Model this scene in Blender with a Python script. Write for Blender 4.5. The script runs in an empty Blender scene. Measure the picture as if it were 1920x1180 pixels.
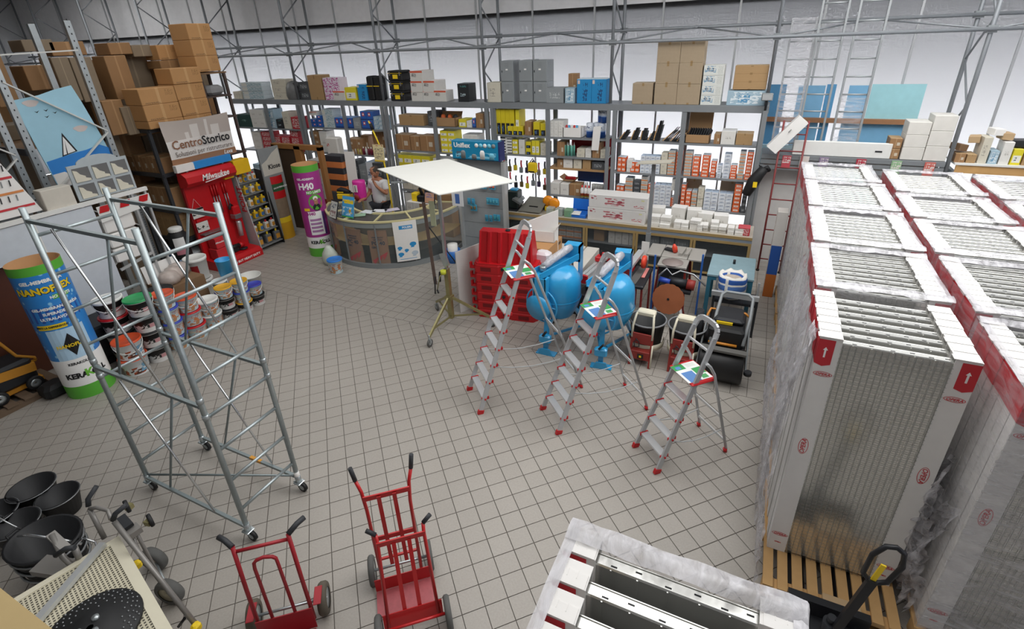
import bpy, bmesh, math, random
from mathutils import Vector, Matrix, Euler
random.seed(7)
PI = math.pi
S = bpy.context.scene
COL = S.collection

# ------------------------------------------------------------------ camera
FPX, PCX, PCY = 956.511, 960.0, 522.407
CAM = Vector((.0157, -.0332, 4.2907))
_p, _y, _r = (math.radians(a) for a in (25.2746, -26.3065, -2.4945))
FWD = Vector((math.sin(_y)*math.cos(_p), math.cos(_y)*math.cos(_p), -math.sin(_p)))
_r0 = Vector((math.cos(_y), -math.sin(_y), 0)); _u0 = _r0.cross(FWD)
RGT = math.cos(_r)*_r0 + math.sin(_r)*_u0
UPV = -math.sin(_r)*_r0 + math.cos(_r)*_u0
cd = bpy.data.cameras.new('camera'); cam = bpy.data.objects.new('camera', cd); COL.objects.link(cam)
cd.sensor_width = 36; cd.sensor_fit = 'HORIZONTAL'; cd.lens = FPX/1920*36
cd.shift_y = -(590-PCY)/1920; cd.clip_start = .05; cd.clip_end = 200
cam.matrix_world = Matrix(((RGT.x, UPV.x, -FWD.x, CAM.x), (RGT.y, UPV.y, -FWD.y, CAM.y), (RGT.z, UPV.z, -FWD.z, CAM.z), (0, 0, 0, 1)))
S.camera = cam

# ------------------------------------------------------------------ light
S.view_settings.view_transform = 'Standard'; S.view_settings.look = 'None'
S.view_settings.gamma = 1; S.view_settings.use_curve_mapping = False
S.view_settings.exposure = 0.25
w = bpy.data.worlds.new('world'); S.world = w; w.use_nodes = True
w.node_tree.nodes['Background'].inputs[0].default_value = (.94, .97, 1, 1)
w.node_tree.nodes['Background'].inputs[1].default_value = 11.5
def area(name, loc, size, power, rot=(0, 0, 0), col=(1, .995, .985)):
    l = bpy.data.lights.new(name, 'AREA'); l.shape = 'RECTANGLE'; l.size, l.size_y = size; l.energy = power; l.color = col
    o = bpy.data.objects.new(name, l); COL.objects.link(o); o.location = loc; o.rotation_euler = rot
    return o
area('overhead_light', (-2.2, 5.0, 6.5), (7, 6), 260)
area('overhead_light', (2.6, 7.0, 6.5), (4, 6), 330)
area('overhead_light', (-9.0, 6.5, 6.5), (5, 5), 90)
area('overhead_light', (-18.0, 7.5, 6.5), (6, 5), 170)  # area light added to brighten the upper wall at the far left
area('overhead_light', (-3, 0.5, 6.5), (8, 2.5), 70)

# ------------------------------------------------------------------ places: a pixel of the photograph on a plane of the room
def ray(x, y): return FWD + (x-PCX)/FPX*RGT - (y-PCY)/FPX*UPV
def onz(x, y, z=0.0): d = ray(x, y); return CAM + d*((z-CAM.z)/d.z)
def ony(x, y, Y): d = ray(x, y); return CAM + d*((Y-CAM.y)/d.y)
def onx(x, y, X): d = ray(x, y); return CAM + d*((X-CAM.x)/d.x)
def pix(p):
    d = Vector(p)-CAM; k = d.dot(FWD)
    return PCX+FPX*d.dot(RGT)/k, PCY-FPX*d.dot(UPV)/k, k

# ------------------------------------------------------------------ materials
MATS = {}
def _nt(name):
    m = bpy.data.materials.new(name); m.use_nodes = True
    return m, m.node_tree, m.node_tree.nodes['Principled BSDF']
def srgb(c):
    if isinstance(c, str): c = tuple(int(c[i:i+2], 16)/255 for i in (0, 2, 4))
    return tuple((v/12.92 if v <= .04045 else ((v+.055)/1.055)**2.4) for v in c)
def mat(name, c, rough=.6, metal=0, var=.08, scale=9, bump=0, alpha=1, trans=0, spec=.5, coat=0):
    """procedural: colour varied a little by noise"""
    if name in MATS: return MATS[name]
    m, t, b = _nt(name); c = srgb(c)
    b.inputs['Roughness'].default_value = rough; b.inputs['Metallic'].default_value = metal
    b.inputs['Specular IOR Level'].default_value = spec
    if coat: b.inputs['Coat Weight'].default_value = coat
    if alpha < 1: b.inputs['Alpha'].default_value = alpha
    if trans: b.inputs['Transmission Weight'].default_value = trans
    n = t.nodes.new('ShaderNodeTexNoise'); n.inputs['Scale'].default_value = scale; n.inputs['Detail'].default_value = 3
    tc = t.nodes.new('ShaderNodeTexCoord'); t.links.new(tc.outputs['Object'], n.inputs['Vector'])
    mx = t.nodes.new('ShaderNodeMix'); mx.data_type = 'RGBA'
    mx.inputs[6].default_value = (*[max(0, v*(1-var)) for v in c], 1); mx.inputs[7].default_value = (*[min(1, v*(1+var)) for v in c], 1)
    t.links.new(n.outputs['Fac'], mx.inputs[0]); t.links.new(mx.outputs[2], b.inputs['Base Color'])
    if bump:
        bp = t.nodes.new('ShaderNodeBump'); bp.inputs['Strength'].default_value = bump; bp.inputs['Distance'].default_value = .01
        t.links.new(n.outputs['Fac'], bp.inputs['Height']); t.links.new(bp.outputs[0], b.inputs['Normal'])
    MATS[name] = m
    return m
def pmat(name, base, rects=(), rough=.6, axis='y', wave=None, top=None, var=.06):
    """printed carton: flat print on the faces that look along `axis` (x or y); rects are (u0,u1,v0,v1,colour) in 0..1 of the thing"""
    if name in MATS: return MATS[name]
    m, t, b = _nt(name); N = t.nodes; L = t.links
    b.inputs['Roughness'].default_value = rough
    tc = N.new('ShaderNodeTexCoord'); sp = N.new('ShaderNodeSeparateXYZ'); L.new(tc.outputs['Generated'], sp.inputs[0])
    nz = N.new('ShaderNodeTexNoise'); nz.inputs['Scale'].default_value = 7; L.new(tc.outputs['Object'], nz.inputs['Vector'])
    mx = N.new('ShaderNodeMix'); mx.data_type = 'RGBA'; bc = srgb(base)
    mx.inputs[6].default_value = (*[v*(1-var) for v in bc], 1); mx.inputs[7].default_value = (*[min(1, v*(1+var)) for v in bc], 1)
    L.new(nz.outputs['Fac'], mx.inputs[0]); cur = mx.outputs[2]
    U = sp.outputs[1 if axis == 'x' else 0]; V = sp.outputs[1 if axis == 'z' else 2]
    nm = N.new('ShaderNodeSeparateXYZ'); L.new(tc.outputs['Normal'], nm.inputs[0])
    ab = N.new('ShaderNodeMath'); ab.operation = 'ABSOLUTE'; L.new(nm.outputs[{'y': 1, 'x': 0, 'z': 2}[axis]], ab.inputs[0])
    def cmp(s, v, op):
        n = N.new('ShaderNodeMath'); n.operation = op; L.new(s, n.inputs[0]); n.inputs[1].default_value = v; return n.outputs[0]
    def mul(a, c):
        n = N.new('ShaderNodeMath'); n.operation = 'MULTIPLY'; L.new(a, n.inputs[0]); L.new(c, n.inputs[1]); return n.outputs[0]
    face = cmp(ab.outputs[0], .5, 'GREATER_THAN')
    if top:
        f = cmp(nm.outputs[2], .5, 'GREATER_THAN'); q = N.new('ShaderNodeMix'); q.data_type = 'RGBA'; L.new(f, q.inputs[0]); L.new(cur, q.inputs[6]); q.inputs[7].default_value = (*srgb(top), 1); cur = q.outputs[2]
    for r in rects:
        u0, u1, v0, v1, c = r[:5]
        k = mul(mul(cmp(U, u0, 'GREATER_THAN'), cmp(U, u1, 'LESS_THAN')), mul(cmp(V, v0, 'GREATER_THAN'), cmp(V, v1, 'LESS_THAN')))
        fl_ = r[5] if len(r) > 5 else ''
        if 'a' not in fl_: k = mul(k, face)
        if 'n' in fl_:      # broken up like small print
            z = N.new('ShaderNodeTexNoise'); z.inputs['Scale'].default_value = r[6] if len(r) > 6 else 40; L.new(tc.outputs['Generated'], z.inputs['Vector'])
            k = mul(k, cmp(z.outputs['Fac'], .52, 'GREATER_THAN'))
        q = N.new('ShaderNodeMix'); q.data_type = 'RGBA'; L.new(k, q.inputs[0]); L.new(cur, q.inputs[6]); q.inputs[7].default_value = (*srgb(c), 1); cur = q.outputs[2]
    L.new(cur, b.inputs['Base Color'])
    MATS[name] = m
    return m

# ------------------------------------------------------------------ mesh collecting
class MB:
    def __init__(s): s.v = []; s.f = []; s.sm = []; s.mi = []; s.cm = 0
    def add(s, vs, fs, smooth=False):
        o = len(s.v); s.v += [tuple(v) for v in vs]
        for f in fs: s.f.append(tuple(i+o for i in f)); s.sm.append(smooth); s.mi.append(s.cm)
        return s
    def box(s, lo, hi, M=None):
        x0, y0, z0 = lo; x1, y1, z1 = hi
        v = [(x0, y0, z0), (x1, y0, z0), (x1, y1, z0), (x0, y1, z0), (x0, y0, z1), (x1, y0, z1), (x1, y1, z1), (x0, y1, z1)]
        if M: v = [M @ Vector(p) for p in v]
        return s.add(v, [(3, 2, 1, 0), (4, 5, 6, 7), (0, 1, 5, 4), (1, 2, 6, 5), (2, 3, 7, 6), (3, 0, 4, 7)])
    def bbox(s, lo, hi, b=.01, M=None):
        """box with chamfered vertical edges and top"""
        x0, y0, z0 = lo; x1, y1, z1 = hi; b = min(b, (x1-x0)*.45, (y1-y0)*.45, (z1-z0)*.45)
        def ring(z, i): return [(x0+i+b, y0+i, z), (x1-i-b, y0+i, z), (x1-i, y0+i+b, z), (x1-i, y1-i-b, z), (x1-i-b, y1-i, z), (x0+i+b, y1-i, z), (x0+i, y1-i-b, z), (x0+i, y0+i+b, z)]
        v = ring(z0, b)+ring(z0+b, 0)+ring(z1-b, 0)+ring(z1, b); f = [tuple(range(7, -1, -1)), tuple(range(24, 32))]
        for k in range(3):
            for i in range(8): f.append((k*8+i, k*8+(i+1) % 8, k*8+8+(i+1) % 8, k*8+8+i))
        if M: v = [M @ Vector(p) for p in v]
        return s.add(v, f)
    def bar(s, a, b, w, h=None, up=(0, 0, 1)):
        a, b = Vector(a), Vector(b); h = w if h is None else h; d = b-a; L = d.length; d = d.normalized(); up = Vector(up)
        if abs(d.dot(up)) > .98: up = Vector((0, 1, 0)) if abs(d.y) < .9 else Vector((1, 0, 0))
        x = d.cross(up).normalized(); z = x.cross(d).normalized()
        v = [p + x*i*w/2 + z*j*h/2 for p in (a, b) for i, j in ((-1, -1), (1, -1), (1, 1), (-1, 1))]
        return s.add(v, [(0, 1, 2, 3), (7, 6, 5, 4), (0, 4, 5, 1), (1, 5, 6, 2), (2, 6, 7, 3), (3, 7, 4, 0)])
    def tube(s, pts, r, n=8, caps=True, smooth=True, closed=False):
        pts = [Vector(p) for p in pts]; N = len(pts); rs = r if isinstance(r, (list, tuple)) else [r]*N; vs = []; prev = None
        for i, p in enumerate(pts):
            if closed: t = (pts[(i+1) % N]-p).normalized() + (p-pts[i-1]).normalized()
            else:
                t = Vector((0, 0, 0))
                if i < N-1: t += (pts[i+1]-p).normalized()
                if i > 0: t += (p-pts[i-1]).normalized()
            t = t.normalized() if t.length > 1e-9 else Vector((0, 0, 1))
            if prev is None:
                a = Vector((0, 0, 1)) if abs(t.z) < .9 else Vector((1, 0, 0)); x = t.cross(a).normalized()
            else:
                x = (prev - t*prev.dot(t)); x = x.normalized() if x.length > 1e-6 else t.cross(Vector((0, 0, 1))).normalized()
            prev = x; y = t.cross(x)
            for k in range(n):
                a = 2*PI*k/n; vs.append(p + (x*math.cos(a)+y*math.sin(a))*rs[i])
        fs = [(i*n+k, i*n+(k+1) % n, (i+1)*n+(k+1) % n, (i+1)*n+k) for i in range(N-1) for k in range(n)]
        if closed: fs += [((N-1)*n+k, (N-1)*n+(k+1) % n, (k+1) % n, k) for k in range(n)]
        s.add(vs, fs, smooth)
        if caps and not closed: o = len(s.v)-N*n; s.f += [tuple(o+k for k in range(n-1, -1, -1)), tuple(o+(N-1)*n+k for k in range(n))]; s.sm += [False]*2; s.mi += [s.cm]*2
        return s
    def lathe(s, prof, n=24, M=None, smooth=True, a0=0, a1=2*PI, caps=False):
        full = abs(a1-a0-2*PI) < 1e-6; k = n if full else n+1
        vs = [(r*math.cos(a0+(a1-a0)*i/n), r*math.sin(a0+(a1-a0)*i/n), z) for r, z in prof for i in range(k)]
        fs = [(j*k+i, j*k+(i+1) % k, (j+1)*k+(i+1) % k, (j+1)*k+i) for j in range(len(prof)-1) for i in range(n)]
        if M: vs = [M @ Vector(p) for p in vs]
        s.add(vs, fs, smooth)
        if caps:
            o = len(s.v)-len(vs); s.f += [tuple(o+i for i in range(k-1, -1, -1)), tuple(o+(len(prof)-1)*k+i for i in range(k))]; s.sm += [False]*2; s.mi += [s.cm]*2
        return s
    def cyl(s, c, r, h, n=20, M=None, r2=None):
        T = Matrix.Translation(c); T = (M @ T) if M else T
        return s.lathe([(r, 0), (r if r2 is None else r2, h)], n, T, True, caps=True)
    def prism(s, poly, z0, z1, M=None):
        n = len(poly); v = [(x, y, z0) for x, y in poly]+[(x, y, z1) for x, y in poly]
        if M: v = [M @ Vector(p) for p in v]
        return s.add(v, [tuple(range(n-1, -1, -1)), tuple(range(n, 2*n))]+[(i, (i+1) % n, n+(i+1) % n, n+i) for i in range(n)])
    def slab(s, a, b, c, d, t):
        """thin quad a b c d given thickness t"""
        a, b, c, d = (Vector(p) for p in (a, b, c, d)); n = (b-a).cross(d-a).normalized()*t
        v = [a, b, c, d, a+n, b+n, c+n, d+n]
        return s.add(v, [(3, 2, 1, 0), (4, 5, 6, 7), (0, 1, 5, 4), (1, 2, 6, 5), (2, 3, 7, 6), (3, 0, 4, 7)])
    def mesh(s, name, m):
        me = bpy.data.meshes.new(name); me.from_pydata(s.v, [], s.f)
        for mm in (m if isinstance(m, (list, tuple)) else [m]): me.materials.append(mm)
        me.polygons.foreach_set('use_smooth', s.sm); me.polygons.foreach_set('material_index', s.mi); me.update()
        return me
    def build(s, name, m, parent=None, loc=None, rot=None):
        return link(name, s.mesh(name, m), parent, loc, rot)
def link(name, me, parent=None, loc=None, rot=None):
    o = bpy.data.objects.new(name, me); COL.objects.link(o)
    if parent is not None: o.parent = parent
    if loc is not None: o.location = loc
    if rot is not None: o.rotation_euler = rot
    return o
def tag(o, label, cat, group=None):
    o['label'] = label; o['category'] = cat
    if group: o['group'] = group
    return o
def thing(name, label, cat, loc=(0, 0, 0), rz=0, group=None, rot=None):
    o = bpy.data.objects.new(name, None); COL.objects.link(o); o.empty_display_size = .1
    o.location = loc; o.rotation_euler = rot if rot else (0, 0, rz)
    return tag(o, label, cat, group)
def struct(o, label=None):
    o['kind'] = 'structure'
    if label: o['label'] = label
    return o
KIDS = {}
def dup(root, loc=None, rz=None, label=None, group=None):
    def cp(o, par):
        c = o.copy(); COL.objects.link(c)
        if par is not None: c.parent = par
        for ch in CHILD(o): cp(ch, c)
        return c
    r = cp(root, None)
    if loc is not None: r.location = loc
    if rz is not None: r.rotation_euler = (0, 0, rz)
    if label: r['label'] = label
    if group: r['group'] = group
    return r
def CHILD(o): return [c for c in bpy.data.objects if c.parent == o]
def text(s, size, m, parent=None, loc=(0, 0, 0), rot=(PI/2, 0, 0), ex=.002, bold=0, align='CENTER', shear=0, name='lettering', sx=1, bend=None, space=1):
    cu = bpy.data.curves.new(name, 'FONT'); cu.body = s; cu.size = size; cu.extrude = ex; cu.offset = bold; cu.align_x = align; cu.align_y = 'CENTER'; cu.shear = shear; cu.resolution_u = 2; cu.space_character = space
    o = bpy.data.objects.new('t', cu); COL.objects.link(o)
    me = bpy.data.meshes.new_from_object(o); bpy.data.objects.remove(o); bpy.data.curves.remove(cu)
    for v in me.vertices:
        v.co.x *= sx
        if bend:                          # wrap on an upright cylinder of radius `bend`, facing -y at angle 0
            a = v.co.x/bend; rr = bend+v.co.z; v.co = Vector((rr*math.sin(a), -rr*math.cos(a), v.co.y))
    me.materials.clear(); me.materials.append(m)
    return link(name, me, parent, loc, (0, 0, 0) if bend and rot == (PI/2, 0, 0) else rot)
def arc(c, r, a0, a1, n, plane='xz'):
    o = []
    for i in range(n+1):
        a = a0+(a1-a0)*i/n; u, v = r*math.cos(a), r*math.sin(a)
        o.append((c[0]+u, c[1], c[2]+v) if plane == 'xz' else (c[0]+u, c[1]+v, c[2]) if plane == 'xy' else (c[0], c[1]+u, c[2]+v))
    return o
def frameM(o, x, y):
    """matrix with origin o, x axis, y axis (made square)"""
    x = Vector(x).normalized(); z = x.cross(Vector(y)).normalized(); y = z.cross(x)
    return Matrix(((x.x, y.x, z.x, o[0]), (x.y, y.y, z.y, o[1]), (x.z, y.z, z.z, o[2]), (0, 0, 0, 1)))

# common materials
M_steel = mat('galvanised', 'b9c0c2', .32, .75, .12, 14)
M_galv = mat('zinc tube', 'aab4b6', .38, .7, .12, 20)
M_grey = mat('grey painted steel', '8b9092', .5, .2, .06)
M_dark = mat('dark steel', '2b2d31', .5, .3, .1)
M_black = mat('black rubber', '17181a', .6, 0, .1)
M_alu = mat('aluminium', 'cfd2d3', .34, .55, .05)
M_chrome = mat('chrome', 'd5d8da', .18, .9, .03)
M_red = mat('red paint', 'b81d20', .4, 0, .06, coat=.2)
M_redp = mat('red plastic', 'c4181f', .38, 0, .05)
M_white = mat('white paint', 'e6e6e2', .5, 0, .03)
M_paper = mat('white paper', 'eceae6', .7, 0, .03)
M_card = mat('brown cardboard', 'a5825c', .8, 0, .1, 5)
M_card2 = mat('pale cardboard', 'b99d78', .8, 0, .08, 5)
M_cardd = mat('dark cardboard', '7b5f44', .8, 0, .1, 5)
M_wood = mat('raw pine', 'c79c63', .65, 0, .16, 6)
M_tape = mat('packing tape', 'c2a684', .35, 0, .05)
M_yellow = mat('yellow print', 'f2cf22', .5, 0, .04)
M_blue = mat('blue enamel', '2e9bd0', .28, 0, .05, coat=.4)
M_inkr = mat('red ink', 'c8323a', .6, 0, .04)
M_inkk = mat('black ink', '16161a', .6, 0, .04)
M_inkw = mat('white ink', 'f4f4f2', .6, 0, .02)
M_zincy = mat('yellow passivated zinc', '9c956a', .35, .6, .2, 12)
M_glass = mat('clear pane', 'dfe8ea', .06, 0, .02, trans=.92)

# ================================================================== the shell
T = .2
def tile_material():
    m, t, b = _nt('floor tile'); N = t.nodes; L = t.links
    b.inputs['Roughness'].default_value = .42
    g = N.new('ShaderNodeNewGeometry'); n1 = N.new('ShaderNodeTexNoise'); n1.inputs['Scale'].default_value = .8; n1.inputs['Detail'].default_value = 4
    n2 = N.new('ShaderNodeTexNoise'); n2.inputs['Scale'].default_value = 60; n2.inputs['Detail'].default_value = 3
    L.new(g.outputs['Position'], n1.inputs['Vector']); L.new(g.outputs['Position'], n2.inputs['Vector'])
    oi = N.new('ShaderNodeObjectInfo')
    a = N.new('ShaderNodeMix'); a.data_type = 'RGBA'; a.inputs[6].default_value = (*srgb('a29c94'), 1); a.inputs[7].default_value = (*srgb('b3ada5'), 1); L.new(n1.outputs['Fac'], a.inputs[0])
    c = N.new('ShaderNodeMix'); c.data_type = 'RGBA'; c.blend_type = 'MULTIPLY'; c.inputs[0].default_value = .25; L.new(a.outputs[2], c.inputs[6]); L.new(n2.outputs['Fac'], c.inputs[7])
    hs = N.new('ShaderNodeHueSaturation'); ma = N.new('ShaderNodeMapRange'); ma.inputs[3].default_value = .97; ma.inputs[4].default_value = 1.03
    L.new(oi.outputs['Random'], ma.inputs[0]); L.new(ma.outputs[0], hs.inputs['Value']); L.new(c.outputs[2], hs.inputs['Color'])
    L.new(hs.outputs[0], b.inputs['Base Color'])
    r = N.new('ShaderNodeMapRange'); r.inputs[3].default_value = .34; r.inputs[4].default_value = .52; L.new(n1.outputs['Fac'], r.inputs[0]); L.new(r.outputs[0], b.inputs['Roughness'])
    return m
M_tile = tile_material()
M_grout = mat('dark grout', '5b5650', .85, 0, .15, 30)
fl = MB().box((-26, -3, -.12), (8, 11.6, -.006)).build('floor', M_grout); struct(fl)
G = .0035    # half joint
YB = 5.95    # the diagonal field ends here
tiles = []   # (centre, angle, clip?)
# diagonal field (45 degrees): u,v axes
s2 = math.sqrt(.5)
O0 = onz(580.3, 775.0)      # a grout crossing read in the photograph
def tile_poly(cx, cy, ang):
    h = T/2-G; c, s_ = math.cos(ang), math.sin(ang)
    return [(cx+c*x-s_*y, cy+s_*x+c*y) for x, y in ((-h, -h), (h, -h), (h, h), (-h, h))]
def clip(poly, ymax):
    out = []
    for i in range(len(poly)):
        a, b = poly[i], poly[(i+1) % len(poly)]
        if a[1] <= ymax: out.append(a)
        if (a[1] <= ymax) != (b[1] <= ymax):
            k = (ymax-a[1])/(b[1]-a[1]); out.append((a[0]+k*(b[0]-a[0]), ymax))
    return out
whole = []; cut = []
for i in range(-70, 71):
    for j in range(-70, 71):
        u, v = (i+.5)*T, (j+.5)*T
        cx = O0.x+(u-v)*s2; cy = O0.y+(u+v)*s2
        if cx < -13 or cx > 5 or cy < -.4 or cy > YB+.15: continue
        if cy+T*s2 <= YB-G: whole.append((cx, cy, PI/4))
        else:
            p = clip(tile_poly(cx, cy, PI/4), YB-G)
            if len(p) > 2 and cy < YB+.14: cut.append(p)
for i in range(-70, 30):
    for j in range(0, 28):
        cx = .54+(i+.5)*T; cy = YB+(j+.5)*T
        if cx < -14.5 or cx > 5: continue
        whole.append((cx, cy, 0))
def score(t):
    x, y, k = pix((t[0], t[1], 0))
    if k < .3 or not (-20 < x < 1940 and -20 < y < 1200): return 1e9
    if t[0] > .62 or (t[0] < -5.6 and t[1] < 3.2) or (-2.6 < t[0] < -.7 and t[1] < 2.6): return 900+k
    return k
whole.sort(key=score)
h_ = T/2-G
tm = MB().add([(-h_, -h_, -.008), (h_, -h_, -.008), (h_, h_, -.008), (-h_, h_, -.008), (-h_, -h_, -.0012), (h_, -h_, -.0012), (h_, h_, -.0012), (-h_, h_, -.0012), (-h_+.002, -h_+.002, 0), (h_-.002, -h_+.002, 0), (h_-.002, h_-.002, 0), (-h_+.002, h_-.002, 0)],
    [(0, 1, 5, 4), (1, 2, 6, 5), (2, 3, 7, 6), (3, 0, 4, 7), (4, 5, 9, 8), (5, 6, 10, 9), (6, 7, 11, 10), (7, 4, 8, 11), (8, 9, 10, 11)]).mesh('tile', M_tile)
for cx, cy, a in whole[:300]: link('tile', tm, fl, (cx, cy, 0), (0, 0, a))
mb = MB()
for cx, cy, a in whole[300:]:
    p = tile_poly(cx, cy, a); mb.add([(x, y, -.008) for x, y in p]+[(x, y, 0) for x, y in p], [(4, 5, 6, 7), (0, 1, 5, 4), (1, 2, 6, 5), (2, 3, 7, 6), (3, 0, 4, 7)])
for p in cut:
    n = len(p); mb.add([(x, y, -.008) for x, y in p]+[(x, y, 0) for x, y in p], [tuple(range(n, 2*n))]+[(i, (i+1) % n, n+(i+1) % n, n+i) for i in range(n)])
o = mb.build('tile_field', M_tile, fl); o['kind'] = 'stuff'

# translucent outer walls, daylight comes through them
def translucent(name, tcol, dcol, mixf):
    m = bpy.data.materials.new(name); m.use_nodes = True; t = m.node_tree; t.nodes.remove(t.nodes['Principled BSDF'])
    tr = t.nodes.new('ShaderNodeBsdfTranslucent'); tr.inputs[0].default_value = (*srgb(tcol), 1)
    df = t.nodes.new('ShaderNodeBsdfDiffuse'); mx = t.nodes.new('ShaderNodeMixShader'); mx.inputs[0].default_value = mixf
    n = t.nodes.new('ShaderNodeTexNoise'); n.inputs['Scale'].default_value = 2
    c = t.nodes.new('ShaderNodeMix'); c.data_type = 'RGBA'; c.inputs[6].default_value = (*srgb(dcol), 1); c.inputs[7].default_value = (*[v*.9 for v in srgb(dcol)], 1)
    t.links.new(n.outputs[0], c.inputs[0]); t.links.new(c.outputs[2], df.inputs[0])
    t.links.new(tr.outputs[0], mx.inputs[1]); t.links.new(df.outputs[0], mx.inputs[2]); t.links.new(mx.outputs[0], t.nodes['Material Output'].inputs[0])
    return m
M_trans = translucent('frosted sheet', 'f4f3f4', '8a8a8c', .07); M_transr = translucent('grey frosted sheet', '8c8c8e', '8a8a8c', .1)
M_wall = mat('plain plaster', '8f8f8f', .9, 0, .05, 3)
YW = 11.5
wb = struct(MB().box((-26, YW, 0), (8, YW+.02, 4.8)).build('wall_back', M_trans)); struct(MB().box((-26, YW, 4.8), (8, YW+.02, 6.8)).build('wall_back', mat('added opaque band', 'e4e4e6', .8)))  # opaque upper band added to keep daylight off the wall's top
M_mull = mat('pale mullion', 'b4b6b8', .5, .3)
mm = MB().box((-.018, -.03, 0), (.018, 0, 6.6)).mesh('mullion', M_mull)
for k in range(-17, 6): link('mullion', mm, wb, (k*1.4+.7, YW, 0))
struct(MB().box((8, -3, 0), (8.02, 11.5, 6.8)).build('wall_right', M_transr))
struct(MB().box((-26.02, -3, 0), (-26, 11.5, 6.8)).build('wall_left', mat('ribbed sheet', 'b9bbbd', .6, .1)))
struct(MB().box((-26, -3.02, 0), (8, -3, 6.8)).build('wall_near', M_wall))
struct(MB().box((-26, -3, 6.8), (8, 11.5, 6.9)).build('ceiling', M_wall))
struct(MB().box((-40, YW+.02, 4.7), (30, YW+14, 4.85)).build('light_blocker', mat('light blocker board', '3a3b3e', .9)))  # unseen blocker added outside to darken the back wall towards its top
struct(MB().box((-2000, YW+.02, -.2), (2000, 4000, -.1)).build('floor_outside', mat('outdoor asphalt', '2a2b2d', .95, 0, .1, 2)))

# steel lattice frames of the facade: pairs of tubes every 2.8 m
YF, YK = 10.4, 11.2
M_tubeg = mat('grey frame tube', '83878b', .5, .35, .08)
names = {-9: 'far left beyond the cardboard stacks', -8: 'at the far left, second from the end', -7: 'rising behind the pale cartons at the top left', -6: 'between the cardboard tower and the left end', -5: 'at the left end of the long shelving',
         -4: 'above the small blue and white boxes', -3: 'beside the black tool cases', -2: 'beside the grey lockers', -1: 'between the blue boxes and the carton pile', 0: 'at the right end of the shelving with a floodlight', 1: 'on the right behind the wrapped pallets', 2: 'at the far right edge'}
def truss_tube(mb, a, b, r=.03): mb.tube([a, b], r, 8)
for k in range(-9, 3):
    x = 2.8*k
    lab = f'grey tubular lattice column {names[k]}'
    c = bpy.data.objects.new('lattice_column', None); COL.objects.link(c); c.location = (x, YF, 0); struct(c, lab)
    z0 = 0 if (k > 0 or k < -5) else 3.03
    MB().tube([(0, 0, z0), (0, 0, 6.7)], .031, 10).build('tube', M_tubeg, c)
    MB().tube([(0, .8, 0), (0, .8, 6.7)], .031, 10).build('tube', M_tubeg, c)
    z = 3.05 if z0 else 1.2; i = 0
    while z < 6.1:
        a = (0, 0 if i % 2 else .8, z); b = (0, .8 if i % 2 else 0, z+.62)
        MB().tube([a, b], .016, 6).build('brace', M_tubeg, c); z += .62; i += 1
    for y, zz in ((0, 4.13), (.8, 4.33)):
        MB().box((-.06, y-.05, zz-.05), (.06, y+.05, zz+.05)).build('clamp', M_grey, c)
c = bpy.data.objects.new('lattice_beam', None); COL.objects.link(c); c.location = (0, YF, 4.13); struct(c, 'long horizontal tube beam with zigzag bracing above the shelving')
MB().tube([(-25.4, -.06, 0), (6, -.06, 0)], .028, 8).build('tube', M_tubeg, c)
MB().tube([(-25.4, .74, .2), (6, .74, .2)], .028, 8).build('tube', M_tubeg, c)
for k in range(-18, 4):
    x = 1.4*k
    a, b = ((x, -.06, 0), (x+1.4, .74, .2)) if k % 2 == 0 else ((x, .74, .2), (x+1.4, -.06, 0))
    MB().tube([a, b], .015, 6).build('brace', M_tubeg, c)
# the mezzanine parapet under the camera
pp = [onz(-60, 996, 3.55), onz(215, 1199, 3.55)]
d = (pp[1]-pp[0]).normalized(); n_ = Vector((d.y, -d.x, 0))
if n_.dot(Vector((0, -1, 0))) < 0: n_ = -n_
a, b = pp[0]-d*.6, pp[1]+d*.25
mb = MB(); mb.slab((a.x, a.y, 3.35), (b.x, b.y, 3.35), (b.x+n_.x*.5, b.y+n_.y*.5, 3.35), (a.x+n_.x*.5, a.y+n_.y*.5, 3.35), .2)
struct(mb.build('trim_1', mat('beige parapet', 'b39c6d', .8, 0, .12, 8)), 'beige edge of the raised platform in the bottom left corner')

# ================================================================== wrapped pallets of steel mesh panels, right side
M_sheet = mat('zinc sheet', 'e0e0dc', .2, .8, .08, 3)
M_sheetd = mat('slot shadow black', '1d1f22', .7)
M_wire = mat('mesh wire', '858a88', .4, .6)
PW, PT, PH = .9, .1, 2.17
def carton_mat():
    # white board sleeve; the outer top end is printed red (both faces), white arrow on it
    return pmat('white sleeve board', 'e4e2df', rough=.75)
M_slv = carton_mat()
M_slvr = mat('red sleeve print', 'c62f38', .7, 0, .04)
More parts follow.
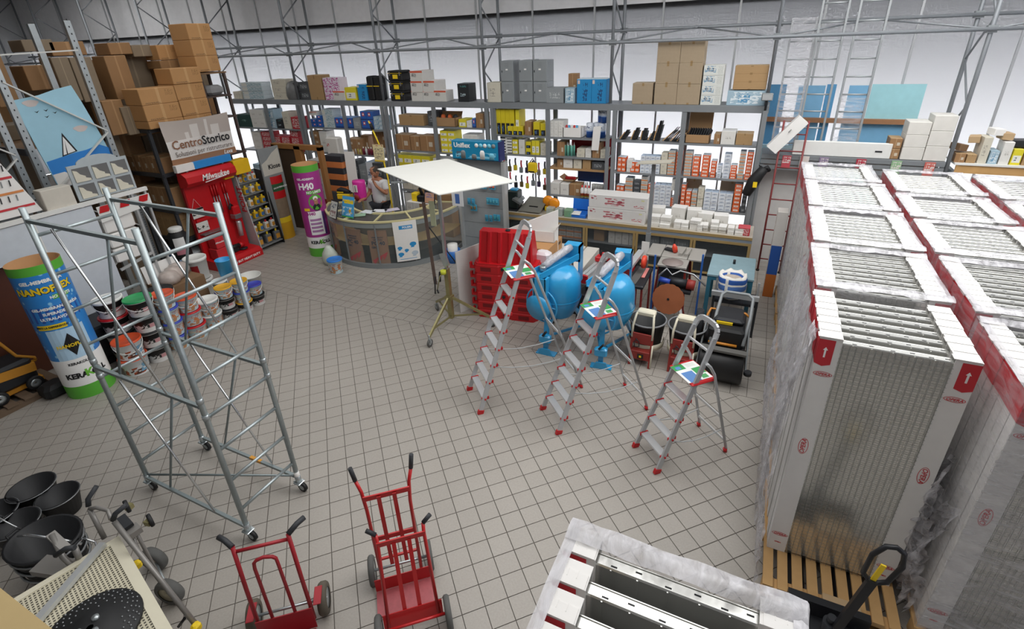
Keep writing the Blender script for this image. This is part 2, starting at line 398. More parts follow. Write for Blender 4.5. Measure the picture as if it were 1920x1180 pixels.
# shared meshes, local origin at the panel's lower left front corner
mb = MB().bbox((.13, .0, .015), (.77, .052, PH-.03), .006)                       # the sheet
for x in (.2, .31, .43, .55, .66): mb.box((x, -.004, .02), (x+.006, 0, PH-.035))   # pressed seams
mb.box((.13, .052, PH-.10), (.77, .056, PH-.03))
sheet_me = mb.mesh('sheet', M_sheet)
mb = MB()
for k, x in enumerate((.2, .3, .42, .53, .63, .72)):
    mb.box((x, .012+.014*(k % 2), PH-.031), (x+.026, .018+.014*(k % 2), PH-.0285))
slot_me = mb.mesh('slots', M_sheetd)
mb = MB()
for k in range(17): x = .15+k*.0375; mb.box((x, -.010, .0), (x+.0019, -.0084, PH-.035))
for k in range(56): z = .02+k*.0378; mb.box((.135, -.012, z), (.765, -.0104, z+.0019))
wire_me = mb.mesh('wire_mesh', M_wire)
def sleeve(side, cap):
    mb = MB(); x0, x1 = (0, .14) if side < 0 else (.76, .9); d = .004
    if side < 0: mb.box((x0, -.006, 0), (x0+d, .092, PH)); 
    else: mb.box((x1-d, -.006, 0), (x1, .092, PH))
    mb.box((x0, -.008, 0), (x1, -.004, PH)); mb.box((x0, .088, 0), (x1, .092, PH))
    mb.box((x0, -.012, PH-.002), (x1, .098, PH+.004))                                # folded cap
    mb.box((x0+.012*cap, -.014, PH+.004), (x1-.006, .05, PH+.008))
    for k in (0.05, .09): mb.box((x0+k, .02, PH+.008), (x0+k+.003, .055, PH+.009))
    return mb.mesh('edge_sleeve', M_slv)
slvL = [sleeve(-1, c) for c in (-1, 1)]; slvR = [sleeve(1, c) for c in (-1, 1)]
def redprint(side):
    mb = MB(); e = .0015
    zt, zb = PH-.015, PH-.235
    if side < 0:
        mb.add([(0-e, -.008-e, zt), (.10, -.008-e, zt), (.10, -.008-e, zb+.02), (.05, -.008-e, zb), (-e, -.008-e, zb+.02)], [(4, 3, 2, 1, 0)])
        mb.add([(-e, -.008, zt), (-e, .092, zt), (-e, .092, zb+.02), (-e, -.008, zb+.02)], [(0, 1, 2, 3)])
    else:
        mb.add([(.9+e, -.008-e, zt), (.80, -.008-e, zt), (.80, -.008-e, zb+.02), (.85, -.008-e, zb), (.9+e, -.008-e, zb+.02)], [(0, 1, 2, 3, 4)])
        mb.add([(.9+e, -.008, zt), (.9+e, .092, zt), (.9+e, .092, zb+.02), (.9+e, -.008, zb+.02)], [(3, 2, 1, 0)])
    return mb.mesh('red_print', M_slvr)
redL, redR = redprint(-1), redprint(1)
def ellipse_ring(rx, rz, w_=.004):
    mb = MB(); n = 24
    v = [((rx+q*w_)*math.cos(2*PI*i/n), 0, (rz+q*w_)*math.sin(2*PI*i/n)) for q in (0, 1) for i in range(n)]
    return mb.add(v, [(i, (i+1) % n, n+(i+1) % n, n+i) for i in range(n)])
def panel(x, y, z, label, group, front=False, i=0, print_=False):
    jx = random.uniform(-.006, .006)
    r = thing('mesh_panel', label, 'metal panel', (x+jx, y, z), 0, group)
    s = link('sheet', sheet_me, r); link('slots', slot_me, s)['kind'] = 'stuff'
    a = link('edge_sleeve', slvL[i % 2], r); b = link('edge_sleeve', slvR[i % 2], r)
    link('red_print', redL, a); link('red_print', redR, b)
    if front: link('wire_mesh', wire_me, r)
    if print_:
        for sl, cx, ax in ((a, .055, .05), (b, .845, .85)):
            mb = MB(); mb.box((ax-.006, -.011, PH-.16), (ax+.006, -.0096, PH-.10)); mb.add([(ax-.016, -.0105, PH-.10), (ax+.016, -.0105, PH-.10), (ax, -.0105, PH-.075)], [(0, 1, 2)]); mb.build('arrow', M_inkw, sl)
            for zz, rot in ((PH-.3, 0), (PH-.98, 1), (.2, 0)):
                px_ = .07 if sl is a else .83
                ry = 0 if not rot else (-PI/2 if sl is a else PI/2)
                ellipse_ring(.056, .017).build('oval', M_inkr, sl, (px_, -.0096, zz), (0, ry, 0)) if not rot else ellipse_ring(.075, .03).build('oval', M_inkr, sl, (px_, -.0096, zz), (0, ry, 0))
                t = text('OPERA', .03 if not rot else .046, M_inkr, sl, (px_, -.0096, zz-.002), (PI/2, ry, 0) if not rot else (PI/2, ry, 0), .0004, .0006, shear=.25)
            text('OPERA', .016, M_inkr, sl, (.07 if sl is a else .83, -.0096, .1), (PI/2, 0, 0), .0004, .0008)
    return r
M_plank = mat('pallet pine', 'c29a66', .8, 0, .2, 5, bump=.1)
def pallet(x0, y0, wx, dy, label, n=9):
    r = thing('wooden_pallet', label, 'pallet', (x0, y0, 0))
    w_ = wx/n*.72
    me = MB().box((0, 0, .118), (w_, dy, .14)).mesh('slat', M_plank)
    for i in range(n): link('slat', me, r, (i*(wx-w_)/(n-1), 0, 0))
    st = MB().box((0, 0, .096), (wx, .1, .118)).mesh('stringer', M_plank); bm = MB().box((0, 0, 0), (wx, .1, .02)).mesh('base_board', M_plank)
    bl = MB().box((0, 0, .02), (.12, .1, .096)).mesh('block', M_plank)
    for y in (.0, dy/2-.05, dy-.1):
        link('stringer', st, r, (0, y, 0)); link('base_board', bm, r, (0, y, 0))
        for x in (0, wx/2-.06, wx-.12): link('block', bl, r, (x, y, 0))
    return r
def film_material(name, lo, hi, sc=(6, 6, 40)):
    m, t, b = _nt(name); N = t.nodes; L = t.links
    b.inputs['Base Color'].default_value = (.62, .61, .64, 1); b.inputs['Roughness'].default_value = .25
    tc = N.new('ShaderNodeTexCoord'); mp = N.new('ShaderNodeMapping'); mp.inputs['Scale'].default_value = sc
    n = N.new('ShaderNodeTexNoise'); n.inputs['Scale'].default_value = 1; n.inputs['Detail'].default_value = 5; n.inputs['Distortion'].default_value = 1.2
    L.new(tc.outputs['Object'], mp.inputs[0]); L.new(mp.outputs[0], n.inputs['Vector'])
    r = N.new('ShaderNodeMapRange'); r.inputs[1].default_value = .35; r.inputs[2].default_value = .7; r.inputs[3].default_value = lo; r.inputs[4].default_value = hi
    L.new(n.outputs['Fac'], r.inputs[0]); L.new(r.outputs[0], b.inputs['Alpha'])
    bp = N.new('ShaderNodeBump'); bp.inputs['Strength'].default_value = .5; bp.inputs['Distance'].default_value = .02; L.new(n.outputs['Fac'], bp.inputs['Height']); L.new(bp.outputs[0], b.inputs['Normal'])
    MATS[name] = m
    return m
M_film = film_material('stretch film', .08, .5, (3, 3, 14))
M_filmt = film_material('stretch film thick', .35, .9, (14, 3, 14))
def wavy(mb, P, nu, nv, amp, nrm):
    """sheet P(u,v) pushed about along its own normal"""
    base = len(mb.v); vs = []
    for j in range(nv+1):
        for i in range(nu+1):
            p = Vector(P(i/nu, j/nv)); vs.append(p+Vector(nrm)*random.uniform(-amp, amp))
    mb.add(vs, [(j*(nu+1)+i, j*(nu+1)+i+1, (j+1)*(nu+1)+i+1, (j+1)*(nu+1)+i) for j in range(nv) for i in range(nu)], True)
def wrap(x0, x1, y0, y1, z0, z1, label, sides='lrfb', strips=(0, 1)):
    r = thing('stretch_film', label, 'plastic film', (0, 0, 0), 0, 'film wraps on the pallets'); e = .016
    x0 -= e; x1 += e; y0 -= e; y1 += e; mb = MB(); nz = 18; d = Vector
    if 'l' in sides: wavy(mb, lambda u, v: (x0, y0+(y1-y0)*u, z0+(z1-z0)*v), 10, nz, .01, (1, 0, 0))
    if 'r' in sides: wavy(mb, lambda u, v: (x1, y0+(y1-y0)*u, z0+(z1-z0)*v), 10, nz, .01, (1, 0, 0))
    if 'f' in sides: wavy(mb, lambda u, v: (x0+(x1-x0)*u, y0, z0+(z1-z0)*v), 8, nz, .008, (0, 1, 0))
    if 'b' in sides: wavy(mb, lambda u, v: (x0+(x1-x0)*u, y1, z0+(z1-z0)*v), 8, nz, .008, (0, 1, 0))
    mb.build('side_sheet', M_film, r)
    mb = MB()
    for s_ in strips:        # film folded over the top edge at the ends of the load
        ya, yb = (y0, y0+.13) if s_ == 0 else (y1-.11, y1)
        wavy(mb, lambda u, v: (x0+(x1-x0)*u, ya+(yb-ya)*v, z1+.012+.02*math.sin(PI*v)), 14, 4, .008, (0, 0, 1))
    for xa in (x0, x1-.05): wavy(mb, lambda u, v: (xa+.05*u, y0+(y1-y0)*v, z1+.012), 2, 12, .004, (0, 0, 1))
    mb.build('top_fold', M_filmt, r)
    return r
z0 = .141
ORD = ['foremost', 'second', 'third', 'fourth', 'fifth', 'sixth', 'seventh', 'eighth', 'ninth', 'tenth', 'eleventh', 'twelfth', 'thirteenth']
def load(x0, ya, yb, label, frontlab=None, pitch=.101, wrapped=True, pal=None, group=None, film=None, sides='lrfb', strips=(0, 1), palab=None, prt=False):
    n = max(2, int(round((yb-ya)/pitch)))
    for i in range(n):
        oo = ORD[i] if i < n-1 else 'rearmost'
        lab = frontlab if (i == 0 and frontlab) else label.replace('steel mesh panel', f'{oo} steel mesh panel')
        panel(x0, ya+.012+i*pitch, z0, lab, group or label, front=(i == 0), i=i, print_=(prt and i == 0))
    p0, p1 = pal or (ya-.03, yb+.03)
    pallet(x0-.025, p0, .95, p1-p0, palab)
    if film: wrap(x0, x0+PW, ya, yb, .12, z0+PH, film, sides, strips)
load(.6, 3.62, 4.42, 'steel mesh panel in the unwrapped front load of the nearer row', 'front steel mesh panel with white printed edges beside the pallet jack', .113, pal=(3.25, 4.45), palab='bare pine pallet under the unwrapped panels beside the pallet jack', prt=True)
load(.63, 4.5, 5.5, 'steel mesh panel in the second load of the left pallet row', palab='pallet under the second load of the left row', film='clear film round the second load of the left row')
load(.66, 5.62, 6.78, 'steel mesh panel in the third load of the left pallet row', palab='pallet under the third load of the left row', film='clear film round the third load of the left row')
load(.67, 6.9, 8.08, 'steel mesh panel in the fourth load of the left pallet row', palab='pallet under the fourth load of the left row', film='clear film round the fourth load of the left row')
load(.66, 8.2, 9.2, 'steel mesh panel in the farthest load of the left pallet row', palab='pallet under the farthest load of the left row', film='clear film round the farthest load of the left row')
load(1.64, 3.36, 4.3, 'steel mesh panel in the nearest load of the middle pallet row', 'front steel mesh panel of the middle row at the lower right corner', palab='pallet at the lower right under the middle row', film='clear film round the nearest load of the middle row', prt=True)
load(1.66, 4.42, 5.5, 'steel mesh panel in the second load of the middle pallet row', palab='pallet under the second load of the middle row', film='clear film round the second load of the middle row')
load(1.66, 5.64, 6.62, 'steel mesh panel in the third load of the middle pallet row', palab='pallet under the third load of the middle row', film='clear film round the third load of the middle row')
load(1.66, 6.76, 7.7, 'steel mesh panel in the fourth load of the middle pallet row', palab='pallet under the fourth load of the middle row', film='clear film round the fourth load of the middle row')
load(1.7, 7.86, 9.0, 'steel mesh panel in the farthest load of the middle pallet row', palab='pallet under the farthest load of the middle row', film='clear film round the farthest load of the middle row')
load(2.72, 7.8, 8.9, 'steel mesh panel in the far load at the right edge', palab='pallet under the far load at the right edge', film='clear film round the far load at the right edge')
load(2.7, 6.6, 7.65, 'steel mesh panel in the near load at the right edge', palab='pallet under the near load at the right edge', film='clear film round the near load at the right edge')
load(-.48, .66, 1.5, 'steel mesh panel in the load at the bottom of the picture', palab='pallet under the load at the bottom of the picture', pitch=.14, film='clear film round the load at the bottom of the picture', sides='lb', strips=(1,))

# loose film: hanging at the aisle side of the first load and crumpled between the rows
M_filmc = film_material('crumpled film', .18, .8, (9, 9, 5))
mb = MB()
def hang(u, v):
    y = 3.30+u*2.1; zt = 2.30-.05*u; z = .03+(zt-.03)*v
    bul = .10*math.sin(PI*min(1, (1-v)*1.1))*(.6+.4*math.sin(u*9)) + .05*(1-v)
    return (.575-bul-.02*(1-abs(2*u-1)), y+(.36*v if u < .15 else 0), z)
wavy(mb, hang, 26, 30, .022, (1, .3, .2))
o = thing('hanging_film', 'torn clear film hanging loose along the aisle side of the first load', 'plastic film'); mb.build('sheet', M_filmc, o)
mb = MB(); wavy(mb, lambda u, v: (1.535+.05*math.sin(u*7+v*5), 3.5+u*.6, .12+v*1.35), 18, 34, .035, (1, .6, .4))
wavy(mb, lambda u, v: (1.57+.05*math.sin(u*6+v*8), 3.45+u*.55, .12+v*1.1), 18, 30, .04, (1, .6, .4))
o = thing('crumpled_film', 'crumpled clear film stuffed between the first load and the middle row', 'plastic film'); mb.build('sheet', M_filmc, o)

# pallet jack
jk = thing('pallet_jack', 'black hand pallet jack standing in front of the bare pallet', 'pallet jack', (1.0, 2.98, 0))
M_jack = mat('black jack paint', '202125', .4, .2, .1)
mb = MB()
for x in (-.27, .11): mb.bbox((x, .12, .05), (x+.16, 1.25, .10), .01)
mb.build('fork', M_jack, jk)
mb = MB(); mb.prism([(-.29, .16), (-.29, .02), (-.12, -.06), (.12, -.06), (.29, .02), (.29, .16)], .07, .2); mb.box((-.27, .1, .2), (.27, .16, .34)); mb.build('head_frame', M_jack, jk)
mb = MB(); mb.cyl((0, -.02, .12), .05, .24, 16); mb.cyl((0, -.02, .36), .03, .05, 14); mb.build('hydraulic_pump', mat('pump steel', '3a3c40', .35, .6), jk)
for x in (-.08, .03):
    M = Matrix.Translation((x, -.04, .085)) @ Matrix.Rotation(PI/2, 4, 'Y'); w_ = MB().cyl((0, 0, 0), .085, .05, 20, M).build('steer_wheel', M_black, jk); MB().cyl((0, 0, -.004), .035, .058, 14, M).build('hub', M_steel, w_)
top = Vector((.17, -.06, 1.27)); bot = Vector((.03, -.06, .36)); dr = (top-bot).normalized()
mb = MB(); mb.bar(bot, bot+dr*.60, .055, .035, (0, 1, 0)); mb.build('drawbar', M_jack, jk)
sd = dr.cross(Vector((0, 1, 0))).normalized(); q = bot+dr*.56
lp = [q, q+dr*.07+sd*.07, q+dr*.25+sd*.085, q+dr*.36+sd*.05, q+dr*.385, q+dr*.36-sd*.05, q+dr*.25-sd*.085, q+dr*.07-sd*.07]
hd = MB().tube(lp, .017, 8, closed=True).build('handle_loop', M_jack, jk)
MB().bar(q, q+dr*.2, .03, .012, (0, 1, 0)).build('sticker', M_yellow, hd)
o = MB().bbox((1.0, 3.1, .145), (1.26, 3.32, .19), .004).build('torn_carton', M_card2); tag(o, 'flattened torn brown carton lying on the bare pallet behind the jack', 'carton')

# ================================================================== rolling scaffold tower
sc = thing('scaffold_tower', 'tall galvanised rolling scaffold tower standing on four castors', 'scaffold', (-4.65, 2.21, 0))
SX, SY, SH = .77, .32, 3.18
rung = MB().tube([(0, -SY, 0), (0, SY, 0)], .016, 8).mesh('rung', M_galv)
for sx in (-1, 1):
    for sy in (-1, 1):
        p = MB().tube([(sx*SX, sy*SY, .14), (sx*SX, sy*SY, SH)], .0245, 12).build('post', M_galv, sc)
        for zz in (1.49, 1.66): MB().tube([(sx*SX, sy*SY, zz-.025), (sx*SX, sy*SY, zz+.025)], .029, 12).build('collar', M_steel, p)
        # castor
        cs = MB().tube([(sx*SX, sy*SY, .115), (sx*SX, sy*SY, .20)], .03, 12).build('castor', M_steel, sc)
        MB().bbox((sx*SX-.045, sy*SY-.045, .105), (sx*SX+.045, sy*SY+.045, .118), .006).build('plate', M_steel, cs)
        cx = sx*SX+.025; cy = sy*SY
        mb = MB()
        for q in (-1, 1): mb.bar((cx-.01, cy+q*.022, .11), (cx+.015, cy+q*.022, .055), .035, .005, (0, 1, 0))
        mb.build('fork', M_steel, cs)
        M = Matrix.Translation((cx+.015, cy-.017, .056)) @ Matrix.Rotation(-PI/2, 4, 'X')
        w_ = MB().cyl((0, 0, 0), .055, .034, 20, M).build('wheel', M_black, cs); MB().cyl((0, 0, -.002), .032, .038, 16, M).build('rim', M_steel, cs)
        MB().box((cx-.09, cy-.02, .10), (cx-.03, cy+.02, .106)).build('brake_pedal', M_steel, cs)
    for k in range(8): link('rung', rung, sc, (sx*SX, 0, .385+.3635*k))
M_br = mat('zinc brace', '8c9799', .4, .6, .1, 18)
for sy in (-1, 1):
    y = sy*SY
    for zz, nm in ((3.07, 'top_rail'), (1.6, 'middle_rail'), (.17, 'bottom_rail')):
        r_ = MB().bar((-SX, y*1.02, zz), (SX, y*1.02, zz), .03, .03).build(nm, M_br, sc)
        if nm == 'bottom_rail' and sy > 0:
            MB().bar((.05, y*1.02, zz+.001), (.22, y*1.02, zz+.001), .034, .034).build('sticker', mat('orange sticker', 'd99a3a', .5), r_)
    for za, zb in ((3.05, 1.63), (1.57, .2)):
        MB().tube([(-.36, y*1.08, za), (.37, y*1.08, zb)], .0115, 8).build('diagonal_brace', M_chrome, sc)
        MB().tube([(.36, y*1.0, za), (-.36, y*1.0, zb)], .0115, 8).build('diagonal_brace', M_br, sc)
MB().tube([(-SX, -SY, .2), (SX, SY, .2)], .0115, 8).build('ground_brace', M_br, sc)
MB().tube([(-SX, -SY, 1.58), (-SX, -SY*.9, 1.58)], .02, 8).build('clamp', M_steel, sc)
MB().tube([(SX, SY, .16), (SX, SY, .26)], .027, 12).build('paper_tag', M_paper, sc)

# ================================================================== aluminium step ladders
M_ladder = mat('brushed ladder aluminium', 'c3c6c9', .36, .45, .06)
M_step = mat('ladder step aluminium', 'd8dadc', .3, .5, .05)
M_strap = mat('pale strap', 'b7bbbd', .6)
M_lbl = pmat('ladder label', 'e8ebe8', [(.0, .3, .0, .45, '3c9a55'), (.35, .7, .6, 1, '3c9a55'), (.45, 1, .1, .55, '5a86c0'), (.05, .25, .55, .9, 'd9ddd6'), (.1, .25, .1, .3, '5a86c0'), (.75, .95, .65, .9, '4d9e60')], .4, axis='z')
# local frame: x across the ladder, y back towards the rear legs
def step_ladder(loc, rz, hp, yp, ht_, yr, n, wb, label):
    r = thing('step_ladder', label, 'ladder', loc, rz, 'aluminium step ladders in a row')
    lean = yp/hp; wt = .30
    def W(z): return wb+(wt-wb)*min(1, z/ht_)
    for s_ in (-1, 1):
        a = (s_*W(0)/2, 0, .02); b = (s_*W(ht_-.12)/2, lean*(ht_-.12), ht_-.12)
        mb = MB(); mb.bar(a, b, .022, .055, (0, 1, .0)); st = mb.build('stile', M_ladder, r)
        MB().bar((s_*W(0)/2, -.005, 0), (s_*W(0)/2, .012, .055), .034, .075, (0, 1, 0)).build('foot', M_redp, r)
    # rounded guard at the top
    n_ = 8; pts = []; w2 = W(ht_-.12)/2; hr = ht_-.12
    for i in range(n_+1):
        a = PI-PI*i/n_; x = w2*math.copysign(abs(math.cos(a))**.55, math.cos(a)); z = hr+.115*math.sin(a)**.7 if 0 < i < n_ else hr
        pts.append((x, lean*z, z))
    mb = MB()
    for p, q in zip(pts, pts[1:]): mb.bar(p, q, .055, .022, (0, 1, .01))
    mb.build('top_guard', M_ladder, r)
    # steps
    for k in range(n):
        z = hp*(k+1)/(n+1); w_ = W(z)/2-.012; y = lean*z
        o_ = MB().bbox((-w_, y-.035, z-.028), (w_, y+.05, z), .004).build('step', M_step, r)
        for s_ in (-1, 1): MB().box((s_*w_-.008, y-.042, z-.034), (s_*w_+.008, y+.056, z+.004)).build('end_cap', M_redp, o_); MB().tube([(s_*(w_+.022), y, z-.015), (s_*(w_+.034), y, z-.015)], .012, 8).build('rivet', M_redp, o_)
    # platform
    w_ = W(hp)/2+.005
    pl = MB().bbox((-w_-.02, yp-.06, hp-.03), (w_+.02, yp+.24, hp), .012).build('platform', M_redp, r)
    MB().box((-w_+.02, yp-.075, hp+.001), (w_-.02, yp+.22, hp+.003)).build('label_sheet', M_lbl, pl)
    # arms from the guard to the rear legs, and the legs
    for s_ in (-1, 1):
        x = s_*(W(hp)/2+.02); zt = hp+.22
        MB().tube([(x, lean*zt, zt), (x, yp+.14, hp+.16), (x, yp+.2, hp+.06), (x+s_*(wb-W(hp))/2*.9, yr, .03)], .016, 8).build('rear_leg', M_ladder, r)
        MB().tube([(x+s_*(wb-W(hp))/2*.9, yr-.006, 0), (x+s_*(wb-W(hp))/2*.9, yr-.02, .05)], .022, 8).build('foot', M_redp, r)
        # sagging safety strap
        za = hp*.36; ya = lean*za; yb2 = yp+.2+(yr-yp-.2)*(1-za*.82/hp); pts = [(s_*W(za)/2*.96, ya+(yb2-ya)*t, za*(1-.18*t)-.07*math.sin(PI*t)) for t in (0, .25, .5, .75, 1)]
        MB().tube(pts, .006, 6).build('strap', M_strap, r)
    for z in (.12*hp+.05, hp*.5):
        y = yr+(yp+.2-yr)*(z/(hp+.06)); MB().bar((-W(0)/2, y, z), (W(0)/2, y, z), .012, .03).build('rear_bar', M_step, r)
    MB().bar((-.16, lean*(hp+.33), hp+.33), (.16, lean*(hp+.33), hp+.33), .02, .02).build('guard_bar', M_step, r)
    return r
LR = -PI/4
step_ladder((-2.86, 4.53, 0), LR, 1.75, .60, 2.34, 1.42, 7, .52, 'tallest step ladder with seven steps, in front of the red barriers')
step_ladder((-1.81, 4.555, 0), LR, 1.45, .53, 2.07, 1.21, 6, .48, 'middle step ladder with six steps, in front of the blue mixers')
step_ladder((-.61, 4.38, 0), LR, 1.05, .39, 1.64, .89, 4, .42, 'shortest step ladder with four steps, beside the wrapped pallets')

# ================================================================== red hand trucks
M_truck = mat('red truck paint', 'c01f22', .38, 0, .06, coat=.2)
M_truckd = mat('dull red truck paint', 'a3222c', .45, 0, .08)
M_grip = mat('dark grip rubber', '303236', .6)
M_tyre = mat('grey tyre', '5a5a58', .8, 0, .1, 30)
def wheel(par, c, ax, r, w_, tyre, hub=M_steel, n=24):
    M = frameM(c, Vector(ax).cross(Vector((0, 0, 1))), Vector((0, 0, 1)).cross(Vector((0, 0, 0))) if False else (0, 0, 1))
    # frameM z axis = x cross y = horizontal axle
    o = MB().lathe([(r*.62, -w_*.5), (r*.9, -w_*.5), (r, -w_*.25), (r, w_*.25), (r*.9, w_*.5), (r*.62, w_*.5)], n, M).build('wheel', tyre, par)
    MB().lathe([(.012, -w_*.3), (r*.3, -w_*.35), (r*.62, -w_*.45), (r*.62, w_*.45), (r*.3, w_*.35), (.012, w_*.3)], n, M).build('rim', hub, o)
    return o
# tall truck; local x along the axle, y towards the toe plate
t = thing('hand_truck', 'tall bright red hand truck with black grips and flat back bars', 'hand truck', (-2.26, 2.15, 0), math.radians(-139))
for s_ in (-1, 1):
    MB().tube([(s_*.165, .05, .06), (s_*.17, .03, .95), (s_*.185, .0, 1.12), (s_*.215, -.03, 1.22)], .0145, 8).build('side_tube', M_truck, t)
    MB().tube([(s_*.215, -.03, 1.22), (s_*.235, -.05, 1.34)], .018, 8).build('grip', M_grip, t)
    wheel(t, (s_*.25, -.06, .13), (1, 0, 0), .13, .05, M_tyre)
    MB().box((s_*.06-.016, .055, .3), (s_*.06+.016, .06, 1.09)).build('flat_bar', M_truck, t)
for z in (1.08, .62): MB().bar((-.18, .04, z), (.18, .04, z), .012, .045, (0, 0, 1)).build('cross_bar', M_truck, t)
MB().bar((-.18, .03, .36), (.18, .03, .36), .018, .018).build('cross_tube', M_truck, t)
MB().box((-.235, .06, .02), (.235, .066, .16)).build('back_plate', M_truck, t)
MB().box((-.235, .066, .012), (.235, .29, .018)).build('toe_plate', mat('worn red plate', 'a8555a', .5, 0, .25, 25), t)
MB().tube([(-.26, -.06, .13), (.26, -.06, .13)], .012, 8).build('axle', M_steel, t)
t = thing('hand_truck', 'low red hand truck nested against the tall red one, grey wheels', 'hand truck', (-1.94, 1.87, 0), math.radians(-139))
for s_ in (-1, 1):
    MB().tube([(s_*.2, .02, .08), (s_*.18, -.22, .75), (s_*.185, -.25, .82)], .0145, 8).build('side_tube', M_truck, t)
    MB().tube([(s_*.185, -.25, .82), (s_*.25, -.27, .87)], .018, 8).build('grip', M_grip, t)
    wheel(t, (s_*.27, .07, .13), (1, 0, 0), .13, .05, M_tyre)
    MB().bar((s_*.06, .0, .1), (s_*.06, -.2, .74), .032, .005, (0, 1, 0)).build('flat_bar', M_truck, t)
MB().bar((-.19, -.21, .75), (.19, -.21, .75), .012, .045, (0, 0, 1)).build('cross_bar', M_truck, t)
MB().bar((-.235, .0, .13), (.235, .0, .13), .008, .12, (0, -.3, 1)).build('back_plate', M_truck, t)
MB().tube([(-.28, .07, .13), (.28, .07, .13)], .012, 8).build('axle', M_truck, t)
t = thing('hand_truck', 'dull red hand truck with looped tube back and pneumatic tyres', 'hand truck', (-2.86, 1.44, 0), math.radians(-140))
for s_ in (-1, 1):
    MB().tube([(s_*.2, .05, .1), (s_*.195, .03, .6), (s_*.19, .0, 1.03)], .0165, 8).build('side_tube', M_truckd, t)
    MB().tube([(s_*.19, .0, 1.03), (s_*.25, -.06, 1.05), (s_*.3, -.1, 1.055)], .021, 8).build('grip', M_grip, t)
    wheel(t, (s_*.27, -.08, .13), (1, 0, 0), .13, .07, mat('brown grey tyre', '5d564b', .85, 0, .15, 40))
    MB().bbox((s_*.25-.03, -.1, .262), (s_*.25+.03, .06, .27), .003).build('mudguard', M_truckd, t)
MB().tube([(-.19, .0, .98), (.19, .0, .98)], .0135, 8).build('cross_tube', M_truckd, t)
MB().tube([(-.085, .06, .1), (-.08, .05, .82)]+[(x, .045, z) for x, _, z in [(-.08*math.cos(a), 0, .85+.06*math.sin(a)) for a in (0.3, .8, 1.57, 2.3, 2.8)]]+[(.08, .05, .82), (.085, .06, .1)], .0135, 8).build('inner_loop', M_truckd, t)
MB().prism([(-.2, .08), (.2, .08), (.2, .2), (.15, .29), (-.15, .29), (-.2, .2)], .012, .02).build('toe_plate', M_truckd, t)
MB().bar((-.21, .07, .14), (.21, .07, .14), .008, .24, (0, 0, 1)).build('back_plate', M_truckd, t)
MB().tube([(-.3, -.08, .13), (.3, -.08, .13)], .012, 8).build('axle', M_steel, t)

# ================================================================== lower left corner: tubs, grey trucks, bench
M_tub = mat('black recycled rubber', '1b1c1f', .55, 0, .15, 12)
M_rimw = mat('metal rim wire', '9a9d9f', .3, .7)
def tub(x, y, r, h, label, handle=True, oval=1, rz=0):
    o = thing('rubber_tub', label, 'bucket', (x, y, 0), rz, 'black rubber tubs')
    Sx = Matrix.Diagonal((oval, 1, 1, 1))
    MB().lathe([(0.001, .002), (r*.74, 0), (r, h), (r*1.04, h), (r*1.04, h+.012), (r*.96, h+.012), (r*.71, .02), (0.001, .02)], 28, Sx).build('body', M_tub, o)
    if handle:
        for s_ in (-1, 1): MB().tube([(s_*r*oval, -.06, h-.01), (s_*(r*oval+.05), -.045, h+.012), (s_*(r*oval+.05), .045, h+.012), (s_*r*oval, .06, h-.01)], .01, 6).build('side_handle', M_tub, o)
    MB().tube([(r*1.045*oval*math.cos(a*PI/12), r*1.045*math.sin(a*PI/12), h+.006) for a in range(24)], .005, 6, closed=True).build('rim', M_rimw if not handle else M_tub, o)
    return o
def bail(par, r, h, tilt):
    pts = [(r*1.02*math.cos(a), -r*1.0*math.sin(a)*math.cos(tilt), h+r*math.sin(a)*math.sin(tilt)) for a in [PI*i/12 for i in range(13)]]
    MB().tube(pts, .006, 6).build('wire_handle', M_chrome, par)
tub(-6.33, 1.27, .2, .24, 'round black tub farthest back on the left', False)
tub(-5.97, 1.33, .18, .22, 'round black tub beside the tile floor, right of the back one', False, rz=.4)
b_ = tub(-6.28, .93, .19, .24, 'black tub cut by the left edge of the picture', False); bail(b_, .19, .24, .9)
b_ = tub(-5.93, .96, .19, .24, 'black tub with a raised wire handle, in front of the others', False); bail(b_, .19, .24, 1.2)
b_ = tub(-5.17, .93, .24, .46, 'large tall black tub with side handles and metal straps', True, 1.25, .25)
for z in (.2, .3, .4): MB().tube([((.205+.07*z)*1.27*math.cos(a*PI/12), (.205+.07*z)*1.02*math.sin(a*PI/12), z) for a in range(24)], .012, 4, closed=True).build('strap', M_rimw, b_)
MB().tube([(.27, .1, .4), (.36, .12, .34), (.36, .1, .2), (.3, .05, .1)], .01, 6).build('strap_handle', M_chrome, b_)
MB().tube([(-.25, -.02, .47), (-.05, -.05, .56), (.2, .0, .5), (.3, .06, .38)], .012, 6).build('clamp_arm', M_chrome, b_)
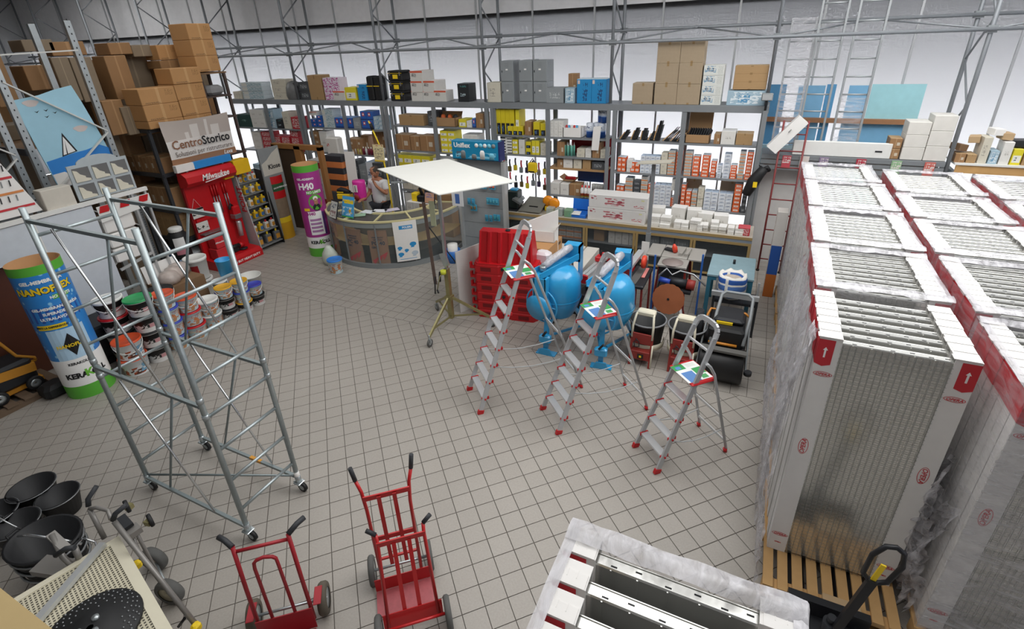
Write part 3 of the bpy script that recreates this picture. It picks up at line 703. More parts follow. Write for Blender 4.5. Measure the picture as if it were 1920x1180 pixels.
# bench with a perforated top
A = Vector((-4.05, 1.08, .9)); ex = Vector((.968, -.25, 0)); ey = Vector((-.25, -.968, 0))
bn = thing('work_bench', 'cream steel bench with a perforated top in the lower left corner', 'bench', (A.x, A.y, 0), math.atan2(ex.y, ex.x))
M_cream = mat('cream enamel', 'd9d3bd', .5, 0, .06)
def perforated(name, base, hole, sc_):
    m, t_, b = _nt(name); N = t_.nodes; L = t_.links; b.inputs['Roughness'].default_value = .5
    tc = N.new('ShaderNodeTexCoord'); sp = N.new('ShaderNodeSeparateXYZ'); L.new(tc.outputs['Object'], sp.inputs[0]); ks = []
    for ax in (0, 1):
        f = N.new('ShaderNodeMath'); f.operation = 'MULTIPLY'; f.inputs[1].default_value = sc_; L.new(sp.outputs[ax], f.inputs[0])
        g = N.new('ShaderNodeMath'); g.operation = 'FRACT'; L.new(f.outputs[0], g.inputs[0]); h = N.new('ShaderNodeMath'); h.operation = 'GREATER_THAN'; h.inputs[1].default_value = .45; L.new(g.outputs[0], h.inputs[0]); ks.append(h.outputs[0])
    q = N.new('ShaderNodeMath'); q.operation = 'MULTIPLY'; L.new(ks[0], q.inputs[0]); L.new(ks[1], q.inputs[1])
    nz = N.new('ShaderNodeTexNoise'); nz.inputs['Scale'].default_value = 4; L.new(tc.outputs['Object'], nz.inputs['Vector'])
    st = N.new('ShaderNodeMix'); st.data_type = 'RGBA'; st.inputs[6].default_value = (*srgb(base), 1); st.inputs[7].default_value = (*[v*.75 for v in srgb(base)], 1); L.new(nz.outputs['Fac'], st.inputs[0])
    c = N.new('ShaderNodeMix'); c.data_type = 'RGBA'; L.new(q.outputs[0], c.inputs[0]); L.new(st.outputs[2], c.inputs[6]); c.inputs[7].default_value = (*srgb(hole), 1); L.new(c.outputs[2], b.inputs['Base Color'])
    return m
MB().box((.04, -.9, .885), (1.5, -.06, .895)).build('perforated_sheet', perforated('perforated cream', 'd6cfb6', '4a463c', 42), bn)
mb = MB(); mb.box((0, -.07, .86), (1.54, 0, .9)); mb.box((0, -.95, .86), (.05, -.07, .9)); mb.box((1.49, -.95, .86), (1.54, -.07, .9)); mb.build('rim', M_cream, bn)
for x, y in ((.03, -.05), (1.5, -.05), (.03, -.9), (1.5, -.9)): MB().box((x-.02, y-.02, 0), (x+.02, y+.02, .86)).build('leg', M_cream, bn)
# things on the bench
R = bn.matrix_basis.to_3x3() if False else Matrix.Rotation(math.atan2(ex.y, ex.x), 3, 'Z')
def onb(x, y, z=.9): v = R @ Vector((x, y, 0)); return (A.x+v.x, A.y+v.y, z)
d_ = thing('grinding_disc', 'black round grinding disc with pale studs lying on the bench', 'disc', onb(.72, -.34, .897))
MB().lathe([(0.02, .0), (.28, 0), (.285, .012), (.28, .024), (.15, .03), (.13, .05), (.02, .05)], 40).build('plate', M_black, d_)
st = MB().lathe([(.006, 0), (.005, .004), (.001, .005)], 6).mesh('stud', M_rimw)
for i in range(130):
    a = i*2.39996; rr = .15+.12*math.sqrt((i+.5)/130); link('stud', st, d_, (rr*math.cos(a), rr*math.sin(a), .0255+(.28-rr)*.04))
for k in range(3): a = k*2.1; MB().lathe([(.022, .05), (.022, .065), (.001, .067)], 12, Matrix.Translation((.06*math.cos(a), .06*math.sin(a), 0))).build('bolt', M_steel, d_)
o = MB().bar(Vector(onb(.02, -.10, .925)), Vector(onb(.55, -.80, .925)), .05, .035).build('metal_bar', M_alu); tag(o, 'long square aluminium bar lying across the perforated bench', 'metal bar')
o = MB().tube([onb(.95, -.26, .935), onb(.62, -.62, .935)], .03, 10).build('black_tube', M_black); tag(o, 'short black tube lying on the bench beside the disc', 'tube')
# grey convertible truck leaning on the bench
M_gtruck = mat('grey truck tube', '8d8a86', .42, .35, .06)
g = thing('folding_truck', 'grey convertible hand truck with black grips and pneumatic wheels leaning on the bench', 'hand truck', tuple(onz(326, 1135)))
go = g.location
def G_(x, y, z): return onz(x, y, z)-go
MB().tube([G_(214, 978, 1.12), G_(372, 1178, .42)], .019, 8).build('side_tube', M_gtruck, g)
MB().tube([G_(168, 955, 1.12), G_(196, 1010, .88)], .019, 8).build('side_tube', M_gtruck, g)
MB().tube([G_(168, 955, 1.12), G_(180, 952, 1.14), G_(203, 958, 1.14), G_(208, 974, 1.12)], .015, 8).build('top_loop', M_gtruck, g)
MB().tube([G_(166, 950, 1.13), G_(165, 936, 1.18), G_(181, 912, 1.25)], .019, 8).build('grip', M_grip, g)
MB().tube([G_(212, 976, 1.13), G_(216, 964, 1.18), G_(238, 946, 1.22)], .019, 8).build('grip', M_grip, g)
for a, b in (((225, 985, 1.0), (246, 1022, .85)), ((248, 1005, .92), (266, 1048, .7)), ((257, 1002, .92), (303, 1090, .2)), ((262, 1040, .7), (300, 1090, .25))): MB().tube([G_(*a), G_(*b)], .014, 8).build('frame_tube', M_gtruck, g)
MB().bar(G_(240, 1003, .95), G_(262, 988, .95), .09, .05).build('castor_block', M_gtruck, g)
for p, q in (((238, 950, .98), (246, 952, .98)), ((282, 976, .95), (274, 984, .95))):
    c0 = G_(*p); w_ = wheel(g, c0, (.3, 1, 0), .055, .03, M_black); MB().bar(c0, G_(*q), .05, .04).build('castor_fork', M_zincy, w_)
MB().bar(G_(224, 972, 1.02), G_(240, 990, 1.0), .08, .03).build('latch', M_dark, g)
ax = (onz(326, 1132)-onz(298, 1060)).normalized()
for p in ((327, 1127), (297, 1066)): c0 = onz(*p)-go+Vector((0, 0, .125)); wheel(g, c0, (-.25, 1, 0), .125, .08, M_tyre, mat('pale wheel hub', 'b7b09a', .4, .5))
MB().tube([onz(327, 1127)-go+Vector((0, 0, .125)), onz(297, 1066)-go+Vector((0, 0, .125))], .012, 8).build('axle', M_steel, g)
for p in ((256, 1060, .8), (368, 1176, .45)): MB().bbox(tuple(G_(*p)-Vector((.03, .03, .03))), tuple(G_(*p)+Vector((.03, .03, .03))), .012).build('yellow_catch', M_yellow, g)
MB().tube([G_(350, 1155, .45), G_(335, 1175, .3)], .012, 6).build('pedal', M_dark, g)
# second grey truck, mostly hidden between tub and bench
g = thing('folding_truck', 'second grey truck head with black grip between the large tub and the bench', 'hand truck', tuple(onz(120, 1090)))
go = g.location
MB().tube([G_(150, 1075, .8), G_(118, 1045, .95), G_(97, 1003, 1.05)], .02, 8).build('side_tube', M_gtruck, g)
MB().tube([G_(104, 1042, 1.0), G_(122, 1030, 1.04), G_(140, 1027, 1.05)], .02, 8).build('grip', M_grip, g)
MB().bar(G_(95, 1002, 1.04), G_(125, 1030, .98), .06, .03).build('bracket', M_gtruck, g)
MB().tube([G_(140, 1028, 1.0), G_(152, 1056, .85)], .022, 8).build('side_tube', M_gtruck, g)
MB().bar(G_(74, 1060, .8), G_(128, 1068, .8), .14, .05).build('castor_block', M_gtruck, g)
for zz in (0,): MB().tube([G_(130, 1075, .75), onz(120, 1090)-go+Vector((0, 0, 0))], .02, 8).build('stand', M_gtruck, g)

# ================================================================== panel lift with its board
lf = thing('panel_lift', 'brass-coloured tripod lift stand with crank under the white board', 'lift stand', (-4.15, 6.09, 0))
mb = MB(); mb.box((-.035, -.035, .16), (.035, .035, 1.05)); mb.build('mast', M_zincy, lf)
MB().box((-.022, -.022, .9), (.022, .022, 2.44)).build('inner_mast', M_steel, lf)
MB().box((-.055, -.055, .5), (.055, .055, .58)).build('collar', M_zincy, lf)
for a in (-90, 20, 145):
    d = Vector((math.cos(math.radians(a)), math.sin(math.radians(a)), 0)); e = d*.66
    MB().bar(d*.04+Vector((0, 0, .54)), e+Vector((0, 0, .17)), .03, .04).build('leg', M_zincy, lf)
    MB().bar(d*.04+Vector((0, 0, .2)), d*.5+Vector((0, 0, .24)), .02, .025).build('strut', M_zincy, lf)
    cs = MB().tube([e+Vector((0, 0, .12)), e+Vector((0, 0, .2))], .015, 8).build('castor', M_steel, lf)
    wheel(cs, e+Vector((0, 0, .065)), (-d.y, d.x, 0), .065, .035, M_tyre)
    MB().bar(e+Vector((0, 0, .13)), e+Vector((0, 0, .06)), .05, .03).build('fork', M_steel, cs)
wn = MB().cyl((0, -.1, 1.0), .045, .06, 14, Matrix.Translation((0, 0, 0))).build('winch', mat('winch yellow', 'c9cf3a', .5), lf)
MB().tube([(-.02, -.1, 1.0), (-.03, -.16, .98), (-.08, -.2, .75)], .008, 6).build('crank', M_zincy, wn)
MB().tube([(-.08, -.2, .75), (-.04, -.23, .72)], .014, 8).build('crank_grip', M_black, wn)
MB().tube([(0, -.05, 1.05), (-.08, -.08, 1.0), (-.09, -.09, .85)], .02, 8).build('handle', M_dark, lf)
MB().bar((-.05, 0, 1.3), (.01, 0, 1.1), .02, .12).build('bracket', M_steel, lf)
mb = MB()
for dx, dy in ((.6, .3), (-.6, -.3), (-.25, .5), (.25, -.5)): mb.bar((0, 0, 2.44), (dx, dy, 2.455), .03, .02)
mb.build('cradle', M_steel, lf)
zb = 2.47; k_ = (4.2907-zb)/(4.2907-2.0)
cn = [CAM+(Vector(p)-CAM)*k_ for p in ((-6.86, 8.0, 2), (-5.96, 9.2, 2), (-3.74, 7.92, 2), (-4.62, 6.77, 2))]
cn = [Vector((p.x, p.y, zb)) for p in cn]
o = MB().slab(cn[3], cn[2], cn[1], cn[0], .0125).build('plasterboard', mat('white plasterboard', 'dcdcd6', .7, 0, .02)); tag(o, 'large white rectangular board carried flat on the lift stand', 'board')
# rust-brown folding stand behind the lift
r = thing('sheet_stand', 'narrow rust-stained metal stand behind the lift mast', 'stand', (-5.12, 7.1, 0))
mb = MB(); mb.bar((0, 0, .15), (-.13, .1, 1.7), .07, .01, (0, 1, 0)); mb.build('sheet', mat('rust-stained steel', '7d6a62', .55, .3, .35, 6), r)
for a, b in (((-.02, .02, .3), (-.22, .35, 0)), ((0, 0, .3), (.04, -.1, 0)), ((-.1, .08, 1.3), (.5, .5, 0))): MB().tube([a, b], .012, 6).build('leg', M_dark, r)

# ================================================================== red plastic barriers
M_bar = mat('red barrier plastic', 'c3141d', .42, 0, .05)
def barrier(z, label, upright=False):
    r = thing('plastic_barrier', label, 'barrier', (-3.45, 6.86, z), math.radians(8), 'stacked red barriers')
    L, h = .54, .5
    mb = MB()
    if upright:
        n = 5; prof = []
        for i in range(n):   # fluted front
            x0, x1 = -L*.86+i*2*L*.86/n, -L*.86+(i+1)*2*L*.86/n; wv = (x1-x0)
            prof += [(x0+.02, -.2), (x0+wv*.25, -.165), (x0+wv*.75, -.165), (x1-.02, -.2)]
        poly = prof+[(L*.86, -.15), (L*.86, .18), (-L*.86, .18), (-L*.86, -.15)]
        n_ = len(poly); top = [(x*.94, y*.55) for x, y in poly]
        mb.add([(x, y, 0) for x, y in poly]+[(x, y, h) for x, y in top], [tuple(range(n_-1, -1, -1)), tuple(range(n_, 2*n_))]+[(i, (i+1) % n_, n_+(i+1) % n_, n_+i) for i in range(n_)])
        mb.build('body', M_bar, r)
        MB().cyl((.02, 0, h), .04, .02, 14).build('filler_cap', M_dark, r)
    else:
        poly = [(-L, -.16), (-L*.88, -.25), (-.1, -.25), (-.07, -.235), (.07, -.235), (.1, -.25), (L*.88, -.25), (L, -.16), (L, .2), (-L, .2)]
        n_ = len(poly)
        rings = [(1.0, 0), (1.0, .13), (.975, .135), (.97, .165)]
        for s_, zz in rings: mb.v += [(x*s_, y*s_, zz) for x, y in poly]
        for k in range(3): 
            for i in range(n_): mb.f.append((k*n_+i, k*n_+(i+1) % n_, (k+1)*n_+(i+1) % n_, (k+1)*n_+i)); mb.sm.append(False); mb.mi.append(0)
        mb.f += [tuple(range(n_-1, -1, -1)), tuple(range(3*n_, 4*n_))]; mb.sm += [False]*2; mb.mi += [0]*2
        mb.build('body', M_bar, r)
        for x in (-.31, .31): MB().box((x-.09, -.253, .03), (x+.09, -.245, .1)).build('forklift_slot', mat('slot red shade', '7d0f15', .6), r)
        MB().box((-L-.07, -.19, .04), (-L+.02, -.13, .075)).build('hook', M_bar, r); MB().box((-L-.07, -.19, .075), (-L-.04, -.13, .14)).build('hook', M_bar, r)
        MB().cyl((-.02, 0, 0), .028, .008, 12, Matrix.Translation((0, -.25, .09)) @ Matrix.Rotation(PI/2, 4, 'X')).build('plug', M_dark, r)
    return r
ords = ['bottom', 'second', 'third', 'fourth', 'fifth', 'topmost']
for k in range(6): barrier(.05+k*.166 if k else .0, f'{ords[k]} of the six nested red barriers' if k < 1 or k == 5 else f'{ords[k]} from the floor of the six nested red barriers') if False else barrier(k*.166, f'{ords[k]} barrier of the six stacked flat, counted from the floor')
barrier(6*.166, 'fluted red barrier standing upright on top of the red stack', True)
# white boards behind the barriers
o = MB().slab((-4.26, 6.55, 0), (-4.235, 6.56, 0), (-4.235, 6.56, 1.15), (-4.26, 6.55, 1.15), 0) if False else MB()
mb = MB(); mb.slab((-4.27, 6.55, 0), (-3.7, 7.85, 0), (-3.7, 7.85, 1.18), (-4.27, 6.55, 1.13), .02); o = mb.build('board', mat('white laminate', 'dad9d6', .5, 0, .03)); tag(o, 'white board standing on edge left of the red barriers', 'board')
mb = MB(); mb.slab((-3.9, 7.55, .55), (-3.0, 8.0, .55), (-3.0, 8.0, 1.55), (-3.9, 7.55, 1.2), .02); o = mb.build('board', M_paper); tag(o, 'white sheet leaning behind the red barriers', 'board')

# ================================================================== concrete mixers
def mixer(loc, rz, label):
    r = thing('concrete_mixer', label, 'concrete mixer', loc, rz, 'blue concrete mixers')
    # drum: axis upright, mouth down, local origin on the floor below the drum
    MB().lathe([(.02, 1.28), (.12, 1.275), (.24, 1.22), (.305, 1.12), (.32, 1.02), (.325, .82), (.322, .80), (.325, .78), (.29, .66), (.22, .52), (.21, .50), (.19, .5)], 36).build('drum', M_blue, r)
    MB().lathe([(.328, .815), (.334, .80), (.328, .785)], 36).build('seam_band', M_blue, r)
    # gear cover with handwheel on the front left
    a = Vector((-.16, -.36, .76)); d = Vector((-.25, -1, .0)).normalized(); M = frameM(a, Vector((0, 0, 1)).cross(d), (0, 0, 1))
    MB().lathe([(.001, -.05), (.17, -.05), (.19, -.03), (.19, .08), (.001, .08)], 28, M).build('gear_cover', M_blue, r)
    ring = [M @ Vector((.265*math.cos(q*PI/16), .265*math.sin(q*PI/16), -.04)) for q in range(32)]
    hw = MB().tube(ring, .013, 8, closed=True).build('hand_wheel', M_blue, r)
    for q in range(3): MB().tube([M @ Vector((0, 0, -.045)), M @ Vector((.265*math.cos(q*2.1), .265*math.sin(q*2.1), -.04))], .009, 6).build('spoke', M_blue, hw)
    # yoke over the drum
    mb = MB()
    for dx in (-.09, .09):
        mb.box((dx-.3+.16-.015, -.42, .8), (dx-.3+.16+.015, -.3, 1.22)); 
    mb.bar((-.22, -.36, 1.21), (.12, .33, 1.3), .2, .014); mb.bar((-.305, -.33, 1.25), (.04, .36, 1.34), .014, .09); mb.bar((-.13, -.41, 1.25), (.21, .28, 1.34), .014, .09)
    mb.box((-.23, -.42, .78), (-.05, -.405, 1.22))
    mb.box((-.0, .27, 1.25), (.22, .30, 1.5)); mb.box((.0, .3, 1.47), (.22, .44, 1.5)); mb.box((-.02, .27, .5), (.0, .44, 1.5)); mb.box((.2, .27, .9), (.22, .44, 1.5))
    mb.build('yoke', M_blue, r)
    MB().tube([(-.16, -.2, 1.32), (-.13, -.14, 1.34), (-.1, -.08, 1.37), (.05, .2, 1.46), (.08, .27, 1.47)], [.045, .055, .06, .06, .05], 10).build('wrapped_motor', M_filmt, r)
    MB().tube([(-.17, -.2, 1.26), (-.17, -.2, 1.33)], .05, 12).build('motor_cap', M_steel, r)
    # stand
    MB().bar((-.06, -.4, .08), (-.06, -.3, .8), .07, .05, (0, 1, 0)).build('front_post', M_blue, r)
    mb = MB(); mb.box((-.2, -.46, 0), (.1, -.34, .015)); mb.prism([(-.16, 0), (.06, 0), (.02, .09), (-.12, .09)], -.01, .01, Matrix.Translation((0, -.45, .015)) @ Matrix.Rotation(PI/2, 4, 'X')); mb.build('front_foot', M_blue, r)
    ft = MB().bbox((-.15, -.47, .2), (.03, -.37, .33), .02).build('pedal_housing', M_blue, r)
    MB().bar((-.08, -.46, .33), (-.02, -.48, .42), .03, .03).build('pedal', M_black, ft)
    MB().bar((.0, -.3, .28), (.27, .45, .1), .03, .03).build('rear_bar', M_blue, r); MB().bar((.15, .15, .6), (.27, .5, .1), .05, .05).build('rear_post', M_blue, r); MB().bar((-.1, -.3, .28), (-.27, .5, .1), .03, .03).build('rear_bar', M_blue, r)
    for x in (-.27, .27): wheel(r, (x, .5, .1), (1, 0, 0), .1, .05, M_black)
    return r
mixer((-2.36, 6.33, 0), 0, 'blue concrete mixer right of the red barriers, handwheel at its front')
mixer((-1.56, 6.30, 0), .12, 'blue concrete mixer behind the middle step ladder')
# ================================================================== bucket mixers
M_mred = mat('dull machine red', '8c2b24', .55, 0, .12)
M_ivory = mat('ivory tube', 'd8d2bd', .5, 0, .1)
def bmixer(loc, rz, label):
    r = thing('bucket_mixer', label, 'mortar mixer', loc, rz, 'bucket mixers with red frames')
    MB().lathe([(.001, .2), (.2, .2), (.245, .56), (.255, .58), (.255, .6), (.24, .6), (.19, .22), (.001, .22)], 28).build('bucket', M_black, r)
    MB().tube([(.255*math.cos(a*PI/14), .255*math.sin(a*PI/14), .595) for a in range(28)], .013, 6, closed=True).build('bucket_rim', mat('grey rim plastic', '77797c', .5), r)
    MB().lathe([(.12, .14), (.24, .2), (.25, .3), (.245, .3), (.23, .21), (.1, .16)], 28, None, True, -PI, .4).build('cradle', M_ivory, r)
    for s_ in (-1, 1):
        MB().bar((s_*.14, -.34, 0), (s_*.14, -.25, .45), .03, .03, (0, 1, 0)).build('front_leg', M_mred, r)
        MB().bar((s_*.12, .25, 0), (s_*.12, .2, .4), .03, .03, (0, 1, 0)).build('rear_leg', M_mred, r)
        MB().tube([(s_*.14, -.27, .42), (s_*.14, -.25, .6), (s_*.12, -.18, .74), (s_*.11, -.08, .76)], .017, 6).build('arm', M_ivory, r)
    MB().bbox((-.125, -.16, .71), (.125, -.03, .78), .015).build('mixing_bridge', M_ivory, r)
    MB().bbox((-.13, -.285, .33), (.13, -.262, .5), .006).build('front_panel', M_mred, r)
    fp = MB().bbox((-.13, -.335, .1), (.13, -.19, .24), .008).build('motor_box', M_mred, r)
    sw = MB().box((-.03, -.345, .13), (.05, -.335, .2)).build('switch', M_black, fp); MB().box((-.005, -.35, .15), (.025, -.345, .18)).build('switch_key', M_yellow, fp)
    MB().tube([(-.08, -.3, .42), (-.03, -.31, .38), (-.02, -.32, .31), (-.08, -.32, .29), (-.1, -.31, .36), (-.06, -.3, .41)], .007, 6).build('cable', M_dark, r)
    MB().tube([(.16, -.35, .02), (.16, -.3, .35)], .012, 6).build('lever', M_ivory, r)
    return r
bmixer((-1.06, 6.45, 0), -.05, 'left of the two red-framed bucket mixers')
bmixer((-.52, 6.47, 0), -.05, 'right of the two red-framed bucket mixers, behind the shortest ladder')
# ================================================================== block saw with a large blade, tile saws, table saw
r = thing('block_saw', 'floor saw with a big rust-coloured round blade facing forward', 'saw', (-.92, 7.5, 0))
M = Matrix.Translation((0, -.2, .52)) @ Matrix.Rotation(math.radians(78), 4, 'X')
pts = []; n = 48
for i in range(n): a = 2*PI*i/n; q = .245 if i % 3 else .237; pts.append((q*math.cos(a), q*math.sin(a)))
bl = MB().prism(pts, -.004, .004, M).build('blade', mat('rust blade', 'a5623f', .6, .2, .18, 6), r)
MB().cyl((0, 0, .004), .018, .01, 12, M).build('bore', M_black, bl)
for s_ in (-1, 1): MB().bar((s_*.27, -.25, 0), (s_*.1, .1, .55), .04, .04).build('leg', M_alu, r); MB().bar((s_*.2, .3, 0), (s_*.1, .1, .55), .04, .04).build('leg', M_mred, r)
MB().tube([(-.06, .1, .7), (.22, .1, .68)], .07, 14).build('motor', M_dark, r)
MB().tube([(.22, .1, .68), (.34, .1, .67)], .085, 14).build('motor_cap', M_mred, r)
MB().tube([(-.2, .06, .72), (-.03, .04, .7)], .045, 12).build('plug', mat('blue plug plastic', '2d4aa8', .4), r)
MB().tube([(-.22, .05, .55), (-.2, .03, .8), (-.1, .05, .92), (-.02, .1, .8), (.1, .12, .88), (.3, .14, .84), (.5, .05, .72)], .016, 6).build('hose', M_rimw, r)
MB().bar((-.2, .12, .58), (.3, .12, .58), .3, .04).build('bed', M_dark, r)
# tile saw on red legs
r = thing('tile_saw', 'tile saw with a white rail and red end plate beside the right mixer', 'saw', (-1.41, 7.5, 0))
MB().bbox((-.15, -.4, .70), (.13, .38, .76), .015).build('water_tray', M_dark, r)
MB().bar((-.06, -.36, .765), (-.02, .3, .765), .12, .008).build('cutting_table', mat('grey table plate', '6d6c6a', .5, .3), r)
MB().bar((.06, -.1, .775), (.06, .28, .775), .05, .01).build('fence', mat('pink guide', 'd9857f', .6), r)
rl = MB().bar((-.12, -.4, 1.03), (-.08, .36, 1.03), .10, .05).build('rail', M_alu, r)
MB().bar((-.13, -.43, .97), (-.13, -.39, .97), .13, .16).build('end_plate', M_mred, r)
M = frameM((.02, .12, .95), (0, 1, 0), (0, 0, 1)); hd = MB().lathe([(.001, -.03), (.1, -.03), (.11, 0), (.1, .03), (.001, .03)], 20, M).build('blade_guard', mat('orange guard', 'd9432a', .4), r)
MB().bbox((-.18, .05, .9), (-.1, .25, 1.0), .02).build('motor', M_dark, r)
for x in (-.12, .1):
    for y in (-.34, .32): MB().bar((x, y, 0), (x, y, .7), .03, .03).build('leg', M_mred, r)


for (bx, by, tx, ty, z_, lab) in ((1222, 560, 1226, 470, .3, 'blue painted upright bar left of the table saw'), (1308, 560, 1318, 478, .3, 'blue painted upright bar right of the table saw')):
    b0 = onz(bx, by, z_); o = MB().bar((b0.x, b0.y, 0), (b0.x, b0.y, 1.08), .028, .028).build('upright_bar', mat('blue bar paint', '2a62b0', .4)); tag(o, lab, 'bar')
r = thing('table_saw', 'grey table saw with an orange guard in front of the counter', 'saw', (-1.0, 8.4, 0))
M_tbl = mat('grey machine table', 'a3a09a', .45, .2, .05)
for x0, x1 in ((-.47, -.23), (-.22, .2), (.21, .45)): MB().bbox((x0, -.2, .82), (x1, .33, .855), .006).build('table_plate', M_tbl, r)
MB().bbox((-.22, -.55, .80), (.24, -.2, .84), .006).build('front_plate', M_tbl, r)
MB().lathe([(.001, .842), (.17, .842), (.17, .848), (.001, .85)], 28, Matrix.Translation((.0, -.4, 0))).build('round_insert', mat('grey mauve disc', '8b7f7b', .5), r)
mb = MB(); mb.box((-.2, -.5, .3), (.2, .3, .8)); mb.build('cabinet', M_dark, r)
for s_ in (-1, 1): MB().bar((s_*.25, -.5, 0), (s_*.2, -.4, .8), .04, .04).build('leg', M_mred, r); MB().bar((s_*.25, .3, 0), (s_*.2, .25, .8), .04, .04).build('leg', M_mred, r)
for x in (.08, .17): MB().bar((x, -.12, .88), (x+.03, .2, .88), .05, .05).build('fence', M_tbl, r)
MB().lathe([(.001, 0), (.04, 0), (.045, .08), (.02, .14), (.001, .15)], 12, Matrix.Translation((-.02, .0, .87)) @ Matrix.Rotation(-.25, 4, 'Y')).build('blade_guard', mat('orange guard', 'd9432a', .4), r)
MB().bar((-.2, .1, .875), (-.05, .05, .875), .1, .03).build('mitre_gauge', M_dark, r)
# blue bench and a bag of plaster on a trolley in front of it
r = thing('blue_bench', 'worn light blue steel bench in front of the counter end', 'bench', (-.1, 8.28, 0))
MB().bbox((-.34, -.44, .76), (.34, .44, .8), .006).build('top', mat('chipped pale blue paint', '87a3ac', .55, .1, .16, 7), r)
mb = MB(); mb.box((-.33, -.43, .70), (.33, .43, .76)); mb.build('apron', mat('teal paint', '2f6f86', .5), r)
for x in (-.3, .3):
    for y in (-.4, .4): MB().box((x-.03, y-.03, 0), (x+.03, y+.03, .7)).build('leg', MATS['teal paint'], r)
MB().cyl((.02, .1, .8), .02, .07, 10).build('peg', M_dark, r)
r = thing('tool_trolley', 'low black trolley with an aluminium front rail carrying a sack', 'trolley', (0, 7.62, 0))
MB().box((-.3, -.12, .5), (.34, .26, .54)).build('deck', M_dark, r)
MB().bar((-.32, -.13, .66), (.34, -.13, .66), .06, .07).build('front_rail', M_alu, r)
for x in (-.28, .32):
    MB().bar((x, -.13, 0), (x, -.13, .66), .035, .035).build('leg', M_dark, r); MB().bar((x, .24, 0), (x, .24, .75), .03, .03).build('leg', M_alu, r)
r = thing('plaster_sack', 'open white and blue sack of plaster standing on the trolley', 'sack', (-.06, 7.72, .54))
M_sackp = pmat('blue banded sack', 'e4e1da', [(0, 1, .66, .86, '2a58a6', 'all'), (0, 1, .36, .58, '4a71b0', 'all'), (0, 1, .08, .24, '6c8bbd', 'all'), (.28, .38, 0, .9, 'dcd9d2', 'all')], .7)
mb = MB(); n = 24
def sk(i, k): a = 2*PI*i/n; return 1+.05*math.sin(3*a+k)+.03*math.sin(7*a)
prof = [(.17, 0), (.2, .05), (.2, .2), (.205, .3), (.195, .37), (.16, .36), (.13, .3)]
mb.v = [(q*sk(i, k)*math.cos(2*PI*i/n), q*.92*sk(i, k)*math.sin(2*PI*i/n), z+(.02*math.sin(2*i) if k == 4 else 0)) for k, (q, z) in enumerate(prof) for i in range(n)]
mb.f = [(k*n+i, k*n+(i+1) % n, (k+1)*n+(i+1) % n, (k+1)*n+i) for k in range(len(prof)-1) for i in range(n)]; mb.sm = [True]*len(mb.f); mb.mi = [0]*len(mb.f)
mb.build('bag', M_sackp, r)
MB().lathe([(.001, .315), (.1, .31), (.15, .30)], 20).build('powder', mat('plaster powder', 'b3a79a', .95, 0, .15, 30), r)
# walk-behind roller
r = thing('vibrating_roller', 'black walk-behind roller with grey handle loop and orange bars beside the aisle', 'road roller', (-.02, 6.45, 0))
M = Matrix.Rotation(PI/2, 4, 'Y')
MB().lathe([(.001, -.29), (.22, -.29), (.235, -.27), (.235, .25), (.22, .27), (.001, .27)], 32, Matrix.Translation((0, -.2, .235)) @ M).build('drum', mat('black drum steel', '2a2a2b', .4, .4, .1), r)
MB().lathe([(.001, -.29), (.2, -.29), (.2, .27), (.001, .27)], 28, Matrix.Translation((0, .4, .2)) @ M).build('rear_drum', M_dark, r)
MB().bar((-.29, -.3, .5), (.28, -.3, .5), .1, .03).build('drum_shield', mat('grey dusty shield', '5e5d5a', .7), r)
mb = MB(); mb.bbox((-.22, -.15, .42), (.22, .5, .72), .03); mb.build('engine_body', M_black, r)
MB().bbox((-.18, .0, .72), (.2, .4, .8), .03).build('hood', M_dark, r)
M_or = mat('orange bar paint', 'c9812a', .45)
MB().tube([(-.28, .0, .45), (-.27, .2, .72), (-.24, .28, .78), (.2, .28, .78), (.26, .24, .75)], .017, 8).build('roll_bar', M_or, r)
MB().tube([(-.2, -.18, .52), (.15, -.18, .52)], .02, 8).build('orange_bar', M_or, r)
MB().box((-.14, -.02, .725), (.06, .0, .76)).build('warning_plate', M_yellow, r)
MB().tube([(-.18, -.2, .5), (-.16, .1, .8), (-.13, .32, 1.0), (-.08, .36, 1.03), (.2, .36, 1.03), (.26, .32, 1.0), (.26, .1, .8), (.22, -.2, .55)], .022, 8).build('handle_loop', M_grey, r)
MB().tube([(-.15+.04*i, -.1+.012*(i % 2), .66+.01*(i % 3)) for i in range(10)], .022, 6).build('cable_bundle', mat('dusty grey cable', '8d8880', .8), r)
for s_ in (-1, 1): MB().bar((s_*.3, -.25, .2), (s_*.26, .1, .75), .02, .09).build('side_arm', M_grey, r)
MB().cyl((.33, -.3, .2), .05, .05, 12).build('hub', M_dark, r)
MB().tube([(-.36, .1, .12), (-.36, .05, .85)], [.09, .05], 10).build('air_filter', M_dark, r)
# long white cartons, carton box, white canister, tile cutters between the mixers
def carton(name, lo, hi, m, label, cat='box', group=None, b=.006, rz=0):
    cx, cy = (lo[0]+hi[0])/2, (lo[1]+hi[1])/2
    o = MB().bbox((lo[0]-cx, lo[1]-cy, 0), (hi[0]-cx, hi[1]-cy, hi[2]-lo[2]), b).build(name, m, None, (cx, cy, lo[2]), (0, 0, rz)); return tag(o, label, cat, group)
M_longw = mat('long white carton', 'c9c5bd', .75, 0, .05)
for i, (x0, z1) in enumerate(((-3.14, .7), (-2.89, .7), (-2.63, .7))): carton('long_carton', (x0, 7.42, 0.0), (x0+.235, 8.55, z1), M_longw, f'{["left", "middle", "right"][i]} of three long pale cartons behind the left mixer', 'carton', 'long pale cartons')
carton('cardboard_box', (-3.42, 7.5, .72), (-3.0, 8.2, .98), pmat('brown printed carton', 'b88a5a', [(.7, .9, .6, .8, '5a4430'), (.1, .5, .2, .5, '8e6a44', 'n', 30)], axis='x'), 'brown printed box behind the red barriers under the open white carton', 'box')
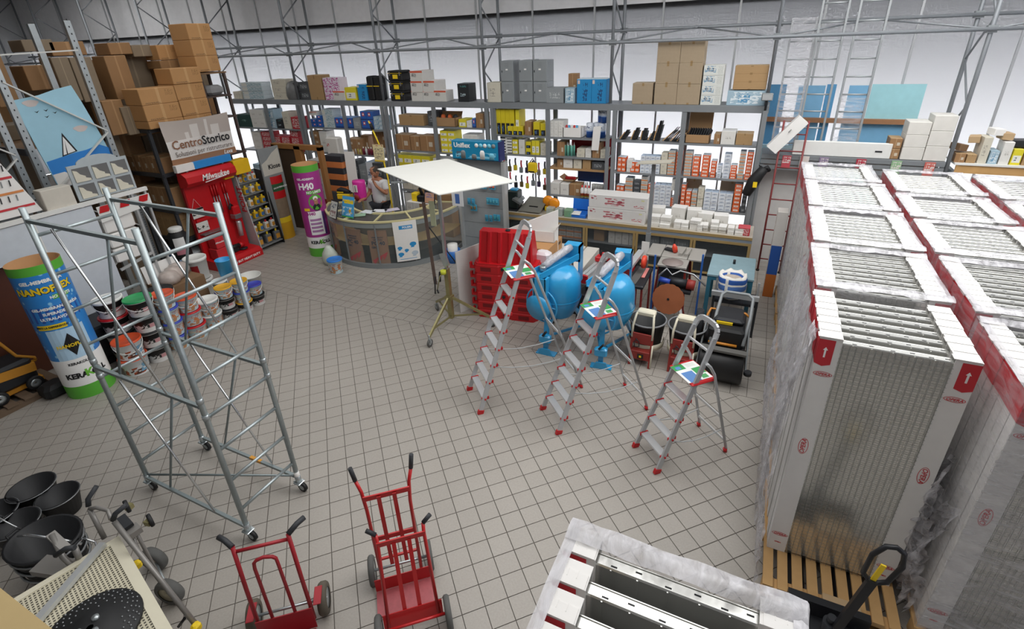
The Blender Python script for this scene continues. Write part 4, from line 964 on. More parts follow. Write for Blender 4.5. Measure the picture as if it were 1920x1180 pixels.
for zz in (0,): carton('cardboard_box', (-3.42, 7.5, 0), (-3.17, 8.2, .715), M_cardd, 'dark brown box hidden behind the red barriers', 'box')
r = thing('open_carton', 'open white carton with raised flaps on the brown box', 'carton', (-3.2, 7.93, .985), .1)
mb = MB(); mb.box((-.18, -.12, 0), (.18, .12, .012)); mb.box((-.18, -.12, 0), (.18, -.112, .2)); mb.box((-.18, .112, 0), (.18, .12, .2)); mb.box((-.18, -.12, 0), (-.172, .12, .2)); mb.box((.172, -.12, 0), (.18, .12, .2)); mb.build('body', M_paper, r)
MB().slab((.18, -.12, .2), (.18, .12, .2), (.23, .12, .3), (.23, -.12, .3), .004).build('flap', M_paper, r); MB().slab((-.18, .12, .2), (-.18, -.12, .2), (-.2, -.12, .3), (-.2, .12, .3), .004).build('flap', M_paper, r)
r = thing('canister', 'translucent white plastic canister behind the tall ladder', 'canister', (-2.93, 7.12, .0))
MB().bbox((-.13, -.1, .0), (.13, .1, 1.12), .04).build('body', mat('milky plastic', 'e6dfe2', .35, 0, .03), r)
def tcut(loc, rz, label):
    r = thing('tile_cutter', label, 'tile cutter', loc, rz, 'tile cutters behind the mixers')
    MB().bbox((-.12, -.5, .0), (.12, .45, .5), .01).build('stand_case', M_dark, r)
    for x in (-.035, .035): MB().bar((x, -.5, .82), (x, .45, .82), .05, .03).build('rail', M_alu, r)
    MB().bbox((-.09, -.54, .72), (.09, -.5, .87), .01).build('end_plate', M_redp, r); MB().bbox((-.09, .45, .72), (.09, .49, .87), .01).build('end_plate', M_redp, r)
    MB().box((-.1, -.48, .68), (.1, .43, .71)).build('base_plate', M_alu, r)
    for y in (-.3, .3): MB().box((-.03, y-.03, .5), (.03, y+.03, .68)).build('leg', M_dark, r)
    hd = MB().bbox((-.07, .1, .84), (.07, .25, .93), .015).build('slider', M_redp, r); MB().tube([(0, .2, .93), (.05, .1, 1.05), (.1, -.05, 1.1)], .015, 6).build('lever', M_black, hd)
    return r
tcut((-2.15, 7.5, 0), -.12, 'red and silver tile cutter between the two blue mixers')
tcut((-1.88, 7.72, 0), -.1, 'red and silver tile cutter behind the right blue mixer')
r = thing('sledge_hammer', 'black-handled tamper standing between the mixers', 'tamper', (-2.46, 7.3, 0)); MB().tube([(0, 0, .06), (-.03, 0, .98)], .018, 8).build('shaft', M_black, r); MB().bbox((-.12, -.1, 0), (.12, .1, .06), .01).build('foot_plate', M_dark, r)
mb = MB(); mb.bbox((-.25, -.15, 0), (.25, .15, .5), .02); r = thing('machine_case', 'black machine case under the counter windows', 'case', (-1.95, 8.75, 0)); mb.build('body', M_black, r); MB().tube([(-.15, 0, .5), (-.15, 0, .56), (.15, 0, .56), (.15, 0, .5)], .012, 6).build('handle', M_black, r); MB().box((.05, -.155, .3), (.22, -.15, .42)).build('red_label', M_redp, r)

# ================================================================== long shelving along the facade
M_shelf = mat('grey shelf paint', '84888b', .5, .15, .05)
YS0, YS1 = 10.4, 10.88
def onS(x, y, Y=YS0+.02): return ony(x, y, Y)
sh = thing('shelving_bay', 'continuous top deck of the long grey shelving', 'shelf', (0, 0, 0))
mb = MB(); mb.box((-13.85, YS0-.03, 2.9), (.06, YS0+.0, 3.02)); mb.build('front_beam', M_shelf, sh)
MB().box((-13.85, YS1+.1, 2.9), (.06, YS1+.13, 3.02)).build('rear_beam', M_shelf, sh)
MB().box((-13.85, YS0, 3.0), (.06, YS1+.1, 3.02)).build('deck', M_shelf, sh)
bays = [(-13.85, -12.55, 'at the far left end', (2.25, 1.62)), (-12.5, -11.3, 'second from the left end', (2.25, 1.62)), (-10.98, -9.76, 'above the desk on the left', (2.33, 1.67, 1.0)), (-9.72, -8.5, 'behind the standing man', (2.33, 1.67, 1.0)),
        (-8.24, -7.02, 'with the yellow boxes', (2.46, 1.86, 1.3)), (-6.98, -5.62, 'behind the blue display header', (2.46, 1.86, 1.3)), (-5.4, -4.16, 'with the hanging tools', (2.34, 1.92)), (-4.12, -2.84, 'with red and blue back panels', (2.33, 1.93, 1.68, 1.07)),
        (-2.68, -1.39, 'with orange boxes, left half', (2.32, 1.68, 1.03)), (-1.35, -.03, 'with orange boxes, right half', (2.32, 1.68, 1.03))]
M_woodsh = mat('chipboard shelf', 'a9855a', .7)
for x0, x1, lab, zs in bays:
    r = thing('shelving_bay', f'grey steel shelving bay {lab}', 'shelf', (x0, YS0, 0), 0, 'grey steel shelving bays'); w_ = x1-x0
    up = MB().box((-.02, -.02, 0), (.03, .03, 2.9)).mesh('upright', M_shelf)
    for x in (0, w_):
        for y in (0, .46): link('upright', up, r, (x, y, 0))
    for z in zs: MB().box((0, -.015, z-.035), (w_, .48, z)).build('shelf_board', M_woodsh if z == 1.68 and len(zs) == 4 else M_shelf, r)
for x in (-11.2, -8.4, -5.5, -2.75):      # heavy double posts under the lattice columns
    o = MB(); o.box((-.09, -.05, 0), (-.03, .02, 2.9)); o.box((.03, -.05, 0), (.09, .02, 2.9)); o = o.build('trim_2', M_shelf, None, (x, YS0-.02, 0)); struct(o, 'pair of grey steel posts under the lattice column')
o = struct(MB().box((-.03, -.05, 0), (.05, .03, 2.95)).build('trim_2', M_shelf, None, (.0, YS0-.02, 0)), 'grey end post of the shelving')
# ---- goods
UNIT = {}
def unit(m):
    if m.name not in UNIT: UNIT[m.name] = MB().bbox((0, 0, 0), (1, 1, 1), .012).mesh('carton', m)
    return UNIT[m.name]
NTH = ['first', 'second', 'third', 'fourth', 'fifth', 'sixth', 'seventh', 'eighth', 'ninth', 'tenth', 'eleventh', 'twelfth']
KM = {
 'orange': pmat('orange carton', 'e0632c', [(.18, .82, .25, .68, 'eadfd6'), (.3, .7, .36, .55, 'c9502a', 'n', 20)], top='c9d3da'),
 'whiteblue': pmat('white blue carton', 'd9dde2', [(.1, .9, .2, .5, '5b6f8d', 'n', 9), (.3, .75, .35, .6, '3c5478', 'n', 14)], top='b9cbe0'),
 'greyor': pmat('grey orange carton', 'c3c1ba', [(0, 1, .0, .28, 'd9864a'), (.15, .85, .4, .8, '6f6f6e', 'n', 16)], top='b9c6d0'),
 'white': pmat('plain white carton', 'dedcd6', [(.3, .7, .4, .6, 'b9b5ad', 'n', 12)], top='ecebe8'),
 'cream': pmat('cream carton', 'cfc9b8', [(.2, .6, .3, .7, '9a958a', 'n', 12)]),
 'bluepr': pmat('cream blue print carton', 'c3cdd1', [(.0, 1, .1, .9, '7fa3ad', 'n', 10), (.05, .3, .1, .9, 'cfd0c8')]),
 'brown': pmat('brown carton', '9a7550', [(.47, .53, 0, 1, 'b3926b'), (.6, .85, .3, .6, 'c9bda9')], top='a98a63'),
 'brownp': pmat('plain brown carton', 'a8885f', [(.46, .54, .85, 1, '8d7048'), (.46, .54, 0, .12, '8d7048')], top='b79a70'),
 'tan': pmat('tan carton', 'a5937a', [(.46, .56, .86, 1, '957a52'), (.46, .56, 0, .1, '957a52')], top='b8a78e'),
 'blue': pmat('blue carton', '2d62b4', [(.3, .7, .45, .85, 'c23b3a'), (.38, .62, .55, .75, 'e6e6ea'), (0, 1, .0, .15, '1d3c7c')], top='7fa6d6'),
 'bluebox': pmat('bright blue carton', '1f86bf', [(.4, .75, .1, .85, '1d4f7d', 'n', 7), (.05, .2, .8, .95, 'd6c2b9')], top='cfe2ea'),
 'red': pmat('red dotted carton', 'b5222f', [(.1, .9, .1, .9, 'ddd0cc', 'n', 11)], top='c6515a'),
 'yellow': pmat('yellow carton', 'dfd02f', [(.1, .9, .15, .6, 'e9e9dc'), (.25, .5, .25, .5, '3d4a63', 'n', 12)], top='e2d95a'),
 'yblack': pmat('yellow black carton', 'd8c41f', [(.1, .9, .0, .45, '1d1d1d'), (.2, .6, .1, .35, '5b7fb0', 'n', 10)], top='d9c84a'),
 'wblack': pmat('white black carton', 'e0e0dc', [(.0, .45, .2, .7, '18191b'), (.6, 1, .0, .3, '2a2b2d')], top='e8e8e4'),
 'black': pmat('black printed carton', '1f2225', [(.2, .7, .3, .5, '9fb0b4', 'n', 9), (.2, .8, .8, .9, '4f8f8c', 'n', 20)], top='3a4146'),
 'worange': pmat('white carton with orange band', 'd2d0ca', [(0, 1, .84, 1, 'cf5a3d'), (.1, .3, .55, .75, '26262a', 'n', 14), (.2, .5, .5, .8, '26262a', 'n', 24)], top='efe6e2'),
 'grey': pmat('grey carton', '8f9496', [(.2, .8, .3, .7, 'b7bbbc', 'n', 10)]),
 'pinkpr': pmat('pink print bag', 'ddd3de', [(.0, 1, .0, 1, 'b5488e', 'n', 14)]),
 'bwhite': pmat('blue white carton', '9fb8c6', [(.1, .9, .1, .9, 'd9e2e6', 'n', 6), (.3, .6, .2, .8, '4a8bb5', 'n', 9)]),
 'green': pmat('dark green case', '24443f', [(.3, .7, .4, .6, '6f8f88', 'n', 10)]),
 'photo': pmat('printed tool carton', 'd6d8d3', [(.05, .6, .25, .9, '7fa0b8', 'n', 6), (.15, .5, .35, .75, '42556a', 'n', 9), (.7, .95, .1, .9, 'b9bcb6', 'n', 30)]),
 'dkgrey': pmat('charcoal carton', '4a4d50', [(.2, .8, .3, .7, 'a9adb0', 'n', 12)]),
}
ALLB = []
def goods(Yf, z, items, where, group, depth=.34, cat='box', dname='carton'):
    """items: (x0, x1, ytop, kind, columns, rows, what, name)"""
    for it in items:
        x0, x1, yt, kind, nc, nr, what = it[:7]; name = it[7] if len(it) > 7 and it[7] != 'carton' else dname; dp = it[8] if len(it) > 8 else depth; dy = it[9] if len(it) > 9 else 0; zz = it[10] if len(it) > 10 else z
        Y = Yf+dy
        # the shelf line under the item gives left and right, the top pixel the height
        base = pix(ony((x0+x1)/2, 250, Y)); yb = 300
        for _ in range(8):
            p = ony((x0+x1)/2, yb, Y); yb += (p.z-zz)*80
        X0, X1 = ony(x0, yb, Y).x, ony(x1, yb, Y).x; H = ony((x0+x1)/2, yt, Y).z-zz
        me = unit(KM[kind])
        for c in range(nc):
            for r_ in range(nr):
                w_ = (X1-X0)/nc; h = H/nr
                lab = f'{what} {where}'
                if nr > 1 and nc > 1: lab = f'{what} {where}, {NTH[r_]} up, {NTH[c]} across'
                elif nr > 1: lab = f'{what} {where}, {NTH[r_]} up'
                elif nc > 1: lab = f'{what} {where}, {NTH[c]} across'
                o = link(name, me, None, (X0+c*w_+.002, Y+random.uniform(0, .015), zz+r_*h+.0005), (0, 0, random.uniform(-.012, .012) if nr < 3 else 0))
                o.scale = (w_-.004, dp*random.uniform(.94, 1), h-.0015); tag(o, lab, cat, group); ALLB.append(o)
YG = YS0+.03
T3 = 3.021
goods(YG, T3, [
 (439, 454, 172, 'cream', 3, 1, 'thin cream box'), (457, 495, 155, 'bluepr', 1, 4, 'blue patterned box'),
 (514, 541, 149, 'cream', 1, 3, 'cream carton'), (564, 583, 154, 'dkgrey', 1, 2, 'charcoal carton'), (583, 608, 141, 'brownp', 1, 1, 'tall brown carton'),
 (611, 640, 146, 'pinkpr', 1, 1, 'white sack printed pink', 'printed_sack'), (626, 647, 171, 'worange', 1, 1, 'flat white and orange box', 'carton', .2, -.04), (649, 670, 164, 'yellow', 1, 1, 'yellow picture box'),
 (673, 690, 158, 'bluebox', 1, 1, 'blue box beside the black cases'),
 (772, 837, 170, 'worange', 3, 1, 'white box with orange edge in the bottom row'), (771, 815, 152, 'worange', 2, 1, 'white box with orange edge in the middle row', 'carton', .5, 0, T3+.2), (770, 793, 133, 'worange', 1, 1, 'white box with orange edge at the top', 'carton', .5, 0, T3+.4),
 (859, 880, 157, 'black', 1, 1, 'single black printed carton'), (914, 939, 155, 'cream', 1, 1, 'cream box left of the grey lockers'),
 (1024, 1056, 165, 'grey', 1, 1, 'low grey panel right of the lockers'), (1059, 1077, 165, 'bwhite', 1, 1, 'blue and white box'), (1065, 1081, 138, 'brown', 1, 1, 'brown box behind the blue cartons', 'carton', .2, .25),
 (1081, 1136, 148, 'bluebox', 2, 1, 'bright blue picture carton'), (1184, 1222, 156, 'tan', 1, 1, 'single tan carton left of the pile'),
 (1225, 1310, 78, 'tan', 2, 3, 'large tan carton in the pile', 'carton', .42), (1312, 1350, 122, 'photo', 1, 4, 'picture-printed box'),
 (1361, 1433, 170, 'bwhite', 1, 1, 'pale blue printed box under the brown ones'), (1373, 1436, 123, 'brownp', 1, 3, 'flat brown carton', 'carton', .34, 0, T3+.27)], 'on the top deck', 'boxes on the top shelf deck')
S1 = 'on the upper right shelf'
goods(YG, 2.321, [(1350, 1377, 246, 'white', 1, 1, 'open white box'), (1378, 1410, 251, 'brownp', 1, 1, 'brown box beside the white one'), (1337, 1349, 252, 'brown', 1, 1, 'small brown box')], S1, 'boxes on the upper right shelf')
g_ = 'small packs on the right shelves'
W3 = 'on the middle right shelf'
goods(YG, 1.681, [(1157, 1172, 295, 'orange', 2, 3, 'small orange box at the left end'), (1174, 1184, 300, 'white', 1, 3, 'slim white box'), (1181, 1198, 304, 'orange', 2, 2, 'orange box in the low group'),
 (1199, 1236, 293, 'whiteblue', 4, 5, 'white box with blue print'), (1237, 1249, 287, 'cream', 1, 4, 'beige box'), (1250, 1263, 283, 'greyor', 1, 8, 'striped box'), (1264, 1275, 285, 'orange', 1, 7, 'orange box by the middle upright'),
 (1281, 1294, 284, 'greyor', 1, 8, 'striped box right of the middle upright'), (1296, 1309, 293, 'orange', 1, 5, 'orange box in the third stack'), (1313, 1327, 291, 'orange', 1, 6, 'orange box in the tall stack'), (1330, 1340, 302, 'orange', 1, 5, 'orange box in the short stack'),
 (1342, 1351, 310, 'whiteblue', 1, 5, 'white box in the short column'), (1353, 1366, 289, 'whiteblue', 1, 7, 'white box in the tall column'), (1367, 1379, 310, 'orange', 1, 5, 'orange box beside the white column'), (1381, 1392, 284, 'greyor', 1, 8, 'striped box near the end post'), (1394, 1406, 285, 'orange', 1, 8, 'orange box at the end post')], W3, g_, .22, 'box', 'small_pack')
W4 = 'on the lower right shelf'
goods(YG, 1.031, [(1154, 1168, 348, 'orange', 2, 3, 'orange box at the left'), (1170, 1184, 334, 'greyor', 1, 6, 'striped box in the first heap'), (1185, 1198, 340, 'dkgrey', 1, 5, 'dark box in the heap'), (1199, 1211, 331, 'greyor', 1, 6, 'striped box in the second heap'), (1212, 1222, 345, 'orange', 1, 5, 'orange box in the heap'),
 (1224, 1256, 347, 'whiteblue', 3, 6, 'blue and white box in the block'), (1258, 1270, 336, 'white', 1, 3, 'white box on orange ones', 'carton', .22, 0, 1.36), (1256, 1269, 371, 'orange', 1, 4, 'orange box under white ones'),
 (1274, 1282, 346, 'orange', 1, 6, 'orange box beside the middle upright'), (1283, 1293, 358, 'orange', 1, 4, 'orange box in the low column'), (1294, 1304, 358, 'greyor', 1, 5, 'striped box in the fourth column'), (1305, 1316, 352, 'cream', 1, 6, 'beige striped box'),
 (1317, 1343, 360, 'whiteblue', 2, 5, 'white blue box in paired columns'), (1344, 1370, 363, 'whiteblue', 2, 5, 'white box in right-hand columns'), (1371, 1385, 345, 'orange', 1, 7, 'orange box in the right tower'), (1387, 1396, 368, 'dkgrey', 1, 3, 'dark box at the end post')], W4, g_, .22, 'box', 'small_pack')
goods(YS0+.36, 1.031, [(1282, 1312, 333, 'tan', 1, 1, 'brown board behind the left packs'), (1345, 1388, 337, 'tan', 1, 1, 'brown board behind the right packs')], W4, g_, .03, 'board', 'back_board_sheet')
W5 = 'in the bay with red panels'
goods(YG, 2.331, [(1030, 1055, 227, 'white', 3, 3, 'white tube box')], W5+' up high', 'boxes in the bay with red panels')
goods(YG, 1.931, [(1044, 1058, 266, 'brown', 1, 1, 'brown box left of the cartridges'), (1081, 1096, 279, 'cream', 1, 2, 'cream box'), (1097, 1108, 279, 'white', 1, 3, 'slim white box'), (1110, 1124, 267, 'brown', 1, 1, 'brown box right of the cartridges'), (1125, 1136, 281, 'cream', 1, 2, 'small cream box')], W5, 'boxes in the bay with red panels')
goods(YG, 1.681, [(1044, 1055, 298, 'brown', 1, 1, 'brown bin'), (1056, 1073, 297, 'white', 1, 1, 'white-fronted bin'), (1075, 1090, 299, 'cream', 1, 1, 'beige bin'), (1092, 1107, 299, 'brownp', 1, 1, 'light brown bin'), (1109, 1132, 304, 'dkgrey', 1, 1, 'dark heap of packs')], W5+' on chipboard', 'boxes in the bay with red panels')
goods(YG, 1.071, [(1032, 1049, 343, 'white', 1, 1, 'large white box at left'), (1050, 1066, 345, 'white', 1, 1, 'large white box at right'), (1067, 1088, 346, 'brown', 1, 1, 'brown labelled box')], W5+' below', 'boxes in the bay with red panels', .3, 'box')
W6 = 'above the hanging tools'
goods(YG, 2.341, [(932, 965, 205, 'yblack', 4, 1, 'tall yellow and black pack'), (967, 974, 206, 'yellow', 1, 1, 'tall yellow pack'), (952, 980, 237, 'yblack', 3, 1, 'small yellow box', 'carton', .12, -.02), (984, 996, 228, 'brown', 1, 1, 'open brown pack'), (1000, 1012, 229, 'yblack', 1, 1, 'yellow box'), (1013, 1023, 232, 'yblack', 1, 1, 'yellow box by the upright')], W6+', top', 'packs in the bay with hanging tools')
goods(YG, 1.921, [(939, 960, 256, 'wblack', 1, 6, 'white and black flat box'), (961, 971, 262, 'yellow', 1, 3, 'yellow pack'), (973, 984, 262, 'white', 1, 1, 'white carton'), (986, 996, 266, 'yblack', 1, 2, 'yellow and black box'), (997, 1011, 264, 'yellow', 2, 1, 'yellow and white bag'), (1013, 1024, 269, 'cream', 1, 3, 'grey striped box')], W6+', lower', 'packs in the bay with hanging tools')
W7 = 'left of the blue header'
goods(YG, 2.461, [(749, 795, 216, 'brownp', 1, 1, 'long brown carton'), (803, 817, 209, 'dkgrey', 1, 1, 'dark bag-like pack'), (860, 874, 224, 'yellow', 1, 1, 'small yellow box'), (875, 885, 227, 'white', 1, 1, 'small white box'), (886, 892, 222, 'blue', 1, 1, 'slim blue pack'), (893, 907, 213, 'brown', 1, 1, 'brown carton')], W7+' up high', 'boxes in the bay with yellow boxes')
goods(YG, 1.861, [(742, 770, 253, 'brown', 1, 1, 'open brown carton'), (771, 788, 256, 'brown', 1, 1, 'brown carton in the middle'), (789, 816, 255, 'brown', 1, 1, 'wide brown carton'), (828, 855, 246, 'yellow', 2, 4, 'yellow and white box'), (870, 897, 253, 'white', 2, 1, 'white pack behind the header')], W7, 'boxes in the bay with yellow boxes')
goods(YG, 1.301, [(744, 808, 292, 'yellow', 4, 2, 'yellow box'), (815, 900, 300, 'white', 5, 1, 'white box behind the board')], W7+' below', 'boxes in the bay with yellow boxes')
W8 = 'behind the desk'
goods(YG, 2.331, [(577, 594, 210, 'worange', 1, 1, 'white picture box', 'carton', .3, 0, 2.33+.3), (580, 594, 224, 'blue', 2, 2, 'small blue box at left'), (596, 606, 217, 'blue', 1, 3, 'small blue box column'), (608, 628, 205, 'bluepr', 1, 3, 'pale patterned box'), (630, 662, 221, 'blue', 4, 1, 'blue box in the row'), (664, 677, 222, 'grey', 1, 1, 'grey box'), (679, 701, 209, 'blue', 2, 2, 'tall blue box'), (702, 720, 219, 'bwhite', 1, 3, 'grey and red box')], W8+' on the upper shelf', 'boxes behind the desk')
goods(YG, 1.671, [(587, 602, 247, 'brown', 1, 3, 'brown and grey box'), (604, 617, 247, 'white', 1, 1, 'white box'), (653, 680, 261, 'brown', 2, 2, 'brown labelled carton'), (681, 694, 254, 'brown', 1, 1, 'open brown carton', 'carton', .2, .2), (703, 726, 248, 'brown', 2, 2, 'brown carton at right', 'carton', .2, .2)], W8+' on the middle shelf', 'boxes behind the desk')
W9 = 'at the shelving left end'
goods(YG, 2.251, [(448, 473, 215, 'green', 1, 1, 'dark green case'), (474, 500, 206, 'white', 2, 2, 'white carton'), (504, 519, 205, 'bwhite', 1, 2, 'blue and white carton'), (521, 532, 224, 'black', 1, 1, 'small black box'), (534, 547, 210, 'cream', 1, 1, 'cream box'), (549, 566, 220, 'red', 1, 1, 'red case')], W9+' up high', 'boxes at the left end')
goods(YG, 1.621, [(478, 493, 248, 'white', 1, 3, 'white carton'), (496, 513, 248, 'red', 1, 4, 'red spotted box'), (515, 548, 256, 'red', 2, 2, 'red and black pack'), (550, 566, 244, 'red', 1, 3, 'red pack')], W9+' below', 'boxes at the left end')
# red and blue back panels of the bay
for n_, (x0, x1, z0_, z1_, c, lab) in enumerate(((-3.75, -2.86, 1.93, 2.3, 'a8232c', 'dark red back panel above the cartridges'), (-3.6, -3.0, 1.3, 1.66, '28477f', 'dark blue back panel above the bottles'), (-3.0, -2.86, 1.1, 1.9, '8f1f2b', 'dark red back panel behind the cans'))):
    o = MB().box((x0, YS1-.03, z0_), (x1, YS1-.015, z1_)).build('coloured_board', mat('panel '+c, c, .5)); tag(o, lab, 'panel')
# ---- lockers, tool cases and other shaped goods on the top deck
M_lock = mat('locker grey', '94999b', .45, .2, .04)
def locker(x0, x1, ya, nr, label):
    z_ = T3; X0 = ony(x0, 190, YG).x; X1 = ony(x1, 190, YG).x; H = ony((x0+x1)/2, ya, YG).z-z_
    for k in range(nr):
        r = thing('steel_locker', f'{"upper" if k else "lower"} grey steel locker {label}', 'locker', (X0, YG, z_+k*H/nr+.001), 0, 'grey steel lockers'); h = H/nr-.002; w_ = X1-X0-.004
        MB().bbox((0, .01, 0), (w_, .4, h), .005).build('body', M_lock, r)
        d = MB().bbox((.015, 0, .015), (w_-.015, .012, h-.015), .003).build('door', M_lock, r)
        for q in range(3): MB().box((w_*.35, -.004, h*.72+q*.03), (w_*.65, 0, h*.72+q*.03+.01)).build('louvre', M_grey, d)
        MB().box((w_*.42, -.005, h*.55), (w_*.58, 0, h*.62)).build('card_holder', M_paper, d); MB().box((w_*.1, -.01, h*.45), (w_*.14, 0, h*.55)).build('latch', M_dark, d)
locker(941, 964, 114, 2, 'on the left'); locker(974, 999, 113, 2, 'in the middle'); locker(1000, 1026, 113, 2, 'on the right')
X0, X1 = ony(734, 190, YG).x, ony(760, 190, YG).x; H = (ony(747, 132, YG).z-T3)/3
for k in range(3):
    r = thing('tool_case', f'{["bottom", "middle", "top"][k]} black tool case with yellow badge in the stack', 'tool case', (X0, YG-.02, T3+k*H), 0, 'black and yellow tool cases'); w_ = X1-X0
    MB().bbox((0, 0, 0), (w_, .36, H*.72), .015).build('box', M_black, r); MB().bbox((-.005, -.005, H*.74), (w_+.005, .365, H-.004), .02).build('lid', M_black, r)
    MB().box((w_*.36, -.006, H*.2), (w_*.7, 0, H*.6)).build('badge', M_yellow, r); MB().box((0, -.007, H*.71), (w_, 0, H*.745)).build('stripe', M_yellow, r)
    for q in (.12, .82): MB().box((w_*q, -.012, H*.5), (w_*q+.03, 0, H*.85)).build('latch', M_rimw, r)
for k, (x0, x1) in enumerate(((691, 703), (704, 715))):
    a = ony(x0, 188, YG+.02); b = ony(x1, 188, YG+.02); r = thing('suitcase', f'{["left", "right"][k]} upright black machine case beside the lattice column', 'case', (a.x, YG+.02, T3)); h = ony(x0, 143, YG).z-T3
    MB().bbox((0, 0, 0), (b.x-a.x-.01, .3, h), .03).build('shell', M_black, r); MB().box((0, -.004, h*.58), (b.x-a.x-.01, .0, h*.61)).build('stripe', M_yellow, r)
# grey wrapped machine between cartons
a = ony(551, 188, YG+.05); r = thing('wrapped_machine', 'grey bagged machine on the top deck between cartons', 'machine', (a.x, YG+.15, T3))
MB().lathe([(.2, 0), (.23, .1), (.21, .3), (.15, .42), (.05, .46), (.001, .46)], 14).build('bag', mat('grey plastic bag', '6f7070', .4, 0, .3, 8), r); MB().tube([(.1, -.1, .4), (.3, -.12, .3), (.35, -.1, 0)], .02, 6).build('hose', M_dark, r)
# trowel and brush bundles
for k, (xp, yt, lean) in enumerate(((1166, 246, .5), (1187, 242, .25), (1205, 243, .1), (1219, 249, .3), (1230, 229, .15), (1247, 241, .8), (1262, 240, .6), (1274, 248, .4))):
    a = ony(xp, 267, YG+.05); h = max(.12, ony(xp, yt, YG).z-2.32); r = thing('tool_bundle', f'black tool bundle on the upper right shelf, {NTH[k]} from left', 'tool bundle', (a.x, YG+.15, 2.322), 0, 'black tool bundles'); n = 5
    for q in range(n): MB().bar((q*.018-.03, 0, 0.008), (q*.018-.03+lean*h, .03, h*(.8+.2*(q % 2))), .014, .18, (0, 1, 0)).build('blade', M_black, r)
    MB().bar((-.055, -.06, .008), (-.055+lean*h, -.03, h*.8), .016, .05, (0, 1, 0)).build('wood_handle', M_wood, r)
def opencart(name, x0, x1, yt, Y, z, label, m=M_card, flap=None, fill=None, dp=.32):
    a, b = ony(x0, 260, Y).x, ony(x1, 260, Y).x; h = ony((x0+x1)/2, yt, Y).z-z; w_ = b-a
    r = thing(name, label, 'box', (a, Y, z)); mb = MB(); t_ = .008
    mb.box((0, 0, 0), (w_, dp, t_)); mb.box((0, 0, 0), (w_, t_, h)); mb.box((0, dp-t_, 0), (w_, dp, h)); mb.box((0, 0, 0), (t_, dp, h)); mb.box((w_-t_, 0, 0), (w_, dp, h)); mb.build('body', m, r)
    if flap: MB().slab((0, dp, h), (w_, dp, h), (w_, dp+.06, h+flap), (0, dp+.06, h+flap), .006).build('flap', m, r)
    MB().slab((0, 0, h), (0, dp, h), (-.09, dp, h+.06), (-.09, 0, h+.06), .006).build('flap', m, r)
    return r, w_, h, dp
r, w_, h, dp = opencart('open_carton', 1285, 1330, 253, YG, 2.322, 'open brown carton with a tall raised flap on the upper right shelf', M_card, .42)
for q in range(9): MB().bar((.05+q*w_/10, .1, h*.5), (.09+q*w_/10, .2, h+.08), .02, .1).build('tool', M_dark, r)
r, w_, h, dp = opencart('open_carton', 819, 856, 221, YG, 2.462, 'open brown carton holding orange and black bags', M_card, .1)
for q in range(5): MB().lathe([(.001, 0), (.07, .02), (.06, .1), (.001, .14)], 8, Matrix.Translation((.08+q*w_/6, .15, h*.7)) @ Matrix.Rotation(.5*(-1)**q, 4, 'Y')).build('bag', mat('orange bag', 'd9652b', .5) if q % 2 else M_dark, r)
r, w_, h, dp = opencart('open_carton', 1056, 1090, 240, YG, 2.332, 'open white box with coloured tubes in the bay with red panels', M_paper)
for q in range(6): MB().tube([(.04+q*w_/7, .1, h*.4), (.04+q*w_/7, .1, h+.04)], .022, 8).build('tube', [M_redp, M_blue, M_paper][q % 3], r)
# cans, cartridges, bottles
can_me = {}
def cyl_thing(name, p, r_, h, m, label, cat, group, cap=None, neck=False):
    key = (name, m.name, round(r_, 3), round(h, 3))
    if key not in can_me:
        mb = MB()
        if neck: mb.lathe([(.001, 0), (r_, 0), (r_, h*.68), (r_*.45, h*.82), (r_*.4, h*.84), (.001, h*.84)], 12)
        else: mb.lathe([(.001, 0), (r_, 0), (r_, h*.96), (r_*.92, h*.97), (r_*.92, h), (.001, h)], 14)
        c = None
        if cap: c = MB().lathe([(r_*.42, h*.82), (r_*.42, h), (.001, h)] if neck else [(r_*.9, h*.98), (r_*.7, h*1.0), (r_*.35, h*1.06), (r_*.12, h*1.3), (.001, h*1.3)], 10).mesh('cap', cap)
        can_me[key] = (mb.mesh('body', m), c)
    b, c = can_me[key]; r = thing(name, label, cat, p, 0, group); link('body', b, r)
    if c: link('cap', c, r)
    return r
M_canb = pmat('blue white can', 'd7dde6', [(0, 1, 0, .42, '2556a4', 'all'), (0, 1, .42, .5, '9cb6dc', 'all'), (.2, .8, .6, .8, '3b4d70', 'n', 12)], .35)
for k, (xp, yp, zo) in enumerate(((1105, 262, 0), (1116, 262, 0), (1128, 262, 0), (1124, 262, .3), (1132, 262, .3))):
    a = ony(xp, yp, YG+.12); cyl_thing('paint_can', (a.x, YG+.14+.08*(k % 2), 2.332+zo), .075, .29, M_canb, f'blue and white paint can in the upper shelf group, {NTH[k]}', 'can', 'blue and white cans')
a = ony(1121, 262, YG); o = MB().slab((a.x-.12, YG-.03, 2.1), (a.x+.03, YG-.03, 2.1), (a.x+.08, YG-.05, 2.6), (a.x-.08, YG-.05, 2.58), .02).build('paper_sheet', M_paper); tag(o, 'white paper sheet hanging over the blue cans', 'paper')
for k in range(6):
    a = ony(1059.5+3.2*k, 292, YG+.08); cyl_thing('cartridge', (a.x, YG+.06+.05*(k % 2), 1.932), .024, .22, mat('green white cartridge', '6fb7a4' if k < 4 else '9cc6cc', .4), f'sealant cartridge in the bay with red panels, {NTH[k]} from left', 'cartridge', 'sealant cartridges', M_paper)
